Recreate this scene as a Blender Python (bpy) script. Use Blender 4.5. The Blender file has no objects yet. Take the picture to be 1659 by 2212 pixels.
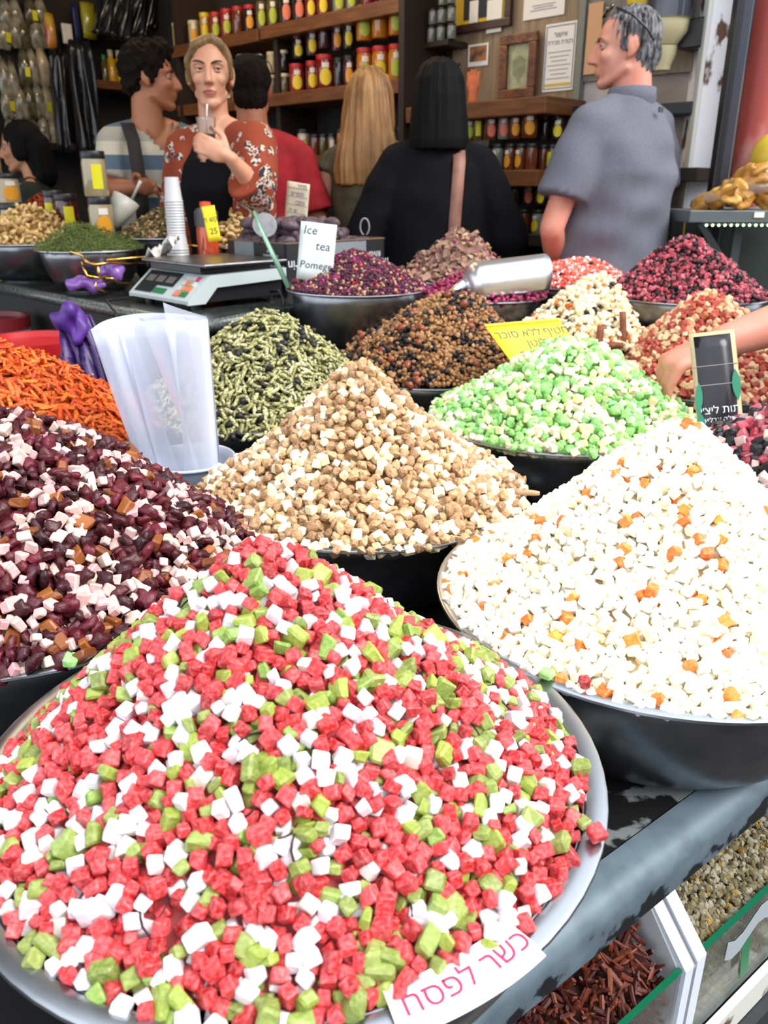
import bpy, bmesh, math, random
import numpy as np
from mathutils import Vector, Matrix, Euler, Quaternion
random.seed(7); RNG = np.random.default_rng(7)
sc = bpy.context.scene
COL = sc.collection
PI = math.pi
# ---------------------------------------------------------------- camera
F, CX, CY, PITCH, CAMZ = 1750.0, 829.5, 1106.0, math.radians(21.8), 1.27
cam_d = bpy.data.cameras.new('camera'); cam = bpy.data.objects.new('camera', cam_d); COL.objects.link(cam)
cam.location = (0, 0, CAMZ); cam.rotation_euler = (PI / 2 - PITCH, 0, 0)
cam_d.sensor_fit = 'VERTICAL'; cam_d.sensor_height = 36.0; cam_d.sensor_width = 27.0
cam_d.lens = F / 2212.0 * 36.0
cam_d.clip_start = 0.02
cam_d.dof.use_dof = True; cam_d.dof.focus_distance = 0.95; cam_d.dof.aperture_fstop = 9.0
sc.camera = cam
# ---------------------------------------------------------------- daylight, lamps, exposure
world = bpy.data.worlds.new('sky'); sc.world = world; world.use_nodes = True
wn = world.node_tree.nodes; wb = wn['Background']
wb.inputs[0].default_value = (0.86, 0.92, 1.0, 1); wb.inputs[1].default_value = 2.3
sun_d = bpy.data.lights.new('sun', 'SUN'); sun = bpy.data.objects.new('sun', sun_d); COL.objects.link(sun)
sun_d.energy = 4.0; sun_d.angle = math.radians(40); sun_d.color = (1.0, 0.96, 0.90)
sun.rotation_euler = Vector((-0.62, 0.30, -0.75)).to_track_quat('-Z', 'Y').to_euler()   # high, from the street on the right
def lamp(name, loc, e, col, r=0.12):
    d = bpy.data.lights.new(name, 'POINT'); d.energy = e; d.color = col; d.shadow_soft_size = r
    o = bpy.data.objects.new(name, d); COL.objects.link(o); o.location = loc
    return o
lamp('shop_lamp', (-1.2, 4.3, 2.75), 26, (1.0, 0.74, 0.46))
lamp('shop_lamp', (-0.2, 4.1, 2.75), 22, (1.0, 0.76, 0.50))
lamp('shop_lamp', (-1.6, 3.0, 2.75), 14, (1.0, 0.78, 0.52))
sc.view_settings.view_transform = 'Standard'; sc.view_settings.look = 'None'
sc.view_settings.gamma = 1.0; sc.view_settings.use_curve_mapping = False
sc.view_settings.exposure = 0.08
sc.cycles.transparent_max_bounces = 32
# ---------------------------------------------------------------- helpers
FW = np.array([0, math.cos(PITCH), -math.sin(PITCH)]); UP = np.array([0, math.sin(PITCH), math.cos(PITCH)])
def ray(px, py):
    return FW + np.array([1., 0, 0]) * ((px - CX) / F) - UP * ((py - CY) / F)
def at_y(px, py, Y):
    r = ray(px, py); p = np.array([0, 0, CAMZ]) + r * (Y / r[1]); return Vector(p)
def on_z(px, py, z):
    r = ray(px, py); p = np.array([0, 0, CAMZ]) + r * ((z - CAMZ) / r[2]); return Vector(p)
WA = Vector((-math.sqrt(.5), math.sqrt(.5), 0)); WM = Vector((-math.sqrt(.5), -math.sqrt(.5), 0)); WSUM = 4.77
W0 = Vector((WSUM / 2, WSUM / 2, 0))
def on_wall(px, py, off=0.0):          # the point of the back wall (or of a plane off metres before it)
    r = ray(px, py); k = (WSUM - off * math.sqrt(2)) / (r[0] + r[1]); return Vector(np.array([0, 0, CAMZ]) + r * k)
def project(p):
    q = np.asarray(p, float) - np.array([0, 0, CAMZ]); d = q @ FW
    return CX + F * q[..., 0] / d, CY - F * (q @ UP) / d, d
def lin(r, g, b):
    f = lambda c: (c / 255 / 12.92) if c / 255 <= .04045 else ((c / 255 + .055) / 1.055) ** 2.4
    return (f(r), f(g), f(b), 1.0)
MATS = {}
def node(nt, t, **kw):
    n = nt.nodes.new(t)
    for k, v in kw.items():
        if k.startswith('i_'):
            key = k[2:]; key = int(key) if key.isdigit() else key
            n.inputs[key].default_value = v
        else: setattr(n, k, v)
    return n
def base_mat(name, rough=.5, metal=0., spec=.5, coat=0., trans=0., sss=0., alpha=1.):
    m = bpy.data.materials.new(name); m.use_nodes = True; b = m.node_tree.nodes['Principled BSDF']
    b.inputs['Roughness'].default_value = rough; b.inputs['Metallic'].default_value = metal
    b.inputs['Specular IOR Level'].default_value = spec; b.inputs['Coat Weight'].default_value = coat
    b.inputs['Transmission Weight'].default_value = trans; b.inputs['Alpha'].default_value = alpha
    if sss: b.inputs['Subsurface Weight'].default_value = sss; b.inputs['Subsurface Radius'].default_value = (.004, .002, .0015); b.inputs['Subsurface Scale'].default_value = 1.0
    MATS[name] = m
    return m, m.node_tree, b
def mat(name, col, col2=None, scale=30, rough=.5, metal=0., bump=0., bscale=None, stretch=(1, 1, 1), coord='Object', detail=4, lo=.35, hi=.65, **kw):
    if name in MATS: return MATS[name]
    m, nt, b = base_mat(name, rough, metal, **kw)
    col = tuple(col) if len(col) == 4 else tuple(col) + (1,)
    b.inputs['Base Color'].default_value = col
    if col2 is not None or bump:
        tc = node(nt, 'ShaderNodeTexCoord'); mp = node(nt, 'ShaderNodeMapping'); mp.inputs['Scale'].default_value = stretch
        nt.links.new(tc.outputs[coord], mp.inputs[0])
    if col2 is not None:
        nz = node(nt, 'ShaderNodeTexNoise'); nz.inputs['Scale'].default_value = scale; nz.inputs['Detail'].default_value = detail
        nt.links.new(mp.outputs[0], nz.inputs['Vector'])
        cr = node(nt, 'ShaderNodeValToRGB'); e = cr.color_ramp.elements
        e[0].position = lo; e[1].position = hi; e[0].color = col; e[1].color = tuple(col2) if len(col2) == 4 else tuple(col2) + (1,)
        nt.links.new(nz.outputs['Fac'], cr.inputs[0]); nt.links.new(cr.outputs[0], b.inputs['Base Color'])
    if bump:
        n2 = node(nt, 'ShaderNodeTexNoise'); n2.inputs['Scale'].default_value = bscale or scale; n2.inputs['Detail'].default_value = 4
        nt.links.new(mp.outputs[0], n2.inputs['Vector'])
        bp = node(nt, 'ShaderNodeBump'); bp.inputs['Strength'].default_value = bump; bp.inputs['Distance'].default_value = .01
        nt.links.new(n2.outputs['Fac'], bp.inputs['Height']); nt.links.new(bp.outputs[0], b.inputs['Normal'])
    return m
def piece_mat(name, cols, dust=None, dust_amt=.4, rough=.5, scale=300, sss=0., spec=.4, speck=None, speck_hi=.68, bump=.25):
    """colour varies from piece to piece (per object and per mesh island), sugar or herb dust by fine noise"""
    m, nt, b = base_mat(name, rough, spec=spec, sss=sss)
    oi = node(nt, 'ShaderNodeObjectInfo'); ge = node(nt, 'ShaderNodeNewGeometry')
    ad = node(nt, 'ShaderNodeMath', operation='ADD'); fr = node(nt, 'ShaderNodeMath', operation='FRACT')
    nt.links.new(oi.outputs['Random'], ad.inputs[0]); nt.links.new(ge.outputs['Random Per Island'], ad.inputs[1]); nt.links.new(ad.outputs[0], fr.inputs[0])
    cr = node(nt, 'ShaderNodeValToRGB'); nt.links.new(fr.outputs[0], cr.inputs[0])
    el = cr.color_ramp.elements
    while len(el) < len(cols): el.new(.5)
    for i, c in enumerate(cols): el[i].position = i / max(1, len(cols) - 1); el[i].color = c
    out = cr.outputs[0]
    def layer(out, col, lo, hi, sc_, amt):
        nz = node(nt, 'ShaderNodeTexNoise'); nz.inputs['Scale'].default_value = sc_; nz.inputs['Detail'].default_value = 3
        nt.links.new(ge.outputs['Position'], nz.inputs['Vector'])
        mr = node(nt, 'ShaderNodeMapRange'); mr.inputs[1].default_value = lo; mr.inputs[2].default_value = hi; mr.inputs[4].default_value = amt
        nt.links.new(nz.outputs['Fac'], mr.inputs[0])
        mx = node(nt, 'ShaderNodeMix', data_type='RGBA'); nt.links.new(mr.outputs[0], mx.inputs[0]); nt.links.new(out, mx.inputs[6]); mx.inputs[7].default_value = col
        return mx.outputs[2]
    if dust: out = layer(out, dust, .4, .75, scale, dust_amt)
    if speck: out = layer(out, speck, speck_hi, speck_hi + .06, scale * 1.3, .9)
    nt.links.new(out, b.inputs['Base Color'])
    if bump:
        n2 = node(nt, 'ShaderNodeTexNoise'); n2.inputs['Scale'].default_value = scale; nt.links.new(ge.outputs['Position'], n2.inputs['Vector'])
        bp = node(nt, 'ShaderNodeBump'); bp.inputs['Strength'].default_value = bump; bp.inputs['Distance'].default_value = .002
        nt.links.new(n2.outputs['Fac'], bp.inputs['Height']); nt.links.new(bp.outputs[0], b.inputs['Normal'])
    return m
def tag(o, label=None, cat=None, group=None, kind=None):
    if label: o['label'] = label
    if cat: o['category'] = cat
    if group: o['group'] = group
    if kind: o['kind'] = kind
    return o
def link(o, parent=None):
    COL.objects.link(o)
    if parent is not None: o.parent = parent
    return o
def empty(name, loc=(0, 0, 0), rz=0., label=None, cat=None, group=None):
    o = bpy.data.objects.new(name, None); o.empty_display_size = .05; link(o); o.location = loc; o.rotation_euler = (0, 0, rz)
    return tag(o, label, cat, group)
def obj_from(name, me, m=None, parent=None, smooth=None):
    if m is not None and not me.materials: me.materials.append(m)
    if smooth is not None: me.polygons.foreach_set('use_smooth', [bool(smooth)] * len(me.polygons))
    return link(bpy.data.objects.new(name, me), parent)
class MB:
    """collects shapes into one mesh"""
    def __init__(s): s.bm = bmesh.new()
    def box(s, c, size, rot=None, bevel=0.):
        r = bmesh.ops.create_cube(s.bm, size=1.0); vs = r['verts']
        M = Matrix.LocRotScale(Vector(c), (rot.to_quaternion() if hasattr(rot, 'to_quaternion') else rot) if rot is not None else None, Vector(size))
        bmesh.ops.transform(s.bm, matrix=M, verts=vs)
        if bevel:
            es = list({e for v in vs for e in v.link_edges})
            bmesh.ops.bevel(s.bm, geom=es, offset=bevel, segments=2, affect='EDGES', profile=.5)
        return s
    def quad(s, pts):
        s.bm.faces.new([s.bm.verts.new(p) for p in pts]); return s
    def prism(s, pts, h):                    # pts: plan polygon (x, y) list; h = (z0, z1)
        lo = [s.bm.verts.new((x, y, h[0])) for x, y in pts]; hi = [s.bm.verts.new((x, y, h[1])) for x, y in pts]
        s.bm.faces.new(lo[::-1]); s.bm.faces.new(hi); n = len(pts)
        for i in range(n): s.bm.faces.new((lo[i], lo[(i + 1) % n], hi[(i + 1) % n], hi[i]))
        return s
    def loft(s, rings, cap=True):            # rings: list of equal-length point lists
        vs = [[s.bm.verts.new(p) for p in r] for r in rings]; n = len(vs[0])
        for a, b in zip(vs, vs[1:]):
            for i in range(n): s.bm.faces.new((a[i], a[(i + 1) % n], b[(i + 1) % n], b[i]))
        if cap: s.bm.faces.new(vs[0][::-1]); s.bm.faces.new(vs[-1])
        return s
    def lathe(s, prof, c=(0, 0, 0), seg=48, M=None):   # prof: (r, z) list, bottom to top, open ends with r == 0 get a pole
        c = Vector(c); prev = None
        T = (lambda p: M @ p + c) if M is not None else (lambda p: p + c)
        for r, z in prof:
            cur = [s.bm.verts.new(T(Vector((0, 0, z))))] if r < 1e-6 else [s.bm.verts.new(T(Vector((r * math.cos(2 * PI * i / seg), r * math.sin(2 * PI * i / seg), z)))) for i in range(seg)]
            if prev:
                if len(prev) == 1 and len(cur) > 1:
                    for i in range(seg): s.bm.faces.new((prev[0], cur[(i + 1) % seg], cur[i]))
                elif len(cur) == 1 and len(prev) > 1:
                    for i in range(seg): s.bm.faces.new((prev[i], prev[(i + 1) % seg], cur[0]))
                elif len(cur) > 1:
                    for i in range(seg): s.bm.faces.new((prev[i], prev[(i + 1) % seg], cur[(i + 1) % seg], cur[i]))
            prev = cur
        return s
    def tube(s, pts, r, seg=8, cap=True, flat=None):
        pts = [Vector(p) for p in pts]; rs = r if isinstance(r, (list, tuple)) else [r] * len(pts)
        rings = []; up = None
        for i, p in enumerate(pts):
            d = (pts[min(i + 1, len(pts) - 1)] - pts[max(i - 1, 0)]).normalized()
            if up is None: up = Vector((0, 0, 1)) if abs(d.z) < .9 else Vector((1, 0, 0))
            sd = d.cross(up).normalized(); up = sd.cross(d).normalized()
            k = flat or 1.0
            rings.append([p + (sd * math.cos(2 * PI * j / seg) + up * math.sin(2 * PI * j / seg) * k) * rs[i] for j in range(seg)])
        return s.loft(rings, cap)
    def sphere(s, c, r, sub=2, rot=None):
        res = bmesh.ops.create_icosphere(s.bm, subdivisions=sub, radius=1.0); r = (r, r, r) if isinstance(r, (int, float)) else r
        bmesh.ops.transform(s.bm, matrix=Matrix.LocRotScale(Vector(c), rot.to_quaternion() if hasattr(rot, 'to_quaternion') else rot, Vector(r)), verts=res['verts']); return s
    def sheet(s, grid, th=.001):             # grid[i][j] points -> thin sheet with thickness
        P = [[Vector(p) for p in r] for r in grid]; n, m_ = len(P), len(P[0])
        def nrm(i, j):
            a = P[min(i + 1, n - 1)][j] - P[max(i - 1, 0)][j]; b = P[i][min(j + 1, m_ - 1)] - P[i][max(j - 1, 0)]
            q = a.cross(b); return q.normalized() if q.length > 1e-12 else Vector((0, 0, 1))
        A = [[s.bm.verts.new(P[i][j] + nrm(i, j) * th / 2) for j in range(m_)] for i in range(n)]
        B = [[s.bm.verts.new(P[i][j] - nrm(i, j) * th / 2) for j in range(m_)] for i in range(n)]
        for i in range(n - 1):
            for j in range(m_ - 1):
                s.bm.faces.new((A[i][j], A[i + 1][j], A[i + 1][j + 1], A[i][j + 1])); s.bm.faces.new((B[i][j], B[i][j + 1], B[i + 1][j + 1], B[i + 1][j]))
        edge = [(i, 0) for i in range(n)] + [(n - 1, j) for j in range(1, m_)] + [(i, m_ - 1) for i in range(n - 2, -1, -1)] + [(0, j) for j in range(m_ - 2, 0, -1)]
        for k in range(len(edge)):
            (i, j), (i2, j2) = edge[k], edge[(k + 1) % len(edge)]
            s.bm.faces.new((A[i][j], A[i2][j2], B[i2][j2], B[i][j]))
        return s
    def mesh(s, name='mesh', fix=True):
        if fix: bmesh.ops.recalc_face_normals(s.bm, faces=s.bm.faces)
        me = bpy.data.meshes.new(name); s.bm.to_mesh(me); s.bm.free(); return me
    def obj(s, name, m, parent=None, smooth=False, fix=True):
        me = s.mesh(name, fix)
        o = obj_from(name, me, m, parent, smooth)
        if smooth == 'auto': me.polygons.foreach_set('use_smooth', [True] * len(me.polygons)); me.set_sharp_from_angle(angle=math.radians(40))
        return o
def fill_glyphs(to, dg, extrude):
    """letters drawn from overlapping strokes: every outer contour is filled by itself, with the holes that lie in it"""
    src = to.to_curve(dg); C = []
    for sp in src.splines:
        P = [p.co.copy() for p in sp.bezier_points] if sp.type == 'BEZIER' else [p.co.to_3d() for p in sp.points]
        n = len(P); ar = sum(P[k].x * P[(k + 1) % n].y - P[(k + 1) % n].x * P[k].y for k in range(n)) / 2
        bz = [(p.co.copy(), p.handle_left.copy(), p.handle_right.copy()) for p in sp.bezier_points] if sp.type == 'BEZIER' else [(p, p, p) for p in P]
        C.append((ar, P, bz))
    to.to_curve_clear()
    sign = 1 if sum(c[0] for c in C) > 0 else -1
    def inside(q, P):
        r = False; n = len(P)
        for k in range(n):
            a, b = P[k], P[(k + 1) % n]
            if (a.y > q.y) != (b.y > q.y) and q.x < (b.x - a.x) * (q.y - a.y) / (b.y - a.y) + a.x: r = not r
        return r
    outer = [c for c in C if c[0] * sign > 0]; holes = [c for c in C if c[0] * sign <= 0]; bm = bmesh.new()
    for o_ in outer:
        cu = bpy.data.curves.new('glyph', 'CURVE'); cu.dimensions = '2D'; cu.fill_mode = 'BOTH'; cu.extrude = extrude; cu.resolution_u = 3
        for c in [o_] + [h_ for h_ in holes if inside(h_[1][0], o_[1])]:
            sp = cu.splines.new('BEZIER'); sp.bezier_points.add(len(c[2]) - 1); sp.use_cyclic_u = True
            for p, (co, hl, hr) in zip(sp.bezier_points, c[2]): p.handle_left_type = p.handle_right_type = 'FREE'; p.co, p.handle_left, p.handle_right = co, hl, hr
        ob = bpy.data.objects.new('glyph', cu)
        m_ = bpy.data.meshes.new_from_object(ob); bm.from_mesh(m_)
        bpy.data.objects.remove(ob); bpy.data.curves.remove(cu); bpy.data.meshes.remove(m_)
    me = bpy.data.meshes.new('lettering'); bm.to_mesh(me); bm.free(); return me
def text_part(body, m, parent, M, size=.02, name='lettering', align='CENTER', extrude=.0002, shear=0., rtl=False, spacing=1.):
    cu = bpy.data.curves.new(name, 'FONT'); cu.body = '\n'.join(l[::-1] for l in body.split('\n')) if rtl else body
    cu.size = size; cu.align_x = align; cu.align_y = 'CENTER'; cu.extrude = extrude; cu.shear = shear; cu.resolution_u = 2; cu.space_character = spacing
    to = bpy.data.objects.new('tmp', cu); COL.objects.link(to)
    dg = bpy.context.evaluated_depsgraph_get()
    if rtl: me = fill_glyphs(to, dg, extrude)
    else: me = bpy.data.meshes.new_from_object(to.evaluated_get(dg))
    bpy.data.objects.remove(to); bpy.data.curves.remove(cu)
    me.materials.clear(); o = obj_from(name, me, m, parent); o.matrix_local = M
    return o
def frame_mat(o, x, y):                     # matrix with given origin, x axis and y axis
    x = Vector(x).normalized(); z = x.cross(Vector(y)).normalized(); y = z.cross(x)
    M = Matrix((x, y, z)).transposed().to_4x4(); M.translation = Vector(o); return M
# ---------------------------------------------------------------- materials of the setting
BLACK = mat('black_plastic', (.012, .012, .014), rough=.35)
DARKMETAL = mat('dark_metal', (.03, .033, .037), (.06, .065, .07), scale=6, rough=.4, metal=.6)
STEEL = mat('brushed_steel', (.20, .205, .22), (.27, .275, .29), scale=25, rough=.30, metal=1.0, bump=.03, bscale=60)
STEELRIM = mat('steel_rim', (.40, .42, .45), rough=.30, metal=1.0)
WOOD = mat('brown_shelf_wood', lin(124, 76, 38), lin(96, 56, 26), scale=7, stretch=(1, 1, 9), rough=.5)
PANEL = mat('beige_panel_wood', lin(150, 128, 98), lin(122, 100, 74), scale=3, stretch=(14, 14, .8), rough=.55)
PLASTER = mat('grey_plaster', lin(196, 186, 180), lin(150, 140, 134), scale=3, rough=.8, bump=.2, bscale=20)
WHITEPAINT = mat('peeling_white_paint', lin(228, 228, 232), lin(96, 66, 48), scale=16, stretch=(1, 1, .5), rough=.7, lo=.56, hi=.62, bump=.5, bscale=30, detail=8)
PAPER = mat('white_paper', lin(232, 228, 218), rough=.8)
INK = mat('dark_ink', lin(38, 38, 58), rough=.7)
YELLOW = mat('yellow_card', lin(244, 222, 40), rough=.6)
WHITEPL = mat('white_plastic', lin(226, 228, 230), rough=.35)
# ---------------------------------------------------------------- the setting
EU = Vector((.793, .610, 0)); EN = Vector((-.610, .793, 0)); E0 = Vector((.097, .471, 0))
def tp(s, w, z=0.): v = E0 + EU * s + EN * w; return Vector((v.x, v.y, z))
def struct(o): o['kind'] = 'structure'; return o
struct(MB().box((0, 3, -.05), (16, 16, .1)).obj('floor', mat('dark_paving', lin(44, 42, 41), lin(32, 31, 30), scale=5, rough=.7)))
wl = W0 + WA * 5.0; wr = W0 - WA * 1.45
def wall_box(name, a, b, th, z0, z1, m, side):
    d = (b - a); L = d.length; d.normalize(); n = Vector((-d.y, d.x, 0)) * side; c = (a + b) / 2 + n * th / 2
    return struct(MB().box((c.x, c.y, (z0 + z1) / 2), (L, th, z1 - z0), Euler((0, 0, math.atan2(d.y, d.x)))).obj(name, m))
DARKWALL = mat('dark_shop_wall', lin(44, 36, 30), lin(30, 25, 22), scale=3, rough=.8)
cor = W0 + WA * 5.78                                  # corner of the back wall and the left wall
pa = on_wall(985, 100); pb = on_wall(1522, 100)
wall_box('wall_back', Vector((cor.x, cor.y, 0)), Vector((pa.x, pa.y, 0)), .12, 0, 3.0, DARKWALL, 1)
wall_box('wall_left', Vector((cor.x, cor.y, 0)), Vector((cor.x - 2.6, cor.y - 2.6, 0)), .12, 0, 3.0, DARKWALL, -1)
wall_box('wall_right', Vector((pa.x, pa.y, 0)), Vector((pb.x, pb.y, 0)), .12, 0, 3.0, PLASTER, 1)
cl = [tp(-3.2, 1.45), tp(4.2, 1.45), tp(4.2, 6.5), tp(-3.2, 6.5)]
struct(MB().prism([(p.x, p.y) for p in cl], (3.0, 3.1)).obj('ceiling', mat('shop_ceiling', lin(70, 62, 54), rough=.9)))
a, b = tp(-6, -4.5), tp(6, -4.5)
wall_box('wall_street', a, b, .2, 0, 2.9, mat('street_wall', lin(84, 80, 76), lin(60, 58, 54), scale=2, rough=.9), -1)
# ---------------------------------------------------------------- tables
def counter_edge(s0, s1, z, r, m, name, parent):        # rounded sheet-metal front edge of a table
    prof = []
    for k in range(9):
        t = k / 8 * PI / 2; prof.append((r - r * math.sin(t), z - r + r * math.cos(t)))
    prof = [(.040, z)] + prof + [(0, z - .055), (.004, z - .058), (.006, z - .05)]
    prof = prof + [(.040, z - .006)]
    rings = [[tp(s, w, zz) for w, zz in prof] for s in np.linspace(s0, s1, 24)]
    return MB().loft(rings).obj(name, m, parent, 'auto')
m, nt, bs = base_mat('worn_table_metal', .6, .0, spec=.25)
tc = node(nt, 'ShaderNodeTexCoord'); n1 = node(nt, 'ShaderNodeTexNoise'); n1.inputs['Scale'].default_value = 16; n1.inputs['Detail'].default_value = 7
nt.links.new(tc.outputs['Object'], n1.inputs['Vector'])
cr = node(nt, 'ShaderNodeValToRGB'); e = cr.color_ramp.elements; e[0].position = .60; e[1].position = .63; e[0].color = lin(18, 18, 19); e[1].color = lin(112, 116, 116)
vd = node(nt, 'ShaderNodeVectorMath', operation='DOT_PRODUCT'); vd.inputs[1].default_value = tuple(EN); nt.links.new(tc.outputs['Object'], vd.inputs[0])
mr = node(nt, 'ShaderNodeMapRange'); w0_ = E0.dot(EN); mr.inputs[1].default_value = w0_ + .02; mr.inputs[2].default_value = w0_ + .20; mr.inputs[3].default_value = .13; mr.inputs[4].default_value = -.03; nt.links.new(vd.outputs['Value'], mr.inputs[0])
ad = node(nt, 'ShaderNodeMath', operation='ADD'); nt.links.new(n1.outputs[0], ad.inputs[0]); nt.links.new(mr.outputs[0], ad.inputs[1])
nt.links.new(ad.outputs[0], cr.inputs[0]); nt.links.new(cr.outputs[0], bs.inputs['Base Color'])
TABLETOP = m
m, nt, bs = base_mat('worn_edge_metal', .5, .1, spec=.4)
tc = node(nt, 'ShaderNodeTexCoord'); n1 = node(nt, 'ShaderNodeTexNoise'); n1.inputs['Scale'].default_value = 22; n1.inputs['Detail'].default_value = 8
nt.links.new(tc.outputs['Object'], n1.inputs['Vector'])
cr = node(nt, 'ShaderNodeValToRGB'); e = cr.color_ramp.elements; e[0].position = .43; e[1].position = .47; e[0].color = lin(20, 21, 23); e[1].color = lin(80, 94, 104); e3_ = e.new(.68); e3_.color = lin(98, 114, 124)
sx = node(nt, 'ShaderNodeSeparateXYZ'); nt.links.new(tc.outputs['Object'], sx.inputs[0]); mr = node(nt, 'ShaderNodeMapRange'); mr.inputs[1].default_value = .612; mr.inputs[2].default_value = .645; mr.inputs[3].default_value = -.06; mr.inputs[4].default_value = .14; nt.links.new(sx.outputs['Z'], mr.inputs[0])
ad = node(nt, 'ShaderNodeMath', operation='ADD'); nt.links.new(n1.outputs[0], ad.inputs[0]); nt.links.new(mr.outputs[0], ad.inputs[1])
nt.links.new(ad.outputs[0], cr.inputs[0]); nt.links.new(cr.outputs[0], bs.inputs['Base Color'])
TABLEEDGE = m
TZ = .66
table = empty('display_table', tp(.3, .8), label='black sheet metal display table with worn rounded edge under the front bowls', cat='table')
table.location = (0, 0, 0)
tpoly = [tuple(tp(-1.0, .039))[:2], tuple(tp(1.75, .039))[:2], (1.30, 2.70), (.95, 3.06), (.08, 3.14), (-.12, 2.80), (-.42, 2.16), (-.95, 1.95), tuple(tp(-1.0, 1.0))[:2]]
MB().prism(tpoly, (TZ - .03, TZ)).obj('table_top', TABLETOP, table)
counter_edge(-1.0, 1.75, TZ, .022, TABLEEDGE, 'edge_strip', table)
for p in (tp(-.9, .5), tp(1.65, .3), Vector((1.2, 2.6, 0)), Vector((-.9, 1.8, 0)), Vector((.1, 3.0, 0)), Vector((.9, 2.9, 0))):
     MB().box((p.x, p.y, (TZ - .03) / 2), (.05, .05, TZ - .03), Euler((0, 0, .655))).obj('leg', DARKMETAL, table)
# raised step at the back of the table
riser = empty('display_riser', (0, 0, 0), 0, label='low black riser carrying the rear row of tea bowls', cat='riser')
rp = [(-.24, 2.40), (.02, 2.46), (.16, 2.44), (.45, 2.46), (.64, 2.52), (.72, 2.34), (.90, 2.28), (1.12, 2.30), (1.24, 2.60), (.90, 3.02), (.10, 3.10), (-.05, 2.80)]
MB().prism(rp, (.80, .83)).obj('riser_top', TABLETOP, riser)
for x, y in ((-.18, 2.46), (.14, 3.04), (.9, 2.95), (1.08, 2.36), (.55, 2.56)):
    MB().box((x, y, .731), (.04, .04, .14)).obj('leg', DARKMETAL, riser)
# ---------------------------------------------------------------- bowls
def bowl(c, R, zr, h, label, tilt=None, bottom=.76, m=None):
    o = empty('steel_bowl', (c[0], c[1], zr - h), 0, label, 'bowl')
    rb = R * bottom
    prof = [(0, .002), (rb * .9, .002)]
    for k in range(9):
        t = k / 8; prof.append((rb * .9 + (R - .018 - rb * .9) * (math.sin(t * PI / 2) ** 1.15), .002 + (h - .006) * (1 - math.cos(t * PI / 2)) ** .85))
    inner = [(max(r - .0016, 0), z + .0016) for r, z in prof][::-1]
    MB().lathe(prof + inner, seg=72).obj('bowl_wall', m or STEEL, o, True)
    rim = [(R - .0195, h - .008), (R - .0165, h - .0015), (R - .003, h + .0006), (R, h - .001), (R + .0006, h - .0035), (R - .001, h - .005), (R - .004, h - .0042), (R - .0160, h - .0045), (R - .0195, h - .0095), (R - .0195, h - .008)]
    MB().lathe(rim, seg=72).obj('rim', STEELRIM, o, 'auto')
    if tilt: o.rotation_euler = tilt
    return o
# ---------------------------------------------------------------- pieces
def arr(me):
    n = len(me.vertices); v = np.empty(n * 3); me.vertices.foreach_get('co', v)
    ls = np.empty(len(me.polygons), int); lt = np.empty(len(me.polygons), int); lv = np.empty(len(me.loops), int)
    me.polygons.foreach_get('loop_start', ls); me.polygons.foreach_get('loop_total', lt); me.loops.foreach_get('vertex_index', lv)
    return v.reshape(-1, 3), ls, lt, lv
def p_cube(seed, jit=.10, bev=.10, asp=(1, 1, 1)):
    r = random.Random(seed); bm = bmesh.new(); bmesh.ops.create_cube(bm, size=1)
    a = [x * r.uniform(.82, 1.15) for x in asp]
    for v in bm.verts: v.co = Vector((v.co.x * a[0] + r.uniform(-jit, jit), v.co.y * a[1] + r.uniform(-jit, jit), v.co.z * a[2] + r.uniform(-jit, jit)))
    bmesh.ops.bevel(bm, geom=bm.edges[:], offset=bev, segments=1, affect='EDGES')
    me = bpy.data.meshes.new('cube_piece'); bm.to_mesh(me); bm.free(); return me
def p_blob(seed, asp=(1, 1, 1), jit=.16, sub=2, smooth=False):
    r = random.Random(seed); bm = bmesh.new(); bmesh.ops.create_icosphere(bm, subdivisions=sub, radius=.55)
    ph = [r.uniform(0, 6) for _ in range(6)]
    for v in bm.verts:
        c = v.co; k = 1 + jit * (math.sin(c.x * 7 + ph[0]) + math.sin(c.y * 7 + ph[1]) + math.sin(c.z * 7 + ph[2])) * .6 + r.uniform(-jit, jit) * .5
        v.co = Vector((c.x * asp[0] * k, c.y * asp[1] * k, c.z * asp[2] * k))
    me = bpy.data.meshes.new('chunk_piece'); bm.to_mesh(me); bm.free()
    if smooth: me.polygons.foreach_set('use_smooth', [True] * len(me.polygons))
    return me
def p_berry(seed, sub=2):                     # wrinkled, dented dried berry
    r = random.Random(seed); bm = bmesh.new(); bmesh.ops.create_icosphere(bm, subdivisions=sub, radius=.55)
    ph = r.uniform(0, 6); k = r.choice((2, 3))
    for v in bm.verts:
        c = v.co; a = math.atan2(c.y, c.x); f = 1 + .20 * math.sin(k * 2 * a + ph + c.z * 6) + .10 * math.sin(c.x * 11 + ph) + r.uniform(-.17, .17)
        d = 1 - .55 * math.exp(-((c.x ** 2 + c.y ** 2) / .06))
        v.co = Vector((c.x * f * 1.15, c.y * f * .9, c.z * f * .62 * (d if c.z > 0 else 1)))
    me = bpy.data.meshes.new('berry_piece'); bm.to_mesh(me); bm.free(); me.polygons.foreach_set('use_smooth', [True] * len(me.polygons)); return me
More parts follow.
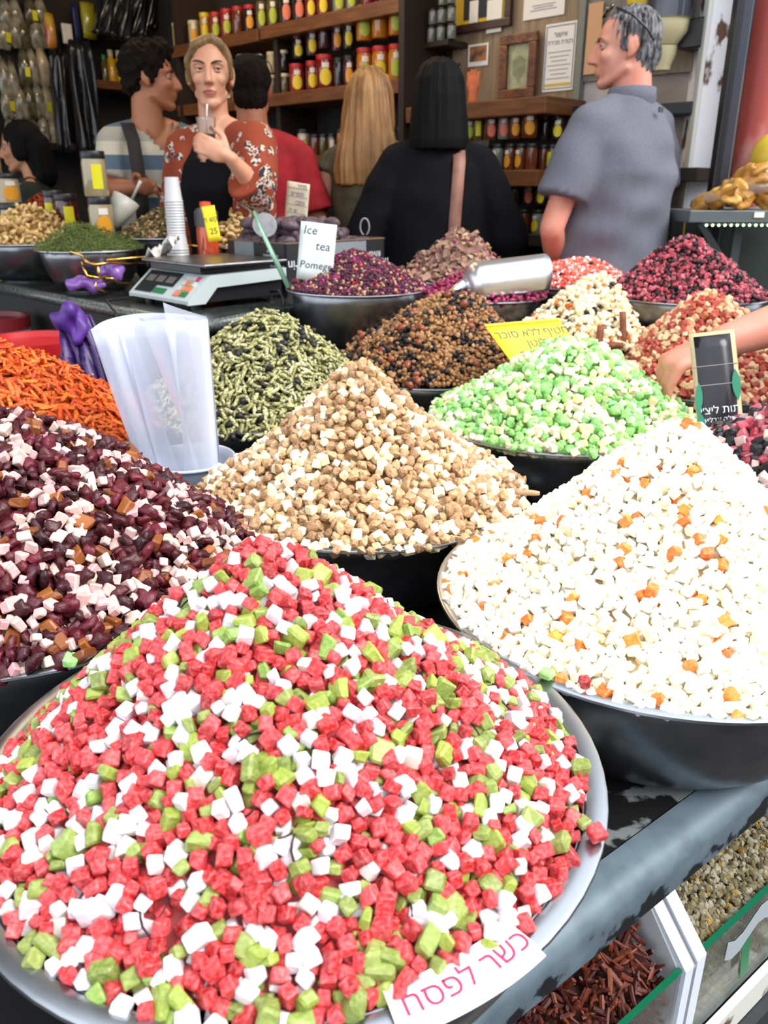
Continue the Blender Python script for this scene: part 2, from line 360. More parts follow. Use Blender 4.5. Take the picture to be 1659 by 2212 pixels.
def p_sliver(seed, w=.22, t=.2, bend=.12, n=5, seg=6, blunt=.55, smooth=True):
    r = random.Random(seed); rings = []
    for i in range(n):
        u = i / (n - 1); x = u - .5; rad = (blunt + (1 - blunt) * math.sin(PI * (0.12 + .76 * u))) * r.uniform(.88, 1.1)
        y0 = bend * math.sin(PI * u) * (1 if seed % 2 else -1)
        rings.append([(x, y0 + math.cos(2 * PI * j / seg) * w / 2 * rad, math.sin(2 * PI * j / seg) * t / 2 * rad) for j in range(seg)])
    me = MB().loft(rings).mesh('sliver_piece'); me.polygons.foreach_set('use_smooth', [smooth] * len(me.polygons)); return me
def p_flake(seed, curl=.25):
    r = random.Random(seed); a = r.uniform(.5, .9); n, m_ = 4, 3
    g = [[(i / (n - 1) - .5, (j / (m_ - 1) - .5) * a * (1 - .5 * abs(i / (n - 1) - .4)), curl * math.sin(i * 1.3 + seed) + curl * .5 * (j - 1) ** 2 * r.uniform(.3, 1)) for j in range(m_)] for i in range(n)]
    return MB().sheet(g, .05).mesh('flake_piece')
def p_cashew(seed):
    r = random.Random(seed); rings = []
    for i in range(6):
        u = i / 5; a = -1.1 + 2.2 * u; rad = .2 * math.sin(PI * (.12 + .76 * u)) * (1.25 - .3 * u)
        c = Vector((math.sin(a) * .42, math.cos(a) * .42 - .25, 0)); d = Vector((math.cos(a), -math.sin(a), 0)); s_ = Vector((math.sin(a), math.cos(a), 0))
        rings.append([c + (s_ * math.cos(2 * PI * j / 6) + Vector((0, 0, 1)) * math.sin(2 * PI * j / 6)) * rad for j in range(6)])
    me = MB().loft(rings).mesh('nut_piece'); me.polygons.foreach_set('use_smooth', [True] * len(me.polygons)); return me
def p_bud(seed):                              # rose bud: pointed oval with folded petals
    r = random.Random(seed); prof = [(.05, -.5), (.16, -.42), (.30, -.2), (.34, .05), (.26, .32), (.10, .52), (.02, .56)]
    rings = [[(rr * (1 + .13 * math.sin(3 * 2 * PI * j / 9 + z * 5)) * math.cos(2 * PI * j / 9), rr * (1 + .13 * math.sin(3 * 2 * PI * j / 9 + z * 5)) * math.sin(2 * PI * j / 9), z) for j in range(9)] for rr, z in prof]
    me = MB().loft(rings).mesh('bud_piece'); me.polygons.foreach_set('use_smooth', [True] * len(me.polygons)); return me
def V(fn, count, *a, **k): return [fn(s_, *a, **k) for s_ in range(1, count + 1)]
def join_pieces(name, batches, mats, core=None):
    """batches: (mesh, material index, positions N3, matrices N33); one mesh of all of them"""
    Vs, LV, LT, MI, SM = [], [], [], [], []; off = 0
    if core is not None:
        v, f = core; Vs.append(v); LV.append(f.ravel()); LT.append(np.full(len(f), 4)); MI.append(np.zeros(len(f), int)); SM.append(np.ones(len(f), bool)); off = len(v)
    for me, mi, pos, M3 in batches:
        if not len(pos): continue
        v, ls, lt, lv = arr(me); N = len(pos)
        W = np.einsum('nij,vj->nvi', M3, v) + pos[:, None, :]
        Vs.append(W.reshape(-1, 3)); LV.append((lv[None, :] + off + np.arange(N)[:, None] * len(v)).ravel()); LT.append(np.tile(lt, N)); MI.append(np.full(len(lt) * N, mi))
        sm = np.empty(len(lt), bool); me.polygons.foreach_get('use_smooth', sm); SM.append(np.tile(sm, N)); off += N * len(v)
    if not Vs: return None
    Vv = np.concatenate(Vs); LV = np.concatenate(LV); LT = np.concatenate(LT); MI = np.concatenate(MI); SM = np.concatenate(SM)
    me = bpy.data.meshes.new(name); me.vertices.add(len(Vv)); me.vertices.foreach_set('co', Vv.ravel().astype(np.float32))
    me.loops.add(len(LV)); me.loops.foreach_set('vertex_index', LV.astype(np.int32)); me.polygons.add(len(LT))
    me.polygons.foreach_set('loop_start', np.concatenate([[0], np.cumsum(LT)[:-1]]).astype(np.int32)); me.polygons.foreach_set('loop_total', LT.astype(np.int32))
    for q in mats: me.materials.append(q)
    me.polygons.foreach_set('material_index', MI.astype(np.int32)); me.polygons.foreach_set('use_smooth', SM); me.update(calc_edges=True); me.validate()
    return me
def rand_rot(n, rng):
    q = rng.normal(size=(n, 4)); q /= np.linalg.norm(q, axis=1)[:, None]; w, x, y, z = q.T
    return np.stack([np.stack([1 - 2 * (y * y + z * z), 2 * (x * y - z * w), 2 * (x * z + y * w)], -1), np.stack([2 * (x * y + z * w), 1 - 2 * (x * x + z * z), 2 * (y * z - x * w)], -1), np.stack([2 * (x * z - y * w), 2 * (y * z + x * w), 1 - 2 * (x * x + y * y)], -1)], 1)
HEAPS = []
class Heap:
    def __init__(s, c, R, zr, apex, p=1.15, round_=.06, noise=.006, seed=1):
        s.c = np.array(c[:2], float); s.R = R; s.zr = zr; s.a = np.array(apex[:2], float); s.H = apex[2] - zr; s.p = p; s.e = round_; s.nz = noise; s.ph = np.random.default_rng(seed).uniform(0, 6, 8); HEAPS.append(s)
    def rho(s, xy):
        d = xy - s.a; L = np.linalg.norm(d, axis=-1) + 1e-9; u = d / L[..., None]; ac = s.a - s.c
        b = (u * ac).sum(-1); k = -b + np.sqrt(np.maximum(b * b - (ac @ ac) + s.R ** 2, 0)); return L / np.maximum(k, 1e-6)
    def z(s, xy):
        r = s.rho(xy); rr = np.sqrt(r * r + s.e ** 2) - s.e * np.exp(-r * 0); rr = np.clip(rr / (math.sqrt(1 + s.e ** 2) - s.e), 0, None)
        g = np.where(rr < 1, np.maximum(1 - rr, 0) ** s.p, -(rr - 1) * 2.0)
        q = s.ph; x, y = xy[..., 0], xy[..., 1]; f = 6.0 / s.R
        n = np.sin(x * f + q[0]) * np.sin(y * f * .9 + q[1]) + .6 * np.sin(x * f * 1.9 + q[2] + y * f) * np.sin(y * f * 2.1 + q[3])
        return s.zr + s.H * g + s.nz * n * np.clip((1.0 - rr) * 3, 0, 1) * np.clip(rr * 4, .1, 1)
    def normal(s, xy):
        h = .003; gx = (s.z(xy + [h, 0]) - s.z(xy - [h, 0])) / (2 * h); gy = (s.z(xy + [0, h]) - s.z(xy - [0, h])) / (2 * h)
        n = np.stack([-gx, -gy, np.ones_like(gx)], -1); return n / np.linalg.norm(n, axis=-1)[:, None]
    def sample(s, d, rng, rim=1.0):
        """points over the surface no closer than d to each other"""
        n = int(14 * PI * (s.R / d) ** 2 * 1.5); r = s.R * rim * np.sqrt(rng.random(n)); t = rng.random(n) * 2 * PI
        xy = s.c + np.stack([r * np.cos(t), r * np.sin(t)], -1); P = np.c_[xy, s.z(xy)]; keep = []; G = {}; d2 = d * d
        I = np.floor(P / d).astype(int).tolist(); PL = P.tolist()
        for k in range(n):
            i, j, l = I[k]; x, y, z = PL[k]; ok = True
            for di in (-1, 0, 1):
                for dj in (-1, 0, 1):
                    for dl in (-1, 0, 1):
                        for q in G.get((i + di, j + dj, l + dl), ()):
                            if (q[0] - x) ** 2 + (q[1] - y) ** 2 + (q[2] - z) ** 2 < d2: ok = False; break
                        if not ok: break
                    if not ok: break
                if not ok: break
            if ok: G.setdefault((i, j, l), []).append((x, y, z)); keep.append(k)
        return P[keep]
def fill(h, place, spacing, kinds, coremat, seed=1, limit=300, under=True, rough_=.35, rim=.985, clump=0.):
    """kinds: dicts mesh list, mat, size, frac, name, label, cat, group (no name -> only stuff), spread"""
    rng = np.random.default_rng(seed); s0 = kinds[0]['size']
    P = h.sample(spacing, rng, rim); N = h.normal(P[:, :2]); P = P + N * (rng.uniform(-rough_, rough_, len(P)) * s0)[:, None]; top = np.ones(len(P), bool)
    if under:
        U = h.sample(spacing * 1.12, rng, rim * .97); U = U - h.normal(U[:, :2]) * (s0 * .85); P = np.r_[P, U]; top = np.r_[top, np.zeros(len(U), bool)]
    fr = np.array([k['frac'] for k in kinds]); fr = np.cumsum(fr / fr.sum())
    u = rng.random(len(P))
    if clump:                                  # like pieces lie together
        f = 34.0; w = .5 + .5 * np.sin(P[:, 0] * f + 3 * np.sin(P[:, 1] * f * .8)) * np.sin(P[:, 1] * f * 1.1 + P[:, 2] * f); u = u * (1 - clump) + clump * w; u = np.argsort(np.argsort(u)) / len(u)
    K = np.searchsorted(fr, u); K = np.minimum(K, len(kinds) - 1)
    # what the camera sees: in the frame, facing it, not behind another heap
    px, py, dep = project(P); vis = top & (px > -15) & (px < 1675) & (py > -15) & (py < 2228)
    q = np.array([0, 0, CAMZ]) - P; Nn = h.normal(P[:, :2]); vis &= ((q * Nn).sum(1) > -.02)
    for g in HEAPS:
        for t in np.linspace(.03, .6, 24):
            X = P + q * t / np.linalg.norm(q, axis=1)[:, None]; ins = np.linalg.norm(X[:, :2] - g.c, axis=1) < g.R
            vis &= ~(ins & (X[:, 2] < g.z(X[:, :2]) - s0))
    # core under the pieces
    th = np.linspace(0, 2 * PI, 49)[:-1]; rr = np.linspace(0.02, 1, 18); ring = []
    for r in rr:
        xy = h.c + np.stack([np.cos(th), np.sin(th)], -1) * (h.R * .955 * r); n_ = h.normal(xy); ring.append(np.c_[xy, h.z(xy)] - n_ * s0 * 1.05)
    cv = np.concatenate(ring); f = []
    for i in range(len(rr) - 1):
        a_ = i * 48 + np.arange(48); b_ = i * 48 + (np.arange(48) + 1) % 48; f.append(np.stack([a_, b_, b_ + 48, a_ + 48], -1))
    core = (cv, np.concatenate(f)); batches = {}
    for ki, k in enumerate(kinds):
        idx = np.nonzero(K == ki)[0]; sz = k['size'] * rng.uniform(1 - k.get('spread', .18), 1 + k.get('spread', .18), len(idx)); R3 = rand_rot(len(idx), rng)
        if k.get('flat'):                      # long pieces lie along the slope
            n_ = h.normal(P[idx, :2]); t_ = rng.normal(size=(len(idx), 3)); t_ -= n_ * (t_ * n_).sum(1)[:, None]; t_ = t_ / np.linalg.norm(t_, axis=1)[:, None] + n_ * rng.normal(0, k['flat'], len(idx))[:, None]
            t_ /= np.linalg.norm(t_, axis=1)[:, None]; b_ = np.cross(n_, t_); b_ /= np.linalg.norm(b_, axis=1)[:, None]; c_ = np.cross(t_, b_); R3 = np.stack([t_, b_, c_], -1)
        vi = rng.integers(0, len(k['mesh']), len(idx)); M3 = R3 * sz[:, None, None]
        order = np.argsort(dep[idx] + np.where(vis[idx], 0, 100)); sel = np.zeros(len(idx), bool)
        if k.get('name'):
            good = order[:k.get('limit', limit)]; good = good[vis[idx][good]]; sel[good] = True
            for j in good:
                me = k['mesh'][vi[j]]
                if not me.materials: me.materials.append(k['mat'])
                o = bpy.data.objects.new(k['name'], me); M = Matrix(M3[j].tolist()).to_4x4(); M.translation = P[idx[j]].tolist(); o.matrix_world = M
                o['label'] = k['label']; o['category'] = k['cat']; o['group'] = k['group']; COL.objects.link(o)
        batches[ki] = [(k['mesh'][v], 0, P[idx[(vi == v) & ~sel]], M3[(vi == v) & ~sel]) for v in range(len(k['mesh']))]
    joined = {}
    for ki, k in enumerate(kinds):             # one rest object per kind of piece; kinds too small to single out go together
        joined.setdefault(k['rest'] if k.get('name') else kinds[0]['rest'], []).append(ki)
    for n_i, (rest, kis) in enumerate(joined.items()):
        ms = [coremat] + [kinds[ki]['mat'] for ki in kis]; bt = []
        for mi, ki in enumerate(kis): bt += [(a_, mi + 1, b_, c_) for a_, _, b_, c_ in batches[ki]]
        me = join_pieces('loose_pieces', bt, ms, core if n_i == 0 else None)
        if me: tag(obj_from(kinds[kis[0]]['stuff'], me), rest, kinds[kis[0]]['cat'], None, 'stuff')
    return P

def heap_hit(h, px, py):                    # where the line of sight meets a heap
    r = ray(px, py); o = np.array([0, 0, CAMZ])
    for t in np.linspace(.4, 4, 1800):
        p = o + r * t
        if np.hypot(*(p[:2] - h.c)) < h.R and p[2] < h.z(p[None, :2])[0]: return Vector(p)
    return None
# ---------------------------------------------------------------- bowls with their heaps
def V3(t): return Vector(t)
RED = piece_mat('red_candied_fruit', [lin(172, 22, 24), lin(192, 40, 42), lin(206, 62, 66), lin(152, 14, 18), lin(198, 50, 54)], dust=lin(236, 150, 152), dust_amt=.42, rough=.42, scale=320, sss=.15, bump=.3)
WHT = piece_mat('white_candied_fruit', [lin(230, 224, 229), lin(222, 214, 222), lin(234, 230, 228), lin(226, 220, 230), lin(230, 222, 206)], rough=.5, scale=200, sss=.2, bump=.12)
GRN = piece_mat('green_candied_fruit', [lin(126, 144, 48), lin(150, 164, 64), lin(106, 120, 48), lin(146, 156, 84), lin(114, 150, 58)], dust=lin(188, 200, 132), dust_amt=.4, rough=.4, scale=300, sss=.2, speck=lin(40, 40, 30), speck_hi=.76)
CREAM = piece_mat('cream_candied_fruit', [lin(252, 243, 218), lin(251, 246, 232), lin(250, 234, 192), lin(252, 248, 238), lin(253, 245, 222)], rough=.5, scale=200, sss=.2, bump=.12)
ORANGEC = piece_mat('orange_candied_fruit', [lin(224, 110, 36), lin(236, 138, 50), lin(214, 92, 30), lin(238, 160, 60)], dust=lin(250, 200, 140), dust_amt=.3, rough=.4, scale=300, sss=.15)
AMBER = piece_mat('tan_candied_ginger', [lin(166, 124, 82), lin(186, 148, 106), lin(144, 102, 66), lin(196, 160, 120), lin(172, 132, 90)], dust=lin(214, 190, 156), dust_amt=.4, rough=.5, scale=420, sss=.1)
IVORY = piece_mat('ivory_fruit_cubes', [lin(244, 232, 196), lin(240, 222, 172), lin(246, 240, 222), lin(236, 216, 160)], rough=.55, scale=200)
PINKW = piece_mat('pale_pink_fruit', [lin(206, 176, 168), lin(204, 160, 160), lin(214, 194, 178), lin(196, 144, 150), lin(200, 184, 164)], dust=lin(226, 208, 204), dust_amt=.3, rough=.45, scale=200, sss=.2)
CRAN = piece_mat('dark_red_berries', [lin(70, 14, 24), lin(50, 10, 20), lin(92, 20, 30), lin(36, 9, 17), lin(104, 26, 40), lin(62, 15, 30)], rough=.42, scale=130, spec=.4, bump=1.0)
AMB2 = piece_mat('amber_fruit', [lin(130, 70, 26), lin(104, 54, 28), lin(156, 92, 42)], rough=.35, scale=200, sss=.2)
HIBS = piece_mat('black_petal_shreds', [lin(36, 16, 26), lin(46, 18, 28), lin(28, 14, 22)], rough=.6)
LGRN = piece_mat('bright_green_fruit', [lin(128, 200, 104), lin(156, 214, 124), lin(112, 184, 92), lin(150, 206, 96), lin(130, 196, 130)], dust=lin(206, 236, 190), dust_amt=.45, rough=.45, scale=240, sss=.2)
POD = piece_mat('pale_green_puffed_slivers', [lin(158, 154, 100), lin(186, 182, 130), lin(140, 140, 84), lin(204, 200, 158), lin(170, 164, 96)], speck=lin(46, 54, 34), speck_hi=.53, rough=.6, scale=190, bump=.3)
RAIS = piece_mat('black_raisins', [lin(24, 24, 30), lin(34, 30, 36), lin(18, 18, 24)], rough=.5, scale=160, bump=.6)
ORSL = piece_mat('orange_slivers', [lin(214, 80, 14), lin(230, 108, 26), lin(186, 56, 12), lin(236, 130, 48), lin(200, 66, 12)], speck=lin(140, 30, 12), speck_hi=.55, rough=.55, scale=140)
NUT1 = piece_mat('sesame_nuggets', [lin(134, 84, 42), lin(160, 106, 60), lin(108, 62, 30), lin(176, 126, 80)], dust=lin(220, 190, 140), dust_amt=.5, rough=.4, scale=500, bump=.6)
ALM = piece_mat('almonds', [lin(116, 56, 36), lin(134, 68, 44), lin(150, 84, 50)], rough=.35, scale=100)
ROSET = piece_mat('dark_purple_tea', [lin(70, 34, 48), lin(88, 34, 64), lin(52, 26, 38), lin(110, 50, 70), lin(60, 30, 52)], rough=.7, scale=150)
MAGEN = piece_mat('magenta_petals', [lin(160, 34, 104), lin(186, 52, 128), lin(132, 28, 84)], rough=.6)
BEIGEB = piece_mat('beige_bits', [lin(186, 150, 116), lin(160, 122, 92), lin(206, 176, 142)], rough=.6)
REDB = piece_mat('red_bits', [lin(200, 52, 44), lin(218, 80, 60)], rough=.5)
BARK = piece_mat('pinkish_bark_flakes', [lin(150, 116, 98), lin(172, 138, 116), lin(126, 92, 78), lin(186, 156, 130), lin(140, 106, 92)], dust=lin(120, 70, 84), dust_amt=.4, rough=.75, scale=120)
BUDM = piece_mat('rose_buds', [lin(150, 28, 84), lin(128, 24, 66), lin(172, 44, 100), lin(112, 22, 58)], dust=lin(166, 120, 84), dust_amt=.25, rough=.6, scale=90)
PKMIX = piece_mat('coral_bits', [lin(230, 96, 84), lin(240, 126, 96), lin(226, 80, 80), lin(244, 150, 120)], rough=.5, scale=120)
PKWHT = piece_mat('pale_bits', [lin(244, 206, 204), lin(246, 228, 222), lin(238, 190, 190)], rough=.5)
DRK = piece_mat('rose_red_cubes', [lin(150, 36, 56), lin(186, 70, 88), lin(118, 22, 42), lin(206, 112, 120), lin(164, 44, 62)], dust=lin(226, 150, 158), dust_amt=.3, rough=.45, scale=150)
RTAN = piece_mat('red_tan_cubes', [lin(166, 50, 44), lin(190, 84, 66), lin(150, 40, 40), lin(184, 96, 70)], dust=lin(222, 150, 120), dust_amt=.3, rough=.45, scale=150)
TANC = piece_mat('tan_cubes', [lin(216, 176, 136), lin(228, 196, 158), lin(204, 156, 116), lin(222, 186, 140)], rough=.5, scale=150)
OATS = piece_mat('cream_oat_clumps', [lin(244, 228, 188), lin(248, 238, 210), lin(232, 202, 146), lin(246, 234, 200)], rough=.6, scale=200, bump=.5)
CASH = piece_mat('cashew_nuts', [lin(214, 182, 122), lin(222, 194, 140), lin(200, 164, 104), lin(186, 148, 88)], rough=.5, scale=90)
DILL = piece_mat('dried_green_herb', [lin(84, 100, 42), lin(104, 118, 56), lin(66, 84, 36), lin(118, 128, 66)], rough=.8)
OREG = piece_mat('brown_green_herb', [lin(100, 92, 50), lin(84, 84, 44), lin(120, 104, 62), lin(92, 78, 46)], rough=.8)
REDH = piece_mat('red_chili_flakes', [lin(160, 56, 24), lin(138, 44, 20), lin(176, 72, 34)], rough=.7)
core = lambda n, c: mat(n, c, rough=.8)
CUBES = V(p_cube, 5); BLOCKY = V(p_cube, 4, jit=.17, bev=.13, asp=(1.25, 1., .8)); CHUNK = V(p_blob, 4, asp=(1.1, .9, .72), jit=.22, sub=2); NUG = V(p_blob, 4, jit=.2, sub=1, smooth=False)
BERRY = V(p_berry, 4); PODS = V(p_sliver, 5, w=.36, t=.32, bend=.035, blunt=.75); SLIV = V(p_sliver, 5, w=.28, t=.17, bend=.04, blunt=.7, smooth=False)
OVAL = V(p_blob, 4, asp=(1.15, .85, .8), jit=.10, sub=2, smooth=True); FLAKE = V(p_flake, 5); THIN = V(p_sliver, 3, w=.09, t=.08, bend=.15, n=5, seg=5); RAISM = V(p_berry, 3, sub=1)
def cp(ms): return [m_.copy() for m_ in ms]
def K(mesh, m, size, frac, stuff, rest, name=None, label=None, cat=None, group=None, **kw):
    d = dict(mesh=cp(mesh), mat=m, size=size, frac=frac, stuff=stuff, rest=rest, name=name, label=label, cat=cat, group=group); d.update(kw); return d
TB = TZ
# nearest bowl: red, white and green candied fruit
B1 = ((-.080, .581), .268, .81); ap = at_y(560, 1172, .63)
h1 = Heap(B1[0], .2525, .806, ap, p=1.08, noise=.008, seed=3)
B2 = ((.336, .895), .270, .81); h2 = Heap(B2[0], .260, .808, at_y(1478, 918, .955), p=1.30, round_=.16, noise=.005, seed=4)
B3 = ((-.035, 1.275), .270, .81); h3 = Heap(*B3, at_y(770, 785, 1.30), p=1.32, noise=.004, seed=5)
B4 = ((.385, 1.72), .287, .81); h4 = Heap(*B4, at_y(1250, 735, 1.74), p=1.15, round_=.25, noise=.006, seed=6)
B5 = ((-.454, .969), .281, .81); h5 = Heap(*B5, at_y(-10, 898, 1.02), p=.95, round_=.2, noise=.006, seed=7)
B6 = ((.725, 1.30), .272, .81); h6 = Heap(*B6, Vector((.79, 1.32, 1.02)), p=1.35, noise=.006, seed=8)
B7 = ((-.285, 1.87), .285, .81); h7 = Heap(*B7, at_y(580, 676, 1.88), p=1.0, round_=.2, noise=.007, seed=9)
B8 = ((-.705, 1.64), .238, .81); h8 = Heap(*B8, at_y(-40, 738, 1.66), p=1.0, round_=.15, noise=.005, seed=10)
B9 = ((.13, 2.23), .265, .81); h9 = Heap(*B9, at_y(1005, 632, 2.27), p=.8, round_=.4, noise=.012, seed=11)
B10 = ((.85, 2.09), .270, .81); h10 = Heap(*B10, at_y(1530, 630, 2.12), p=1.05, round_=.12, noise=.006, seed=12)
B11 = ((.53, 2.26), .185, .885); h11 = Heap(*B11, at_y(1305, 592, 2.27), p=1.0, round_=.2, noise=.004, seed=13)
B12 = ((-.08, 2.50), .213, .995); h12 = Heap(*B12, at_y(762, 541, 2.50), p=.95, round_=.2, noise=.004, seed=14)
B13 = ((.31, 2.57), .19, .965); h13 = Heap(*B13, Vector((.33, 2.57, 1.045)), p=.9, round_=.3, noise=.005, seed=15)
B14 = ((.25, 2.98), .20, .975); h14 = Heap(*B14, at_y(1000, 494, 2.96), p=1.05, round_=.08, noise=.008, seed=16)
B15 = ((.64, 2.86), .20, .97); h15 = Heap(*B15, at_y(1262, 560, 2.84), p=.75, round_=.3, noise=.004, seed=17)
B16 = ((.90, 2.50), .24, .975); h16 = Heap(*B16, at_y(1488, 510, 2.50), p=1.05, round_=.12, noise=.006, seed=18)
for (c, R, zr), lab, bt in (
        (B1, 'wide steel bowl nearest the camera, heaped with red, white and green candied fruit', TB),
        (B2, 'steel bowl at the right front heaped with cream white fruit cubes', TB),
        (B3, 'steel bowl in the middle heaped with tan and ivory candied fruit', TB),
        (B4, 'steel bowl heaped with bright green candied fruit', TB),
        (B5, 'steel bowl at the left front heaped with dark berries and pale pink cubes', TB),
        (B6, 'steel bowl at the right edge heaped with pink cubes and blackberries', TB),
        (B7, 'steel bowl of pale green puffed slivers beside the clear bags', TB),
        (B8, 'steel bowl of bright orange slivers at the left edge', TB),
        (B9, 'steel bowl of brown sesame nut clusters', TB),
        (B10, 'steel bowl of red and tan fruit cubes under the reaching hand', TB),
        (B11, 'small steel bowl of cream clusters with black raisins and cinnamon sticks', TB),
        (B12, 'round steel bowl of dark purple tea with green handle sticking out', .83),
        (B13, 'steel bowl of rose buds with the big scoop', .83),
        (B14, 'steel bowl of pinkish bark flakes before the person in black', .83),
        (B15, 'steel bowl of coral and white bits before the man in the grey polo', .83),
        (B16, 'steel bowl of rose red and black fruit at the right rear', .83)):
    bowl(c, R, zr, zr - bt, lab)
fill(h1, None, .0092, [
    K(CUBES, RED, .0102, .50, 'red_fruit_cubes', 'rest of the red candied cubes heaped in the nearest bowl', 'red_fruit_cube', 'red sugared candied fruit cube on the heap in the nearest bowl', 'candied fruit', 'red cubes on the nearest heap'),
    K(CUBES, WHT, .0107, .25, 'white_fruit_cubes', 'rest of the white candied cubes heaped in the nearest bowl', 'white_fruit_cube', 'white candied fruit cube on the red and green heap in the nearest bowl', 'candied fruit', 'white cubes on the nearest heap'),
    K(BLOCKY, GRN, .0122, .20, 'green_fruit_chunks', 'rest of the green candied chunks heaped in the nearest bowl', 'green_fruit_chunk', 'olive green candied fruit chunk on the heap in the nearest bowl', 'candied fruit', 'green chunks on the nearest heap', spread=.3),
    K(THIN, HIBS, .020, .014, 'dark_petal_shreds', 'rest of the dark petal shreds in the nearest bowl', 'petal_shred', 'thin black petal shred among the fruit in the nearest bowl', 'petal shred', 'petal shreds on the nearest heap', flat=.4)],
    core('red_core', lin(170, 70, 70)), seed=21, clump=.18)
fill(h2, None, .0094, [
    K(CUBES, CREAM, .0107, .945, 'white_fruit_cubes', 'rest of the cream white cubes heaped in the right front bowl', 'cream_fruit_cube', 'cream white candied fruit cube on the pale heap at the right front', 'candied fruit', 'cream cubes on the right front heap'),
    K(CUBES, ORANGEC, .0118, .06, 'orange_fruit_cubes', 'rest of the orange cubes in the right front bowl', 'orange_fruit_cube', 'orange candied fruit cube on the pale heap at the right front', 'candied fruit', 'orange cubes on the right front heap')],
    core('cream_core', lin(236, 204, 150)), seed=22, rim=1.0)
fill(h3, None, .0112, [
    K(CHUNK, AMBER, .0150, .62, 'tan_ginger_chunks', 'rest of the tan sugared chunks heaped in the middle bowl', 'tan_fruit_chunk', 'tan sugar coated fruit chunk on the heap in the middle bowl', 'candied fruit', 'tan chunks on the middle heap', spread=.25),
    K(CUBES, IVORY, .0122, .38, 'ivory_fruit_cubes', 'rest of the ivory cubes heaped in the middle bowl', 'ivory_fruit_cube', 'ivory dried fruit cube on the heap in the middle bowl', 'candied fruit', 'ivory cubes on the middle heap', spread=.25)],
    core('tan_core', lin(180, 136, 88)), seed=23, rim=1.0)
fill(h4, None, .0130, [
    K(CHUNK, LGRN, .0180, .55, 'green_fruit_chunks', 'rest of the bright green chunks in the bowl before the yellow card', 'bright_green_fruit_chunk', 'bright green candied fruit chunk on the heap before the yellow card', 'candied fruit', 'bright green chunks', spread=.25),
    K(CUBES, IVORY, .0140, .45, 'ivory_fruit_cubes', 'rest of the ivory cubes in the bright green heap', 'pale_fruit_cube', 'pale ivory cube on the bright green heap before the yellow card', 'candied fruit', 'ivory cubes on the bright green heap', spread=.25, limit=220)],
    core('green_core', lin(120, 170, 90)), seed=24)
fill(h5, None, .0098, [
    K(BERRY, CRAN, .0185, .46, 'dried_berries', 'rest of the dark dried berries heaped in the left front bowl', 'dried_berry', 'dark red wrinkled dried berry on the heap at the left front', 'dried berry', 'berries on the left front heap', spread=.25),
    K(CUBES[:3] + BLOCKY[:3], PINKW, .0112, .38, 'pale_pink_cubes', 'rest of the pale pink cubes heaped in the left front bowl', 'pale_pink_fruit_cube', 'pale pink translucent fruit cube among dark berries at the left front', 'candied fruit', 'pale pink cubes on the left front heap', spread=.22),
    K(BLOCKY, AMB2, .0145, .07, 'amber_chunks', 'rest of the amber chunks in the left front bowl', 'amber_fruit_chunk', 'amber brown fruit chunk among dark berries at the left front', 'candied fruit', 'amber chunks on the left front heap'),
    K(THIN, HIBS, .018, .10, 'petal_shreds', 'rest of the dark petal shreds in the left front bowl', 'dark_petal_shred', 'black petal shred among the berries at the left front', 'petal shred', 'petal shreds on the left front heap', flat=.5)],
    core('berry_core', lin(60, 22, 32)), seed=25)
fill(h6, None, .0135, [
    K(CUBES, DRK, .0150, .34, 'rose_red_cubes', 'rest of the rose red cubes in the bowl at the right edge', 'rose_red_fruit_cube', 'rose red fruit cube on the dark heap at the right edge', 'candied fruit', 'rose red cubes at the right edge'),
    K(CUBES, PINKW, .0150, .30, 'pale_cubes', 'rest of the pale pink cubes in the bowl at the right edge', 'pink_fruit_cube', 'pale pink fruit cube on the dark heap at the right edge', 'candied fruit', 'pink cubes at the right edge'),
    K(CHUNK, RAIS, .0220, .36, 'blackberries', 'rest of the dried blackberries in the bowl at the right edge', 'dried_blackberry', 'black bumpy dried berry on the heap at the right edge', 'dried berry', 'blackberries at the right edge')],
    core('berry_core', lin(60, 22, 32)), seed=26)
fill(h7, None, .0098, [
    K(PODS, POD, .0225, .92, 'puffed_slivers', 'rest of the pale green puffed slivers beside the clear bags', 'puffed_sliver', 'pale green speckled puffed sliver on the heap beside the clear bags', 'snack', 'puffed slivers', flat=.35, spread=.25),
    K(RAISM, RAIS, .0180, .08, 'black_raisins', 'rest of the black raisins among the puffed slivers', 'black_raisin', 'black raisin among the pale green puffed slivers', 'raisin', 'raisins among the puffed slivers', limit=60)],
    core('pod_core', lin(52, 54, 34)), seed=27, rim=1.03)
fill(h8, None, .0105, [
    K(SLIV, ORSL, .0270, 1., 'orange_slivers', 'rest of the bright orange slivers at the left edge', 'orange_sliver', 'bright orange sliver on the heap at the left edge', 'snack', 'orange slivers', flat=.35, spread=.3)],
    core('orange_core', lin(150, 56, 14)), seed=28)
S = lambda mesh, m, size, frac, stuff, rest, **kw: K(mesh, m, size, frac, stuff, rest, cat=kw.pop('cat'), **kw)
rest = 'heap of brown sesame nut clusters with black raisins and seeds'
fill(h9, None, .0085, [S(NUG, NUT1, .0115, .70, 'nut_clusters', rest, cat='nut clusters', spread=.35), S(RAISM, RAIS, .0135, .265, 'nut_clusters', rest, cat='nut clusters', spread=.3),
    K(OVAL, ALM, .0200, .035, 'almonds', 'rest of the almonds in the nut cluster heap', 'almond', 'reddish brown almond on the heap of sesame nut clusters', 'almond', 'almonds on the nut cluster heap')],
    core('nut_core', lin(74, 44, 24)), seed=29, rough_=.7, clump=.45)
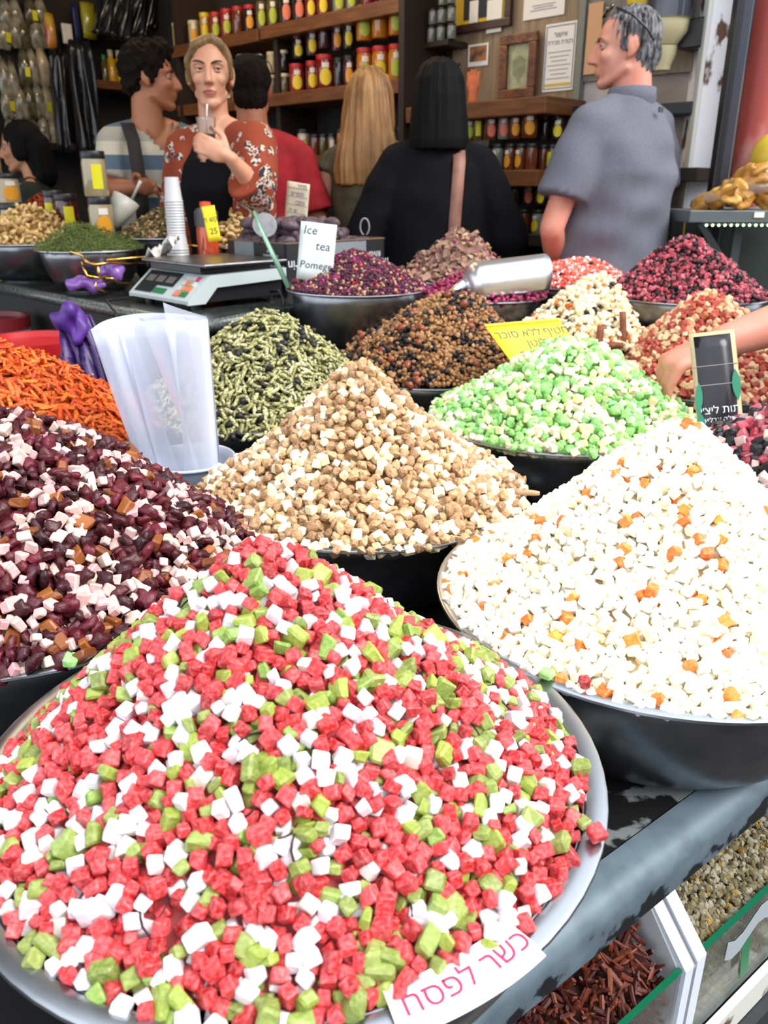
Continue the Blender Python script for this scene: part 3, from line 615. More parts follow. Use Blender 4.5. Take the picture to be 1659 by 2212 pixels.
fill(h10, None, .0120, [
    K(CUBES, RTAN, .0140, .50, 'brick_red_cubes', 'rest of the brick red cubes under the reaching hand', 'brick_red_fruit_cube', 'brick red fruit cube on the heap under the reaching hand', 'candied fruit', 'brick red cubes under the hand', spread=.25, limit=100),
    K(CUBES, TANC, .0140, .50, 'tan_cubes', 'rest of the tan cubes under the reaching hand', 'tan_fruit_cube', 'tan fruit cube on the heap under the reaching hand', 'candied fruit', 'tan cubes under the hand', spread=.25, limit=100)],
    core('redtan_core', lin(130, 54, 44)), seed=30)
rest = 'heap of cream coloured oat and fruit clusters with cinnamon sticks'
fill(h11, None, .0115, [S(CHUNK, OATS, .0150, .88, 'oat_clusters', rest, cat='clusters', spread=.3), S(CHUNK, ORANGEC, .0150, .05, 'oat_clusters', rest, cat='clusters'),
    K(RAISM, RAIS, .0125, .10, 'raisins', 'rest of the raisins on the cream heap', 'raisin', 'black raisin on the cream heap with cinnamon sticks', 'raisin', 'raisins on the cream heap')],
    core('oat_core', lin(214, 184, 132)), seed=31)
rest = 'heap of dark purple flower tea in the round bowl behind the white card'
fill(h12, None, .0072, [S(NUG, ROSET, .0088, .74, 'purple_flower_tea', rest, cat='tea', spread=.3), S(FLAKE, MAGEN, .0120, .08, 'purple_flower_tea', rest, cat='tea'), S(NUG, BEIGEB, .0085, .17, 'purple_flower_tea', rest, cat='tea'), S(NUG, REDB, .0085, .03, 'purple_flower_tea', rest, cat='tea')],
    core('tea_core', lin(56, 26, 40)), seed=32)
fill(h13, None, .0150, [K(V(p_bud, 4), BUDM, .0190, 1., 'rose_buds', 'rest of the magenta rose buds under the scoop', 'rose_bud', 'dried magenta rose bud in the bowl under the big scoop', 'rose bud', 'rose buds under the scoop', spread=.2, limit=80)],
    core('bud_core', lin(90, 22, 52)), seed=33)
rest = 'peaked heap of pinkish bark flakes and petals behind the scoop'
fill(h14, None, .0120, [S(FLAKE, BARK, .0260, .70, 'bark_flakes', rest, cat='tea', flat=.5, spread=.4), S(CHUNK, BEIGEB, .0160, .18, 'bark_flakes', rest, cat='tea', spread=.3), S(FLAKE, MAGEN, .0140, .12, 'bark_flakes', rest, cat='tea')],
    core('bark_core', lin(90, 60, 52)), seed=34, rough_=.5)
rest = 'rounded heap of coral and white bits before the grey polo'
fill(h15, None, .0090, [S(NUG, PKMIX, .0115, .66, 'coral_bits', rest, cat='dried fruit', spread=.3), S(NUG, PKWHT, .0115, .30, 'coral_bits', rest, cat='dried fruit'), S(RAISM, RAIS, .0130, .04, 'coral_bits', rest, cat='dried fruit')],
    core('coral_core', lin(200, 90, 80)), seed=35)
fill(h16, None, .0096, [
    K(CUBES, DRK, .0108, .50, 'rose_red_cubes', 'rest of the rose red cubes on the peaked heap at the right rear', 'small_rose_red_cube', 'small rose red cube on the peaked dark heap at the right rear', 'candied fruit', 'rose red cubes at the right rear', spread=.25, limit=100),
    K(RAISM, RAIS, .0140, .32, 'dark_berries', 'rest of the black berries on the peaked heap at the right rear', 'black_berry', 'black berry on the peaked rose red heap at the right rear', 'dried berry', 'black berries at the right rear', spread=.3, limit=60),
    S(NUG, CRAN, .0125, .18, 'dark_berries', 'x', cat='dried berry')],
    core('dark_core', lin(64, 20, 34)), seed=36)

def stray(mesh, m, px, py, size, name, label, cat, zz_=.8125):      # single pieces that rolled onto a rim
    p = on_z(px, py, zz_ + size * .42); me = mesh.copy(); o = obj_from(name, me, m); o.location = p; o.scale = (size,) * 3; o.rotation_euler = (.1, -.1, px * .01); tag(o, label, cat)
stray(CUBES[1], RED, 1290, 1800, .0110, 'red_fruit_cube', 'single red cube fallen on the right rim of the nearest bowl', 'candied fruit')
stray(BLOCKY[2], GRN, 1256, 1658, .0140, 'green_fruit_chunk', 'single green chunk on the right rim of the nearest bowl', 'candied fruit')
stray(BLOCKY[1], LGRN, 156, 1424, .0130, 'bright_green_fruit_chunk', 'single bright green chunk on the rim of the dark berry bowl', 'candied fruit')
stray(BLOCKY[0], LGRN, 1182, 1454, .0120, 'bright_green_fruit_chunk', 'single bright green chunk on the front rim of the cream white bowl', 'candied fruit')
stray(CUBES[2], RED, 1263, 1474, .0115, 'red_fruit_cube', 'single red cube on the front rim of the cream white bowl', 'candied fruit')
# ---------------------------------------------------------------- people
def blob(prims, vox=.006, smooth=6, disp=None, name='skin'):
    mb = MB()
    for p in prims:
        k = p[0]
        if k == 'e': mb.sphere(p[1], p[2], 3, p[3] if len(p) > 3 else None)
        elif k in 'ck':
            a, b, ra, rb = Vector(p[1]), Vector(p[2]), p[3], p[4]; d = (b - a)
            if d.length < 1e-6: d = Vector((0, 0, 1e-5))
            q = d.to_track_quat('Z', 'Y'); n = 16
            mb.loft([[a + q @ Vector((math.cos(2 * PI * i / n) * ra, math.sin(2 * PI * i / n) * ra, 0)) for i in range(n)], [b + q @ Vector((math.cos(2 * PI * i / n) * rb, math.sin(2 * PI * i / n) * rb, 0)) for i in range(n)]])
            if k == 'c': mb.sphere(a, ra, 2); mb.sphere(b, rb, 2)
        elif k == 'l':                       # rings (z, rx, ry, yoff[, xoff])
            n = 28; mb.loft([[(r[1] * math.cos(2 * PI * i / n) + (r[4] if len(r) > 4 else 0), r[2] * math.sin(2 * PI * i / n) + r[3], r[0]) for i in range(n)] for r in p[1]])
    me = mb.mesh('blob'); ob = bpy.data.objects.new('blob', me); COL.objects.link(ob)
    r = ob.modifiers.new('r', 'REMESH'); r.mode = 'VOXEL'; r.voxel_size = vox; r.use_smooth_shade = True
    sm = ob.modifiers.new('s', 'SMOOTH'); sm.factor = .5; sm.iterations = smooth
    out = bpy.data.meshes.new_from_object(ob.evaluated_get(bpy.context.evaluated_depsgraph_get())); bpy.data.objects.remove(ob); bpy.data.meshes.remove(me)
    if disp:
        n = len(out.vertices); v = np.empty(n * 3); out.vertices.foreach_get('co', v); nr = np.empty(n * 3); out.vertices.foreach_get('normal', nr)
        v = v.reshape(-1, 3); v = disp(v, nr.reshape(-1, 3)); out.vertices.foreach_set('co', v.ravel()); out.update()
    out.polygons.foreach_set('use_smooth', [True] * len(out.polygons)); out.name = name
    return out
def folds(amp=.004, f=22, seed=0):           # cloth folds, mostly slanting
    ph = np.random.default_rng(seed).uniform(0, 6, 6)
    def d(v, n):
        x, y, z = v.T; w = np.sin(z * f * .5 + x * 9 + ph[0]) * 1.5
        k = np.sin(z * f + x * f * .45 + w + ph[1]) * .6 + np.sin(z * f * 1.7 - x * f * .8 + y * 11 + ph[2] + w) * .4 + .5 * np.sin(x * f * 1.3 + z * 4 + ph[3])
        return v + n * (k * amp)[:, None]
    return d
def strands(amp=.005, f=60, seed=0, curly=False):
    ph = np.random.default_rng(seed).uniform(0, 6, 6)
    def d(v, n):
        x, y, z = v.T
        if curly: k = np.sin(x * f + ph[0] + 2 * np.sin(z * f * .4)) * np.sin(y * f + ph[1]) + np.sin(z * f * 1.1 + ph[2]) * np.sin(x * f * 1.6 + y * f)
        else:
            a = np.arctan2(y, x) * f / 6; k = np.sin(a + np.sin(z * 9 + ph[0]) * 1.2) + .6 * np.sin(a * 2.3 + ph[1] + z * 6) + .4 * np.sin(a * 4.1 + ph[2])
        return v + n * (k * amp)[:, None]
    return d
def mz(a): return Matrix.Rotation(a, 3, 'Z')
def hand_prims(w, d, n, side, curls=(.5, .5, .4), thumb=.7, k=1.0, spread=.0):
    """palm with four fingers of unequal length and a thumb; d along the hand, n the palm side, side towards the thumb"""
    w, d, n, side = Vector(w), Vector(d).normalized(), Vector(n).normalized(), Vector(side).normalized()
    side = (side - d * side.dot(d)).normalized(); n = (n - d * n.dot(d) - side * n.dot(side)).normalized()
    M = Matrix((side, n, d)).transposed(); P = [('e', w + d * .050 * k, (.040 * k, .0155 * k, .054 * k), M), ('c', w - d * .01 * k, w + d * .03 * k, .024 * k, .022 * k)]
    for i, (off, L, r) in enumerate(((.029, .074, .0092), (.010, .083, .0095), (-.009, .077, .0091), (-.027, .060, .0080))):
        b = w + (d * .088 + side * off) * k; a = 0.; c = curls[i] if isinstance(curls[0], (tuple, list)) else curls; prev = b - d * .03 * k
        P.append(('c', prev, b, r * k * 1.05, r * k * 1.08))
        dd = (d + side * spread * (1.5 - i) * .3).normalized()
        for j, f_ in enumerate((.46, .30, .24)):
            a += c[j]; e = b + (dd * math.cos(a) + n * math.sin(a)) * (L * f_ * k); P.append(('c', b, e, r * k * (1.06 - .1 * j), r * k * (.98 - .12 * j))); b = e
    t0 = w + (d * .022 + side * .026) * k; t1 = t0 + (d * .55 + side * .75 + n * .35 * thumb).normalized() * .042 * k; t2 = t1 + (d * .85 + side * .25 + n * .6 * thumb).normalized() * .033 * k; t3 = t2 + (d * .9 - side * .05 + n * .8 * thumb).normalized() * .026 * k
    P += [('c', t0, t1, .0145 * k, .0115 * k), ('c', t1, t2, .0112 * k, .010 * k), ('c', t2, t3, .0098 * k, .0082 * k)]
    return P
def head_prims(hc, R, female=False):
    T = lambda p: hc + R @ Vector(p)
    j = .86 if female else 1.0
    P = [('e', T((0, .012, .030)), (.075, .095, .086), R), ('e', T((0, -.026, -.028)), (.062 * j, .064, .080), R), ('e', T((0, -.030, -.060)), (.053 * j, .052, .050), R), ('e', T((0, -.062, -.098)), (.026 * j, .026, .020), R),
         ('c', T((-.052 * j, .0, -.062)), T((-.022 * j, -.058, -.094)), .018 * j, .016), ('c', T((.052 * j, .0, -.062)), T((.022 * j, -.058, -.094)), .018 * j, .016),
         ('e', T((-.036 * j, -.058, -.022)), (.026, .026, .024), R), ('e', T((.036 * j, -.058, -.022)), (.026, .026, .024), R),
         ('c', T((0, -.086, .018)), T((0, -.108, -.026)), .0075, .0115), ('e', T((0, -.110, -.032)), (.012, .012, .010), R), ('e', T((-.011, -.098, -.034)), (.009, .011, .008), R), ('e', T((.011, -.098, -.034)), (.009, .011, .008), R),
         ('c', T((-.012, -.078, .026)), T((-.046, -.066, .024)), .010, .008), ('c', T((.012, -.078, .026)), T((.046, -.066, .024)), .010, .008),
         ('e', T((0, -.086, -.060)), (.024, .011, .0065), R), ('e', T((0, -.083, -.071)), (.020, .011, .0070), R),
         ('c', T((0, .030, -.060)), T((0, .035, -.215)), .052 if female else .060, .056 if female else .066)]
    for s in (-1, 1):
        Re = R @ Matrix.Rotation(s * .35, 3, 'Z')
        P += [('e', T((s * .077, .014, -.002)), (.008, .019, .031), Re), ('e', T((s * .074, .006, -.028)), (.008, .010, .012), Re), ('c', T((s * .080, .026, .020)), T((s * .080, .030, -.008)), .006, .005)]
    return P
def head_carve(hc, R):
    Ri = np.array(R.transposed()); c = np.array(hc)
    def d(v, n):
        L = (v - c) @ Ri.T; off = np.zeros(len(v)); front = L[:, 1] < -.03
        for s in (-1, 1):
            q = ((L[:, 0] - s * .031) / .016) ** 2 + ((L[:, 2] - .008) / .011) ** 2; off += .0065 * np.exp(-q) * front
            q = ((L[:, 0] - s * .010) / .004) ** 2 + ((L[:, 2] + .040) / .003) ** 2; off += .004 * np.exp(-q) * front
        q = (L[:, 0] / .022) ** 4 + ((L[:, 2] + .0655) / .0022) ** 2; off += .004 * np.exp(-q) * front
        q = (L[:, 0] / .015) ** 2 + ((L[:, 2] + .083) / .006) ** 2; off += .003 * np.exp(-q) * front
        return v + (np.array(R @ Vector((0, 1, 0)))[None, :]) * off[:, None]
    return d
def skin(name, c, c2): return mat(name, c, c2, scale=9, rough=.5, sss=.08, lo=.3, hi=.75)
EYEW = mat('eye_white', lin(176, 164, 156), rough=.2); IRIS = mat('dark_iris', lin(48, 36, 28), rough=.1)
def person(loc, yaw, s, label, sk, head_yaw=0., head_pitch=0., female=False, arms=None, vox=.007, shirt=None, sleeve=.55, torso=None, hair=None, shirt_mat=None, trouser_mat=None, hair_mat=None, eyes=True, brow_mat=None, vneck=None, sleeve_r=(.078, .068), fold=.004, lips=None, legs=True, armk=1.0):
    root = empty('person', loc, yaw, label, 'person'); root.scale = (s, s, s)
    wid = .90 if female else 1.0
    hc = Vector((0, -.015, 1.630)); R = mz(head_yaw) @ Matrix.Rotation(head_pitch, 3, 'X')
    A = {'L': dict(e=(.235, .03, 1.13), w=(.245, -.05, .89)), 'R': dict(e=(-.235, .03, 1.13), w=(-.245, -.05, .89))}
    for k_, v_ in (arms or {}).items(): A[k_].update(v_)
    P = head_prims(hc, R, female)
    P += [('e', (0, .015, 1.30), (.150 * wid, .098, .18)), ('e', (0, .01, 1.08), (.132 * wid, .092, .17)), ('e', (0, .015, .95), (.155, .10, .13)), ('c', (-.14 * wid, .015, 1.395), (.14 * wid, .015, 1.395), .048, .048), ('c', (0, .03, 1.46), (-.11 * wid, .02, 1.43), .05, .045), ('c', (0, .03, 1.46), (.11 * wid, .02, 1.43), .05, .045)]
    sl = []
    for k_, x in (('L', 1), ('R', -1)):
        a = A[k_]; sh = Vector((x * .176 * wid, .015, 1.388)); e = Vector(a['e']); w = Vector(a['w']); t = (.88 if female else 1.0) * armk
        P += [('c', sh, e, .052 * t, .041 * t), ('c', e, e.lerp(w, .35), .041 * t, .040 * t), ('c', e.lerp(w, .35), w, .040 * t, .026 * t)]
        d = a.get('d', w - e); n = a.get('n', (-x, 0, 0)); sd = a.get('s', (0, -1, 0)); P += hand_prims(w, d, n, sd, a.get('curl', (.35, .35, .3)), a.get('thumb', .7), (.92 if female else 1.0) * a.get('k', 1.0))
        sl.append((sh, e, w))
    if legs:
        for x in (-1, 1): P += [('c', (x * .085, .015, .92), (x * .095, 0, .50), .085, .055), ('c', (x * .095, 0, .50), (x * .1, .03, .09), .052, .036), ('c', (x * .1, .03, .05), (x * .11, -.12, .035), .034, .028)]
    obj_from('body', blob(P, vox, 5, head_carve(hc, R)), sk, root)
    if shirt_mat:
        prof = torso or [(.80, .182, .13, .015), (.95, .186, .132, .015), (1.10, .172, .126, .015), (1.25, .186, .128, .018), (1.36, .184, .118, .018), (1.42, .150, .095, .020), (1.455, .105, .082, .022), (1.482, .078, .075, .022)]
        Q = [('l', [(z, rx * (wid if not torso else 1), ry, yo) for z, rx, ry, yo in prof])]
        for sh, e, w in sl:
            r0 = sleeve_r[0] * .80; Q += [('c', Vector((sh.x * .34, sh.y + .006, sh.z + .048)), sh, .060, r0), ('c', Vector((sh.x * .6, sh.y, sh.z - .02)), sh, .062, r0)]
            m_ = sh.lerp(e, .35)
            if sleeve <= 1: Q += [('c', sh, m_ if sleeve > .35 else sh.lerp(e, sleeve * .5), r0, r0 * .98), ('k', sh.lerp(e, .05), sh.lerp(e, sleeve), r0, sleeve_r[1])]
            else: Q += [('c', sh, m_, r0, sleeve_r[0] * .92), ('c', m_, e, sleeve_r[0] * .92, sleeve_r[1]), ('k', e, e.lerp(w, sleeve - 1), sleeve_r[1], sleeve_r[1] * .85)]
        sme = blob(Q, .010, 5, folds(fold, 24, int(abs(loc[0]) * 100)))
        if vneck:                            # open the neckline
            bm = bmesh.new(); bm.from_mesh(sme); bmesh.ops.delete(bm, geom=[v for v in bm.verts if v.co.y < .03 and v.co.z > vneck[0] and abs(v.co.x) < (v.co.z - vneck[0]) * vneck[1]], context='VERTS'); bm.to_mesh(sme); bm.free()
        obj_from('shirt', sme, shirt_mat, root)
    if trouser_mat:
        Q = [('e', (0, .015, .93), (.172, .118, .12))]
        for x in (-1, 1): Q += [('c', (x * .085, .015, .90), (x * .095, 0, .50), .095, .072), ('k', (x * .095, 0, .52), (x * .1, .03, .07), .072, .062)]
        obj_from('trousers', blob(Q, .018, 4, folds(.004, 18, 3)), trouser_mat, root)
        for x in (-1, 1): obj_from('shoe', blob([('c', (x * .1, .04, .045), (x * .11, -.13, .038), .045, .038), ('e', (x * .1, .03, .07), (.045, .06, .05))], .01, 4), BLACK, root)
    if hair:
        obj_from('hair', blob([tuple([q[0]] + [(hc + R @ Vector(q[1]))] + [q[2], R] if q[0] == 'e' else [q[0], hc + R @ Vector(q[1]), hc + R @ Vector(q[2]), q[3], q[4]]) if q[0] in 'eck' else q for q in hair['p']], hair.get('vox', .006), hair.get('sm', 3), hair.get('d')), hair_mat, root)
    if eyes:
        for x in (-1, 1):
            o = MB().sphere(hc + R @ Vector((x * .031, -.0690, .008)), .0112, 2).obj('eye', EYEW, root, True)
            g = hair.get('gaze', 0.) if hair else 0.
            MB().sphere(hc + R @ Vector((x * .031 + math.sin(g) * .0080, -.0690 - math.cos(g) * .0080, .008)), (.0060, .0042, .0060), 2, R).obj('iris', IRIS, o, True)
            pts = [hc + R @ Vector((x * (.031 + u * .016), -.0795 + .006 * u * u, .0145 - .004 * u * u)) for u in (-1, -.5, 0, .5, 1)]
            MB().tube(pts, [.002, .0038, .0044, .0038, .002], 6).obj('eyelid', sk, root, True)
            pts = [hc + R @ Vector((x * (.031 + u * .015), -.0790 + .005 * u * u, .0005 + .003 * u * u)) for u in (-1, -.5, 0, .5, 1)]
            MB().tube(pts, [.0015, .0028, .0032, .0028, .0015], 6).obj('eyelid', sk, root, True)
            if brow_mat:
                pts = [hc + R @ Vector((x * (.031 + u * .019), -.0875 + .007 * max(u, 0) ** 2 + .002 * abs(u), .030 + .003 * u - .004 * u * u)) for u in (-1, -.5, 0, .5, 1)]
                MB().tube(pts, [.0025, .0036, .0034, .003, .0015], 6, flat=1.0).obj('eyebrow', brow_mat, root, True)
    if lips:
        for dz, r_ in ((-.0610, .0042), (-.0700, .0050)):
            pts = [hc + R @ Vector((u * .022, -.0925 + .010 * u * u + (.003 if dz < -.065 else 0), dz - .002 * (1 - u * u) * (-1 if dz < -.065 else -1) - .003 * u * u * (1 if dz > -.065 else -1))) for u in (-1, -.6, -.2, .2, .6, 1)]
            MB().tube(pts, [.001, r_ * .8, r_, r_, r_ * .8, .001], 8).obj('lip', lips, root, True)
    return root, (lambda p: hc + R @ Vector(p)), R
def to_local(root_loc, yaw, s, p):
    return (Matrix.Rotation(-yaw, 3, 'Z') @ (Vector(p) - Vector(root_loc))) / s
SK_TAN = skin('tan_skin', lin(178, 118, 84), lin(160, 96, 66)); SK_LIGHT = skin('light_skin', lin(214, 160, 130), lin(200, 138, 108)); SK_PINK = skin('ruddy_skin', lin(214, 152, 130), lin(204, 126, 106)); SK_OLIVE = skin('olive_skin', lin(196, 140, 104), lin(178, 118, 84))
def hairmat(name, a, b, rough=.5): return mat(name, a, b, scale=26, stretch=(1, 1, .10), rough=rough, lo=.3, hi=.7, bump=.5, bscale=60)
GREYHAIR = mat('grey_hair', lin(150, 150, 152), lin(40, 42, 46), scale=70, stretch=(1, 1, .25), rough=.75, spec=.2, lo=.35, hi=.65, bump=.9, bscale=140); BLACKHAIR = mat('black_hair', lin(12, 11, 12), lin(6, 6, 7), scale=26, stretch=(1, 1, .1), rough=.75, spec=.15, lo=.3, hi=.7, bump=.5, bscale=60); BROWNHAIR = mat('dark_brown_hair', lin(34, 26, 21), lin(16, 12, 10), scale=40, rough=.85, spec=.12, lo=.3, hi=.7, bump=.9, bscale=120); BLONDHAIR = hairmat('blonde_hair', lin(178, 130, 74), lin(112, 74, 38)); ASHHAIR = hairmat('ash_blonde_hair', lin(150, 118, 76), lin(104, 78, 48))
DARKBROW = mat('dark_brow', lin(70, 50, 36), rough=.8); GREYBROW = mat('grey_brow', lin(110, 96, 86), rough=.8)
NAVY = mat('navy_trousers', lin(34, 36, 46), lin(26, 28, 36), scale=40, rough=.9)
CHAR = mat('heather_grey_polo', lin(104, 105, 116), lin(88, 90, 102), scale=120, stretch=(1, 1, 6), rough=.9, bump=.2, bscale=200)
# --- man in the grey polo, seen from behind on the right
loc = (.845, 3.20, 0); yw = math.radians(217); sc_ = 1.055
tl = lambda p: to_local(loc, yw, sc_, p)
man, hp, R = person(loc, yw, sc_, 'man in a grey polo with sunglasses on his grey hair, seen from behind', SK_PINK, head_yaw=math.radians(46), head_pitch=.06, vox=.0064,
    arms={'L': dict(e=tl(at_y(1192, 492, 3.02)), w=tl(at_y(1205, 600, 3.22))), 'R': dict(e=(-.27, -.02, 1.14), w=(-.16, -.22, 1.05))},
    torso=[(.80, .220, .185, .0), (.95, .232, .195, -.010), (1.10, .232, .195, -.010), (1.25, .232, .175, .01), (1.34, .215, .14, .02), (1.41, .160, .105, .025), (1.455, .115, .085, .025), (1.485, .082, .078, .025)],
    shirt_mat=CHAR, sleeve=.72, sleeve_r=(.092, .090), trouser_mat=NAVY, hair_mat=GREYHAIR, brow_mat=GREYBROW, fold=.0065,
    hair=dict(p=[('e', (0, .024, .040), (.0815, .093, .084)), ('e', (0, .060, -.020), (.066, .055, .062)), ('e', (0, .055, -.060), (.054, .042, .035)), ('e', (-.066, .0, .012), (.014, .022, .030)), ('e', (.066, .0, .012), (.014, .022, .030))], d=strands(.0032, 150, 1), vox=.004, sm=2))
MB().loft([[(r_ * math.cos(2 * PI * i / 24), r_ * .95 * math.sin(2 * PI * i / 24) + y0, z) for i in range(24)] for r_, y0, z in ((.080, .030, 1.455), (.084, .032, 1.478), (.079, .034, 1.510), (.074, .034, 1.512), (.076, .03, 1.47))], cap=False).obj('collar', CHAR, man, True)
MB().tube([(-.14, .118, 1.36), (-.07, .146, 1.335), (0, .152, 1.33), (.07, .146, 1.335), (.14, .118, 1.36)], .0022, 6).obj('yoke_seam', mat('dark_seam', lin(58, 60, 70), rough=.9), man, True)
MB().box((-.02, .140, 1.44), (.022, .004, .016)).obj('collar_label', BLACK, man)
sg = empty('sunglasses', (0, 0, 0), 0, 'black sunglasses pushed up on the hair of the man in the grey polo', 'sunglasses')
Mw = Matrix.Translation(Vector(loc)) @ Matrix.Rotation(yw, 4, 'Z') @ Matrix.Scale(sc_, 4); sg.location = loc; sg.rotation_euler = (0, 0, yw); sg.scale = (sc_,) * 3
for x in (-1, 1):
    MB().tube([hp((x * .070, -.040, .108)), hp((x * .084, .010, .082)), hp((x * .087, .055, .040)), hp((x * .080, .080, .005))], [.004, .004, .004, .0035], 6).obj('temple', BLACK, sg, True)
    MB().sphere(hp((x * .034, -.056, .112)), (.032, .009, .021), 2, R @ Matrix.Rotation(-.75, 3, 'X')).obj('lens', mat('dark_lens', lin(28, 26, 26), rough=.08, coat=1.), sg, True)
MB().tube([hp((-.012, -.062, .118)), hp((0, -.062, .121)), hp((.012, -.062, .118))], .003, 6).obj('bridge', STEELRIM, sg, True)
# --- woman with black bob and black top, seen from behind
loc = (.20, 3.32, 0); BLACKCL = mat('black_knit', lin(11, 12, 17), lin(8, 9, 13), scale=30, rough=.95, spec=.2)
person(loc, PI, .975, 'person with a black bob in a loose black top, seen from behind', SK_LIGHT, female=True, vox=.011, shirt_mat=BLACKCL, sleeve=1.9, sleeve_r=(.088, .082), trouser_mat=NAVY, hair_mat=BLACKHAIR, eyes=False,
    arms={'L': dict(e=(.285, .04, 1.12), w=(.30, -.06, .88)), 'R': dict(e=(-.285, .04, 1.12), w=(-.30, -.06, .88))},
    torso=[(.70, .225, .17, .015), (.90, .225, .165, .015), (1.10, .215, .15, .015), (1.25, .212, .14, .018), (1.36, .190, .12, .018), (1.42, .150, .095, .02), (1.46, .10, .08, .022), (1.49, .07, .07, .022)],
    hair=dict(p=[('l', [(1.435, .104, .085, .055), (1.47, .112, .10, .045), (1.54, .107, .105, .035), (1.62, .098, .108, .025), (1.68, .090, .104, .015), (1.725, .066, .078, .01), (1.748, .03, .036, .01)])], d=strands(.0022, 70, 2)))
strap = MB().sheet([[(.255 + .0 * i + dx, 3.195 + y_, z) for dx in (-.022, .022)] for i, (y_, z) in enumerate([(.10, 1.405), (.04, 1.395), (-.008, 1.36), (-.022, 1.25), (-.040, 1.10), (-.045, .98)])], .004)
st = strap.obj('bag_strap', mat('brown_leather', lin(142, 98, 84), lin(120, 80, 68), scale=20, rough=.6), None, True); tag(st, 'brown leather bag strap over the back of the person in black', 'bag strap')
for v in st.data.vertices: v.co.x += (1.40 - v.co.z) * -.06 + .02
# --- woman with long blonde hair, seen from behind
loc = (-.055, 3.62, 0); OLIVE = mat('olive_top', lin(96, 90, 68), lin(80, 74, 54), scale=30, rough=.9)
person(loc, PI - .15, .985, 'person with long blonde hair in a sleeveless olive top, seen from behind', SK_LIGHT, female=True, vox=.011, shirt_mat=OLIVE, sleeve=.12, sleeve_r=(.064, .062), trouser_mat=mat('khaki_skirt', lin(84, 76, 54), lin(70, 62, 44), scale=30, rough=.9), hair_mat=BLONDHAIR, eyes=False,
    arms={'R': dict(e=(-.23, -.02, 1.13), w=(-.12, -.26, 1.10)), 'L': dict(e=(.245, 0, 1.13), w=(.10, -.24, 1.14))},
    hair=dict(p=[('l', [(1.30, .125, .030, .125), (1.36, .135, .045, .115), (1.43, .128, .062, .095), (1.50, .108, .078, .068), (1.58, .100, .095, .040), (1.65, .092, .102, .022), (1.70, .074, .090, .012), (1.738, .034, .046, .01)])], d=strands(.0042, 80, 3)))
# --- man in red, seen from behind
loc = (-.525, 3.58, 0); REDCL = mat('red_shirt', lin(168, 22, 34), lin(140, 14, 26), scale=20, rough=.85)
p4, hp, R = person(loc, PI + .1, 1.0, 'man with short dark hair in a red shirt, seen from behind', SK_TAN, vox=.011, shirt_mat=REDCL, sleeve=.82, sleeve_r=(.085, .082), trouser_mat=NAVY, hair_mat=BROWNHAIR, eyes=False,
    arms={'L': dict(e=(.255, .03, 1.13), w=(.2, -.2, 1.0)), 'R': dict(e=(-.25, .03, 1.13), w=(-.2, -.2, 1.0))},
    hair=dict(p=[('e', (0, .022, .036), (.082, .096, .088)), ('e', (0, .058, -.030), (.068, .052, .058))], d=strands(.0015, 120, 4), vox=.005))
MB().sheet([[(x, .152 - .35 * abs(x - .06) ** 1.6, z) for x in (.035, .10, .155)] for z in (.86, 1.0, 1.15, 1.25, 1.33)] + [[(x, .128, 1.40) for x in (.045, .09, .135)], [(x, .10, 1.448) for x in (.05, .085, .12)]], .006).obj('black_panel', BLACKCL, p4, True)
sg = empty('sunglasses', loc, PI + .1, 'sunglasses resting on the dark hair of the man in the red shirt', 'sunglasses')
for x in (-1, 1): MB().tube([hp((x * .050, -.05, .112)), hp((x * .078, .0, .098)), hp((x * .088, .05, .062))], .003, 6).obj('temple', BLACK, sg, True); MB().sphere(hp((x * .030, -.060, .122)), (.028, .008, .018), 2, Matrix.Rotation(-.9, 3, 'X')).obj('lens', MATS['dark_lens'], sg, True)
# --- blonde woman facing the camera with a cup
loc = (-.612, 3.27, 0); yw = -.50; sc_ = 1.01; tl = lambda p: to_local(loc, yw, sc_, p)
KIM, nt, b = base_mat('rust_floral_kimono', .85); tc = node(nt, 'ShaderNodeTexCoord')
v1 = node(nt, 'ShaderNodeTexVoronoi'); v1.inputs['Scale'].default_value = 24; n1 = node(nt, 'ShaderNodeTexNoise'); n1.inputs['Scale'].default_value = 42; n2 = node(nt, 'ShaderNodeTexNoise'); n2.inputs['Scale'].default_value = 6
for q in (v1, n1, n2): nt.links.new(tc.outputs['Object'], q.inputs['Vector'])
c1 = node(nt, 'ShaderNodeValToRGB'); e = c1.color_ramp.elements; c1.color_ramp.interpolation = 'CONSTANT'; e[0].color = lin(52, 40, 52); e[1].position = .46; e[1].color = lin(206, 190, 172); e2 = e.new(.56); e2.color = lin(120, 40, 36); e3 = e.new(.66); e3.color = lin(216, 206, 190)
nt.links.new(n1.outputs[0], c1.inputs[0])
m1 = node(nt, 'ShaderNodeMath', operation='ADD'); nt.links.new(v1.outputs['Distance'], m1.inputs[0]); nt.links.new(n2.outputs[0], m1.inputs[1])
lt = node(nt, 'ShaderNodeMath', operation='LESS_THAN'); lt.inputs[1].default_value = .93; nt.links.new(m1.outputs[0], lt.inputs[0])
mx = node(nt, 'ShaderNodeMix', data_type='RGBA'); nt.links.new(lt.outputs[0], mx.inputs[0]); mx.inputs[6].default_value = lin(142, 58, 30); nt.links.new(c1.outputs[0], mx.inputs[7]); nt.links.new(mx.outputs[2], b.inputs['Base Color'])
el = tl(at_y(556, 408, 3.12)); wr_ = tl(at_y(496, 340, 3.02))
hd = (tl(at_y(412, 300, 2.99)) - wr_)
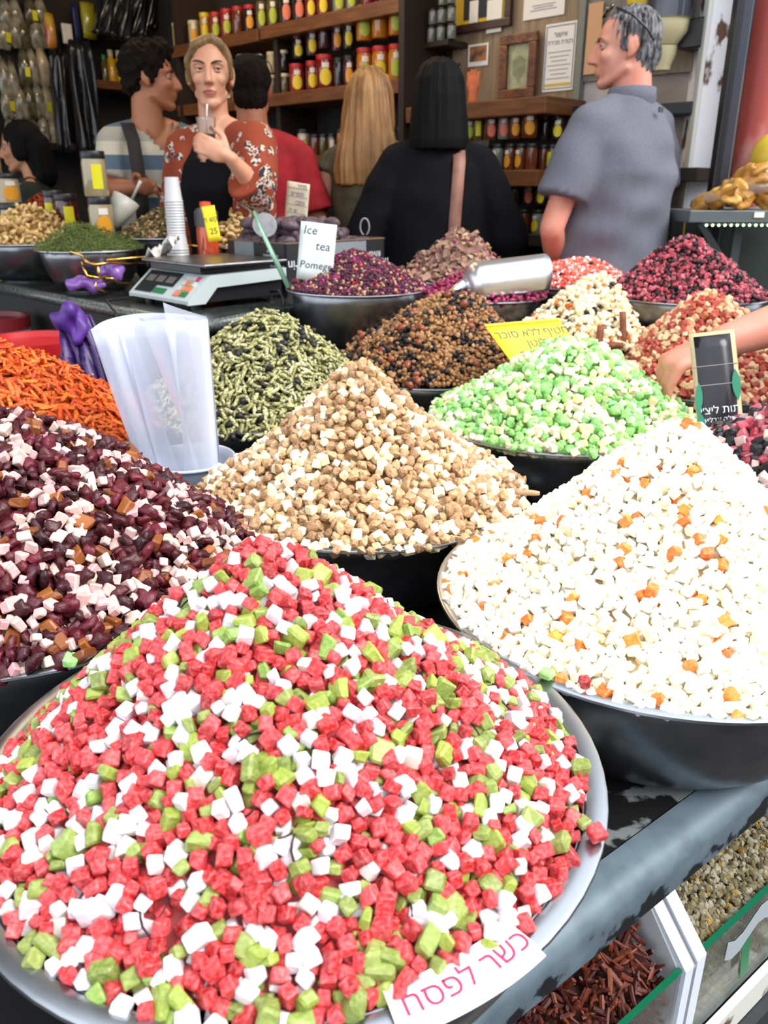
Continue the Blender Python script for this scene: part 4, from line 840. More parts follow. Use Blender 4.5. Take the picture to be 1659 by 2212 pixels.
woman, hp, R = person(loc, yw, sc_, 'woman with blonde hair in a rust floral kimono, holding a clear cup', SK_LIGHT, head_yaw=.62, female=True, vox=.0056, vneck=(1.345, 1.1), shirt_mat=BLACKCL, sleeve=.10, sleeve_r=(.062, .06), trouser_mat=NAVY, hair_mat=ASHHAIR, brow_mat=DARKBROW,
    lips=mat('rosy_lips', lin(178, 96, 86), rough=.4), arms={'L': dict(e=el, w=wr_, d=hd, n=(.25, .90, .1), s=(0, 0, 1), curl=(.55, .55, .4), thumb=.8)},
    torso=[(.80, .165, .12, .012), (.95, .170, .122, .012), (1.10, .148, .112, .010), (1.25, .166, .128, .0), (1.34, .160, .108, .012), (1.40, .12, .085, .02), (1.43, .085, .07, .022)],
    hair=dict(p=[('e', (0, .021, .037), (.0795, .0935, .087)), ('e', (0, .085, -.005), (.055, .05, .06)), ('c', (.018, -.052, .106), (-.040, -.060, .082), .013, .016), ('c', (-.040, -.060, .082), (-.070, -.030, .036), .016, .014), ('c', (-.070, -.030, .036), (-.074, .012, -.022), .014, .012), ('c', (-.074, .012, -.022), (-.050, .06, -.05), .013, .012),
        ('c', (.018, -.052, .106), (.046, -.054, .084), .011, .013), ('c', (.046, -.054, .084), (.069, -.024, .036), .013, .012), ('c', (.069, -.024, .036), (.074, .014, -.020), .012, .011), ('c', (.074, .014, -.020), (.050, .06, -.05), .012, .012)], d=strands(.0016, 90, 5), vox=.005, gaze=.25))
Q = []
for x, e_, w_ in ((1, Vector(el), Vector(wr_)), (-1, Vector((-.25, .03, 1.13)), Vector((-.26, -.06, .90)))):
    sh = Vector((x * .165, .015, 1.40))
    Q += [('c', Vector((x * .075, .025, 1.425)), sh, .060, .072), ('c', sh, e_, .075, .075), ('k', e_, e_.lerp(w_, .42), .075, .088)]
    Q += [('c', Vector((x * .135, -.02, 1.36)), Vector((x * .155, -.03, 1.10)), .058, .066), ('c', Vector((x * .155, -.03, 1.10)), Vector((x * .175, -.02, .62)), .066, .085)]
Q += [('e', (0, .075, 1.20), (.185, .075, .24)), ('e', (0, .080, .86), (.195, .08, .30))]
obj_from('kimono', blob(Q, .011, 4, folds(.005, 20, 9)), KIM, woman)
cup_c = at_y(447, 286, 3.045)
cup = empty('drinking_cup', cup_c, 0, 'small clear plastic cup with a white spoon held by the blonde woman', 'cup')
CLEAR = mat('clear_plastic', (.9, .92, .93), rough=.08, trans=.92, spec=.5)
MB().lathe([(0, -.045), (.024, -.045), (.033, .045), (.0345, .046), (.0320, .045), (.0232, -.0435), (0, -.0435)], seg=32).obj('cup_wall', CLEAR, cup, True)
MB().lathe([(0, -.042), (.0232, -.042), (.027, -.005), (0, -.004)], seg=24).obj('drink', mat('dark_drink', lin(96, 66, 58), rough=.2), cup, True)
MB().tube([(-.004, 0, -.03), (.006, -.012, .05), (.011, -.018, .085)], [.004, .004, .006], 8, flat=.5).obj('spoon', WHITEPL, cup, True)
# --- curly man in a striped tee
loc = (-.985, 3.86, 0); yw = math.radians(28); sc_ = 1.04; tl = lambda p: to_local(loc, yw, sc_, p)
TEE, nt, b = base_mat('striped_tee', .9); tc = node(nt, 'ShaderNodeTexCoord'); sx = node(nt, 'ShaderNodeSeparateXYZ'); nt.links.new(tc.outputs['Object'], sx.inputs[0])
mm = node(nt, 'ShaderNodeMath', operation='MULTIPLY'); mm.inputs[1].default_value = 6.2; nt.links.new(sx.outputs['Z'], mm.inputs[0]); fr = node(nt, 'ShaderNodeMath', operation='FRACT'); nt.links.new(mm.outputs[0], fr.inputs[0])
cr = node(nt, 'ShaderNodeValToRGB'); cr.color_ramp.interpolation = 'CONSTANT'; e = cr.color_ramp.elements; e[0].color = lin(86, 104, 120); e[1].position = .34; e[1].color = lin(202, 194, 174); k2 = e.new(.66); k2.color = lin(168, 164, 152)
nt.links.new(fr.outputs[0], cr.inputs[0]); nt.links.new(cr.outputs[0], b.inputs['Base Color'])
el = tl(at_y(236, 408, 3.74)); wr_ = tl(at_y(290, 404, 3.62))
p2, hp, R = person(loc, yw, sc_, 'man with dark curly hair in a striped tee with a backpack strap', SK_TAN, head_yaw=math.radians(70), vox=.0072, vneck=(1.365, .85), shirt_mat=TEE, sleeve=.78, sleeve_r=(.084, .084), trouser_mat=NAVY, hair_mat=BROWNHAIR, brow_mat=DARKBROW,
    arms={'R': dict(e=el, w=wr_, d=tl(at_y(345, 402, 3.56)) - wr_, n=(.2, .5, -.8), s=(.2, -.8, .5), curl=(.4, .4, .3)), 'L': dict(e=(.25, .02, 1.12), w=(.12, -.24, 1.08))},
    hair=dict(p=[('e', (0, .028, .052), (.092, .102, .092)), ('e', (0, -.035, .098), (.066, .052, .050)), ('e', (0, .070, -.015), (.070, .050, .060)), ('e', (.074, .0, .01), (.014, .020, .034)), ('e', (-.074, .0, .01), (.014, .020, .034))], d=strands(.0065, 95, 6, True), vox=.005))
pass
MB().sheet([[(-.118 + dx, y_, z) for dx in (-.026, .026)] for y_, z in [(.13, 1.36), (.06, 1.462), (-.02, 1.462), (-.095, 1.40), (-.128, 1.30), (-.140, 1.18), (-.125, 1.08)]], .012).obj('backpack_strap', mat('dark_webbing', lin(44, 40, 38), rough=.85), p2, True)
MB().tube([(-.10, -.135, 1.27), (-.06, -.142, 1.235), (-.03, -.142, 1.20)], .006, 6).obj('strap_end', BLACK, p2, True)
MB().loft([[(.05 * math.cos(2 * PI * i / 20) * k_, .012 + .055 * math.sin(2 * PI * i / 20) * k_ - .055 * max(-math.sin(2 * PI * i / 20), 0) ** 3, 1.478 - .10 * max(-math.sin(2 * PI * i / 20), 0) ** 3) for i in range(20)] for k_ in (1.42, 1.52, 1.5)], cap=False).obj('neck_band', mat('blue_rib', lin(70, 84, 100), rough=.9), p2, True)
pass
sg = empty('sunglasses', loc, yw, 'sunglasses with blue glints hanging from the striped tee neckline', 'sunglasses'); sg.scale = (sc_,) * 3
for k_ in (0, 1): MB().sphere((.012, -.150, 1.305 - .05 * k_), (.018, .008, .022), 2).obj('lens', mat('blue_lens', lin(20, 60, 96), rough=.05, coat=1.), sg, True)
MB().tube([(.010, -.13, 1.37), (.012, -.146, 1.33), (.012, -.148, 1.22)], .003, 6).obj('temple', BLACK, sg, True)
# --- woman in profile at the left
loc = (-1.665, 4.10, 0); yw = math.radians(-78)
GREEN = mat('dark_green_cloth', lin(24, 40, 34), lin(16, 28, 24), scale=20, rough=.9)
p1, hp, R = person(loc, yw, .885, 'person with black hair in a dark green garment, in profile at the left edge', SK_OLIVE, female=True, head_yaw=-.1, head_pitch=.1, vox=.007, shirt_mat=GREEN, sleeve=1.6, sleeve_r=(.085, .08), trouser_mat=NAVY, hair_mat=BLACKHAIR, brow_mat=DARKBROW,
    hair=dict(p=[('e', (0, .026, .040), (.088, .100, .092)), ('c', (0, .075, .0), (0, .085, -.14), .078, .07), ('e', (-.066, .01, -.01), (.024, .045, .06)), ('e', (.066, .01, -.01), (.024, .045, .06))], d=strands(.002, 60, 7)))
MB().sheet([[(x - .02 + dx, y_, z) for dx in (-.016, .016)] for x, y_, z in [(.10, .03, 1.47), (.115, -.04, 1.45), (.10, -.09, 1.38), (.07, -.128, 1.28), (.04, -.138, 1.18)]], .006).obj('beige_trim', mat('beige_trim', lin(170, 128, 98), rough=.8), p1, True)
MB().tube([(.055, -.05, 1.46), (.05, -.085, 1.40), (.03, -.12, 1.32)], .005, 6).obj('necklace', STEELRIM, p1, True)
# --- vendor at the right: only the arm reaches into the picture
loc = (1.58, 2.04, 0); yw = math.radians(-82); tl = lambda p: to_local(loc, yw, 1.0, p)
wr_ = tl(at_y(1563, 738, 1.735)); el = tl(Vector((1.06, 1.80, 1.06)))
wv = Matrix.Rotation(-yw, 3, 'Z')
person(loc, yw, 1.0, 'person at the right whose bare arm reaches over the red and tan heap', SK_PINK, vox=.0060, shirt_mat=NAVY, sleeve=.6, trouser_mat=NAVY, eyes=True, hair_mat=BROWNHAIR, hair=dict(p=[('e', (0, .022, .036), (.082, .096, .088))]),
    arms={'R': dict(e=el, w=wr_, d=wv @ Vector((-.90, -.10, -.34)), n=wv @ Vector((-.30, .15, -.94)), s=wv @ Vector((-.1, -1, -.15)), curl=((.85, .30, .15), (.95, .45, .3), (1.05, .6, .4), (1.1, .7, .5)), thumb=1.25, k=1.34)}, armk=1.38)
# ---------------------------------------------------------------- shop wall: shelves, jars, frames, hanging packets
def WP(u, off, z): p = W0 + WA * u + WM * off; return Vector((p.x, p.y, z))
def u_at(px, off, z):
    lo, hi = -1.6, 5.6
    for _ in range(50):
        m_ = (lo + hi) / 2
        if float(project(WP(m_, off, z))[0]) > px: lo = m_
        else: hi = m_
    return (lo + hi) / 2
RW = Euler((0, 0, math.radians(135)))        # box x axis along WA
ORD = ['first', 'second', 'third', 'fourth', 'fifth', 'sixth', 'seventh', 'eighth', 'ninth', 'tenth', 'eleventh', 'twelfth', 'thirteenth', 'fourteenth', 'fifteenth', 'sixteenth', 'seventeenth', 'eighteenth', 'nineteenth', 'twentieth']
def shelf(u0, u1, z, off, th, label, depth=None, m=WOOD):
    d = depth or off; c = WP((u0 + u1) / 2, off - d / 2, z - th / 2)
    o = MB().box(c, (abs(u1 - u0), d, th), RW, .004).obj('wall_shelf', m); tag(o, label, 'shelf'); return o
shelf(2.98, 4.02, 2.075, .30, .062, 'upper brown wooden shelf, right board, above the orange honey tubs')
shelf(4.03, 4.9, 2.068, .31, .062, 'upper brown wooden shelf, left board, above the small dark jars')
shelf(2.98, 4.9, 1.747, .30, .062, 'middle brown wooden shelf carrying the red lidded honey tubs')
shelf(2.98, 4.9, 1.43, .30, .05, 'lower brown shelf behind the people in red and olive')
shelf(2.14, 2.93, 1.62, .30, .066, 'brown wooden shelf under the framed pictures')
shelf(2.16, 2.93, 1.342, .30, .066, 'brown wooden shelf carrying the two tiers of spice jars')
shelf(2.0, 2.93, 1.08, .25, .05, 'lowest dark shelf left of the grey polo', m=mat('dark_wood', lin(44, 30, 22), rough=.6))
shelf(1.5, 2.14, 1.342, .20, .05, 'dark recessed shelf right of the spice jars', m=MATS['dark_wood'])
shelf(2.80, 2.97, 1.905, .16, .025, 'narrow dark shelf carrying the empty glass jars', m=MATS['dark_wood'])
for u, z0, z1, d in ((2.96, .9, 2.5, .30), (3.93, 1.0, 2.06, .27), (4.85, .9, 2.5, .3)):
    struct(MB().box(WP(u, d / 2, (z0 + z1) / 2), (.035, d, z1 - z0), RW).obj('trim_%d' % (3 + int(u)), MATS['dark_wood']))
# panelling behind the pictures and the wall right of it
u0, u1 = u_at(983, 0, 1.9), u_at(1268, 0, 1.9)
struct(MB().box(WP((u0 + u1) / 2, .008, 2.1), (u0 - u1, .016, .96), RW).obj('trim_1', PANEL))
GREYPANEL = mat('grey_panel_wood', lin(138, 128, 116), lin(112, 104, 94), scale=3, stretch=(12, 12, .8), rough=.6)
u2, u3 = u_at(1272, 0, 1.9), u_at(1516, 0, 1.9)
struct(MB().box(WP((u2 + u3) / 2, .010, 2.2), (u2 - u3, .02, 1.02), RW).obj('trim_2', GREYPANEL))
struct(MB().box(WP(u2 + .012, .02, 1.9), (.03, .04, 1.6), RW).obj('trim_8', mat('grey_green_trim', lin(120, 122, 112), rough=.6)))
struct(MB().box(WP(u_at(1180, 0, 1.4) - .12, .05, 1.2), (.75, .1, .78), RW).obj('trim_9', MATS['dark_wood']))
# ---- jars
BODY = {}
def jm(key, rgb, rough=.12): 
    if key not in BODY: BODY[key] = mat('jar_' + key, lin(*rgb), rough=rough, coat=.6)
    return BODY[key]
for k_, c_ in dict(amber=(150, 88, 24), orange=(186, 112, 22), red=(120, 26, 26), pinkred=(150, 50, 46), darkred=(74, 26, 26), brown=(104, 52, 30), dark=(40, 32, 26), olive=(92, 80, 42), beige=(186, 166, 122), yellow=(206, 160, 40), clear=(120, 122, 112), honey=(190, 140, 46), purple=(70, 34, 44), tahini=(160, 144, 112)).items(): jm(k_, c_)
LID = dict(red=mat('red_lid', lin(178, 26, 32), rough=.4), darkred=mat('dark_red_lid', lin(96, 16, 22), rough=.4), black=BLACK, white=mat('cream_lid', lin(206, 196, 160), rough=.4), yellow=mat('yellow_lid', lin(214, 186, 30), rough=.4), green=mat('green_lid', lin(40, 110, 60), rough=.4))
LAB = dict(y=mat('yellow_label', lin(226, 198, 34), rough=.5), o=mat('orange_label', lin(222, 150, 24), rough=.5), g=mat('green_label', lin(176, 186, 50), rough=.5), p=mat('salmon_label', lin(222, 118, 88), rough=.5), w=mat('white_label', lin(226, 216, 204), rough=.5), Y=mat('bright_yellow_label', lin(224, 214, 20), rough=.5))
LW = dict(y='yellow', o='orange', g='green', p='salmon', w='white', Y='bright yellow')
def patch(r, z0, z1, half, ang, oval):
    f = lambda a, z, rr: Vector((rr * math.cos(ang + a), rr * math.sin(ang + a), z)); g = []
    for j in range(9):
        t = -1 + 2 * j / 8; hw = half * (max(1 - t * t, .004) ** .5 if oval else 1); zz_ = (z0 + z1) / 2 + (z1 - z0) / 2 * (math.sin(t * PI / 2) if oval else t)
        hw = half * (math.cos(t * PI / 2) + .03 if oval else 1)
        g.append([f(hw * (k / 4 - 1), zz_, r + .0008) for k in range(9)])
    return MB().sheet(g, .0012)
def jar(pos, w, h, body, lid, lab, label, face=None, top_white=True, lidh=.15, neck=.94, group=None):
    o = empty('jar', pos, 0, label, 'jar', group); r = w / 2; hb = h * (1 - lidh)
    MB().lathe([(0, 0), (r * .92, 0), (r, h * .04), (r, hb * .88), (r * neck, hb * .97), (r * neck, hb), (0, hb)], seg=24).obj('jar_body', BODY[body], o, 'auto')
    if lid:
        MB().lathe([(0, hb), (r * (neck + .03), hb), (r * (neck + .05), hb + .002), (r * (neck + .05), h - .003), (r * (neck + .01), h), (0, h)], seg=24).obj('lid', LID[lid], o, 'auto')
    a = math.atan2(-(pos[1] - 0), -(pos[0] - 0)) if face is None else face
    if lab and lab != '-':
        ov = lab in 'yogp'
        patch(r + .0004, hb * (.12 if ov else .2), hb * (.70 if ov else .85), .62 if ov else .42, a, ov).obj('label_patch', LAB[lab], o)
        if ov and top_white: patch(r + .0004, hb * .72, hb * .90, .38, a, False).obj('name_patch', LAB['w'], o)
    return o
FACEW = math.atan2(-1, -1) - .05
def row(items, off, z, where, face=None, h0=0.):
    for i, (px, wpx, hpx, body, lid, lab) in enumerate(items):
        u = u_at(px, off, z); p = WP(u, off, z + h0); d = float(project(p)[2]); k = d / F
        w = wpx * k; h = hpx * k / 1.16
        lw = (LW[lab] + (' oval label' if lab in 'yogp' else ' square label')) if lab and lab != '-' else 'no label'
        jar(p, w, h, body, lid, lab, f'{body} jar, {lid or "no"} lid, {lw}, {ORD[i]} from left {where}', face)
row([(388, 26, 52, 'beige', 'white', 'o'), (421, 24, 50, 'beige', 'white', 'o'), (445, 21, 62, 'honey', 'yellow', 'y'), (468, 24, 58, 'pinkred', 'red', 'g'), (492, 25, 60, 'pinkred', 'red', 'g'), (516, 25, 60, 'brown', 'red', '-'), (541, 25, 58, 'dark', 'red', 'o'), (567, 24, 70, 'olive', None, 'g'), (591, 25, 70, 'olive', None, 'g'), (620, 28, 72, 'dark', None, 'p'), (648, 28, 72, 'dark', None, 'p'), (673, 25, 66, 'red', 'red', 'y'), (699, 27, 66, 'red', 'red', 'y'), (733, 27, 66, 'clear', 'black', 'g'), (760, 24, 66, 'clear', 'black', 'g'), (796, 30, 62, 'red', 'red', '-'), (830, 30, 62, 'darkred', 'red', '-'), (862, 26, 62, 'red', 'red', '-')], .235, 2.075, 'on the upper shelf')
row([(450, 18, 40, 'amber', 'white', 'w'), (472, 18, 40, 'amber', 'white', 'o'), (494, 18, 40, 'brown', 'white', 'w'), (516, 18, 40, 'amber', 'white', '-'), (591, 24, 46, 'olive', 'white', '-'), (616, 22, 46, 'olive', 'white', '-'), (643, 33, 64, 'pinkred', 'red', 'y'), (676, 28, 66, 'red', 'red', 'y'), (704, 40, 76, 'red', 'red', 'y'), (733, 22, 66, 'dark', 'black', '-'), (755, 26, 68, 'darkred', 'black', 'o'), (789, 36, 80, 'orange', 'red', 'g'), (822, 36, 80, 'orange', 'red', 'y'), (856, 34, 80, 'orange', 'red', 'g')], .225, 1.747, 'along the middle shelf')
def row2(items, where, off, z, h0): row(items, off, z, where, None, h0)
row2([(472, 18, 40, 'amber', 'white', '-'), (494, 18, 40, 'pinkred', 'white', '-'), (592, 25, 46, 'beige', 'white', '-'), (616, 20, 46, 'dark', 'white', '-')], 'in the small upper tier', .225, 1.747, .113)
row2([(648, 26, 54, 'dark', 'darkred', 'y')], 'on the pink-red tub', .225, 1.747, .158)
row2([(678, 26, 62, 'purple', 'darkred', 'y')], 'on the narrow red jar', .225, 1.747, .163)
row2([(704, 26, 62, 'purple', 'darkred', '-')], 'stacked on the big red tub', .225, 1.747, .187)
row2([(731, 24, 66, 'purple', 'darkred', 'o'), (755, 24, 66, 'dark', 'black', 'y')], 'before the orange tubs', .225, 1.747, .166)
row2([(789, 36, 78, 'orange', 'darkred', 'g'), (822, 36, 78, 'orange', 'darkred', '-'), (856, 34, 78, 'orange', 'darkred', 'g')], 'in upper orange tier', .225, 1.747, .190)
row([(594, 22, 60, 'dark', 'black', '-'), (657, 27, 62, 'beige', 'black', 'y'), (682, 22, 50, 'brown', 'black', '-'), (700, 20, 50, 'olive', 'black', '-'), (718, 20, 50, 'olive', 'black', 'w'), (738, 21, 60, 'amber', 'black', 'o'), (870, 22, 60, 'dark', 'white', '-')], .225, 1.43, 'on the lower shelf')
for t_, (z, hpx) in enumerate(((1.905, 34), (1.975, 34), (2.045, 34))):
    row([(912 + 4 * t_, 19, hpx, 'clear', 'black', '-'), (932 + 3 * t_, 19, hpx, 'clear', 'black', '-'), (952 + 2 * t_, 19, hpx, 'clear', 'black', '-'), (975, 19, hpx, 'clear', 'black', '-')][(0 if t_ == 0 else t_):4], .14, z, 'in %s empty tier' % ('lowest', 'middle', 'top')[t_])
row([(985, 18, 48, 'clear', 'black', '-')], .10, 1.72, 'above the black bob')
spice = [(1048, 26, 60, 'brown', 'black', 'p'), (1074, 26, 60, 'clear', 'black', 'p'), (1101, 25, 60, 'brown', 'black', 'o'), (1124, 25, 60, 'brown', 'black', 'o'), (1146, 24, 60, 'brown', 'black', '-')]
row(spice, .235, 1.342, 'in the lower spice tier', FACEW)
row2([(1012, 22, 58, 'olive', 'black', 'g'), (1030, 24, 60, 'olive', 'black', 'Y'), (1058, 28, 60, 'brown', 'black', 'p'), (1084, 25, 60, 'clear', 'black', 'p'), (1109, 26, 60, 'brown', 'black', 'o'), (1139, 34, 64, 'brown', 'black', 'o')], 'in the upper spice tier', .235, 1.342, .126)
row([(1172, 24, 58, 'brown', 'black', '-'), (1190, 22, 58, 'brown', 'black', 'Y'), (1207, 22, 58, 'brown', 'black', 'o')], .14, 1.342, 'in the recess', FACEW)
row2([(1172, 22, 56, 'dark', 'black', '-'), (1198, 28, 56, 'dark', 'black', 'y')], 'stacked in the recess', .14, 1.342, .12)
row([(1108, 24, 56, 'dark', 'black', 'Y'), (1130, 28, 56, 'brown', 'black', 'p'), (1160, 26, 56, 'clear', 'black', 'y')], .19, 1.08, 'on the lowest shelf', FACEW)
row2([(1112, 24, 52, 'dark', 'black', '-'), (1137, 26, 56, 'purple', 'black', 'p'), (1162, 24, 56, 'dark', 'black', 'y')], 'stacked on lowest shelf', .19, 1.08, .118)
# ---- pictures
def on_rect(px0, py0, px1, py1, off):       # centre, width, height on the wall from two opposite corners
    a, b = on_wall(px0, py0, off), on_wall(px1, py1, off); ua = (a.y - a.x) / math.sqrt(2); ub = (b.y - b.x) / math.sqrt(2)
    return (ua + ub) / 2, (a.z + b.z) / 2, abs(ua - ub), abs(a.z - b.z)
MWALL = lambda u, off, z: frame_mat(WP(u, off, z), -WA, Vector((0, 0, 1)))
def picture(name, u, z, w, h, label, cat, fm, fw, off=.018, art=PAPER, mount=None):
    o = empty(name, (0, 0, 0), 0, label, cat); o.matrix_world = MWALL(u, off, z)
    if fm:
        for nm, c, s_ in (('frame_bar', (0, h / 2 - fw / 2, .012), (w, fw, .024)), ('frame_bar', (0, -h / 2 + fw / 2, .012), (w, fw, .024)), ('frame_bar', (-w / 2 + fw / 2, 0, .012), (fw, h - 2 * fw, .024)), ('frame_bar', (w / 2 - fw / 2, 0, .012), (fw, h - 2 * fw, .024))):
            MB().box(c, s_, None, .004).obj(nm, fm, o)
    MB().box((0, 0, .003), (w - 1.6 * fw, h - 1.6 * fw, .004)).obj('sheet', art, o)
    return o
FRAMEW = mat('dark_frame_wood', lin(74, 42, 26), lin(52, 28, 18), scale=12, stretch=(1, 8, 1), rough=.35); FRAMEC = mat('carved_frame_wood', lin(126, 74, 38), lin(84, 44, 22), scale=22, rough=.35, bump=.6, bscale=40)
u, z, w, h = on_rect(966, 78, 1110, -70, .03)
o = picture('picture_frame', u, z, w, h, 'large brown frame with a yellow mount at the top of the panel', 'picture', FRAMEW, .035, .018, mat('yellow_mount', lin(216, 178, 40), rough=.7))
MB().box((.01, .02, .007), (w * .55, h * .70, .003)).obj('dark_print', mat('dark_print', lin(40, 40, 46), rough=.6), o)
MB().box((-.03, -.04, .010), (.05, .11, .003)).obj('pale_print', PAPER, o); MB().box((w * .24, -.06, .010), (.085, .13, .003)).obj('note_paper', PAPER, o)
u, z, w, h = on_rect(1014, 146, 1059, 92, .01)
o = picture('photo_print', u, z, w, h, 'small white bordered photo pinned to the panel', 'photo', None, 0., .017)
MB().box((0, h * .06, .0065), (w * .82, h * .68, .002)).obj('photo_image', mat('photo_image', lin(44, 34, 26), lin(180, 110, 50), scale=26, rough=.4), o)
u, z, w, h = on_rect(1078, 216, 1164, 66, .04)
o = picture('picture_frame', u, z, w, h, 'carved brown frame with a pale green sheet standing on the shelf', 'picture', FRAMEC, .040, .03, mat('pale_green_sheet', lin(176, 176, 140), lin(150, 152, 116), scale=30, rough=.7))
for i in range(7): MB().tube([((i - 3) * .010, .045 - abs(i - 3) * .006, .0065), ((i - 3) * .010, -.06 + abs(i - 3) * .010, .0065)], .0012, 6).obj('print_line', mat('olive_ink', lin(110, 112, 84), rough=.8), o)
u, z, w, h = on_rect(1133, 46, 1228, -60, .01)
o = picture('certificate', u, z, w, h, 'white certificate cut by the top of the picture', 'certificate', None, 0., .017)
for k_, (w_, y_) in enumerate(((.8, -.30), (.6, -.24), (.7, -.18))): MB().box((0, y_ * h, .0056), (w * w_ * .8, .004, .0006)).obj('text_line', mat('grey_ink', lin(150, 146, 146), rough=.8), o)
u, z, w, h = on_rect(1174, 200, 1251, 44, .01)
o = picture('certificate', u, z, w, h, 'white certificate with blue border and Hebrew lines beside the grey polo', 'certificate', None, 0., .017)
for c, s_ in (((0, h * .46, .0056), (w * .92, .004, .0008)), ((0, -h * .46, .0056), (w * .92, .004, .0008)), ((-w * .45, 0, .0056), (.004, h * .92, .0008)), ((w * .45, 0, .0056), (.004, h * .92, .0008))): MB().box(c, s_).obj('border_line', mat('blue_grey_ink', lin(120, 122, 140), rough=.8), o)
text_part('אישור', INK, o, Matrix.Translation((0, h * .33, .0056)), .030, rtl=True)
text_part('נקודת מכירה', INK, o, Matrix.Translation((0, h * .22, .0056)), .024, rtl=True)
for k_ in range(7): MB().box((.0, h * (.08 - .065 * k_), .0056), (w * (.75 - .12 * (k_ % 3)), .0035, .0006)).obj('text_line', MATS['grey_ink'], o)
MB().box((0, -h * .405, .0056), (w * .84, .012, .0006)).obj('gold_band', mat('gold_ink', lin(206, 176, 70), rough=.6), o)
p = on_wall(1021, 222, .22); hd = empty('hand_ornament', (p.x, p.y, 1.62), math.radians(-20), 'orange clay hand ornament standing on the picture shelf', 'ornament')
obj_from('hand_figure', blob([('c', (0, 0, .01), (0, 0, .06), .022, .020), ('e', (0, 0, .08), (.032, .014, .036))] + [('c', ((i - 1.5) * .015, 0, .10), ((i - 1.5) * .017, 0, .125 + .012 * (1.5 - abs(i - 1.5))), .0075, .006) for i in range(4)], .004, 2), mat('orange_clay', lin(206, 108, 62), rough=.6), hd)
pp = on_wall(1282, 84, .03); o = MB().box(pp, (.07, .003, .26), RW).obj('notice', mat('orange_paper', lin(206, 160, 118), rough=.8)); tag(o, 'orange paper notice behind the face of the man in the polo', 'notice')
# ---- hopper on the grey panel, wooden block, black box
u = u_at(1452, .12, 1.95); gp = lambda z, off=.13: WP(u, off, z)
g = empty('bean_hopper', (0, 0, 0), 0, 'dark hopper with cream funnel and spout on the grey panel', 'dispenser')
zt = float(on_wall(1452, 42, .13).z); zb = float(on_wall(1452, 150, .13).z); Hh = zt - zb
CREAMP = mat('cream_plastic', lin(226, 216, 170), rough=.4)
MB().lathe([(0, zt), (.085, zt), (.085, zt + .34), (0, zt + .34)], (gp(0).x, gp(0).y, 0), 28).obj('hopper_body', mat('smoked_plastic', lin(64, 66, 78), rough=.2, coat=.5), g, 'auto')
MB().lathe([(0, zb + Hh * .48), (.045, zb + Hh * .50), (.078, zb + Hh * .74), (.082, zb + Hh * .98), (.090, zt), (0, zt)], (gp(0).x, gp(0).y, 0), 28).obj('funnel', CREAMP, g, 'auto')
MB().lathe([(0, zb), (.030, zb), (.032, zb + .02), (.044, zb + .05), (.046, zb + Hh * .48), (0, zb + Hh * .48)], (gp(0).x, gp(0).y, 0), 24).obj('spout', CREAMP, g, 'auto')
MB().box(WP(u - .10, .06, zb + Hh * .70), (.12, .10, .10), RW, .006).obj('bracket', BLACK, g)
MB().box(gp(zt + .10, .217), (.07, .004, .04), RW).obj('price_label', PAPER, g); MB().sphere(gp(zt + .19, .215), (.05, .02, .04), 2, RW).obj('red_badge', LID['red'], g, True)
q = on_wall(1385, 8, .10); o = MB().sphere((q.x, q.y, q.z + .04), (.07, .02, .07), 2, RW).obj('yellow_sign', mat('sign_yellow', lin(224, 190, 40), rough=.5), None, True); tag(o, 'round yellow sign above the grey haired man', 'sign')
a, b = on_wall(1516, 158, .02), on_wall(1505, 288, .02)
o = MB().box(((a.x + b.x) / 2, (a.y + b.y) / 2, (a.z + b.z) / 2), (.055, .03, a.z - b.z), RW, .004).obj('wooden_block', mat('raw_wood', lin(186, 146, 96), lin(120, 84, 52), scale=8, stretch=(1, 1, .2), rough=.7)); tag(o, 'chipped raw wood plank on the plaster beside the white pillar', 'plank')
a = on_wall(1466, 237, .06); o = MB().box(a, (.16, .10, .045), RW, .006).obj('wall_box', mat('dark_blue_box', lin(40, 48, 56), rough=.5)); tag(o, 'dark narrow box on the plaster behind the grey polo', 'box')
a = on_wall(1452, 545, .12); o = MB().box((a.x, a.y, .6), (.10, .05, 1.1), RW, .004).obj('yellow_board', mat('mustard_board', lin(190, 160, 60), rough=.6)); tag(o, 'mustard yellow board low beside the grey polo', 'board')
# ---- left wall: hanging packets and black bags
DL = cor.y - cor.x
def on_left(px, py, off=0.):
    r = ray(px, py); k = (DL - off * math.sqrt(2)) / (r[1] - r[0]); return Vector(np.array([0, 0, CAMZ]) + r * k)
LN = Vector((math.sqrt(.5), -math.sqrt(.5), 0)); LT_ = Vector((math.sqrt(.5), math.sqrt(.5), 0))
PKM = [mat('clear_herb_packet', lin(168, 162, 144), lin(92, 88, 68), scale=22, rough=.18, coat=.5), mat('dark_herb_packet', lin(104, 98, 74), lin(52, 48, 34), scale=22, rough=.18, coat=.5), mat('cream_packet', lin(196, 180, 150), lin(150, 130, 100), scale=14, rough=.3, coat=.4)]
def pouch(w, h, d, seed):
    r = random.Random(seed); rings = []
    for i in range(8):
        t = i / 7; k = (.30 + .70 * math.sin(min(t * 1.25, 1) * PI / 2)) * (1 - .30 * max(t - .8, 0) / .2); dd = d * (.10 + math.sin(PI * min(t * .95 + .03, 1)) * 1.0)
        rings.append([(w / 2 * k * math.cos(2 * PI * j / 14) * (1 + .06 * math.sin(j * 2 + seed)), dd / 2 * math.sin(2 * PI * j / 14) * (1 + .18 * math.sin(3 * j + seed + i)), -h * t) for j in range(14)])
    me = MB().loft(rings).mesh('packet_bag'); me.polygons.foreach_set('use_smooth', [True] * len(me.polygons)); return me
ROWN = ['top', 'second', 'third', 'fourth', 'lowest']
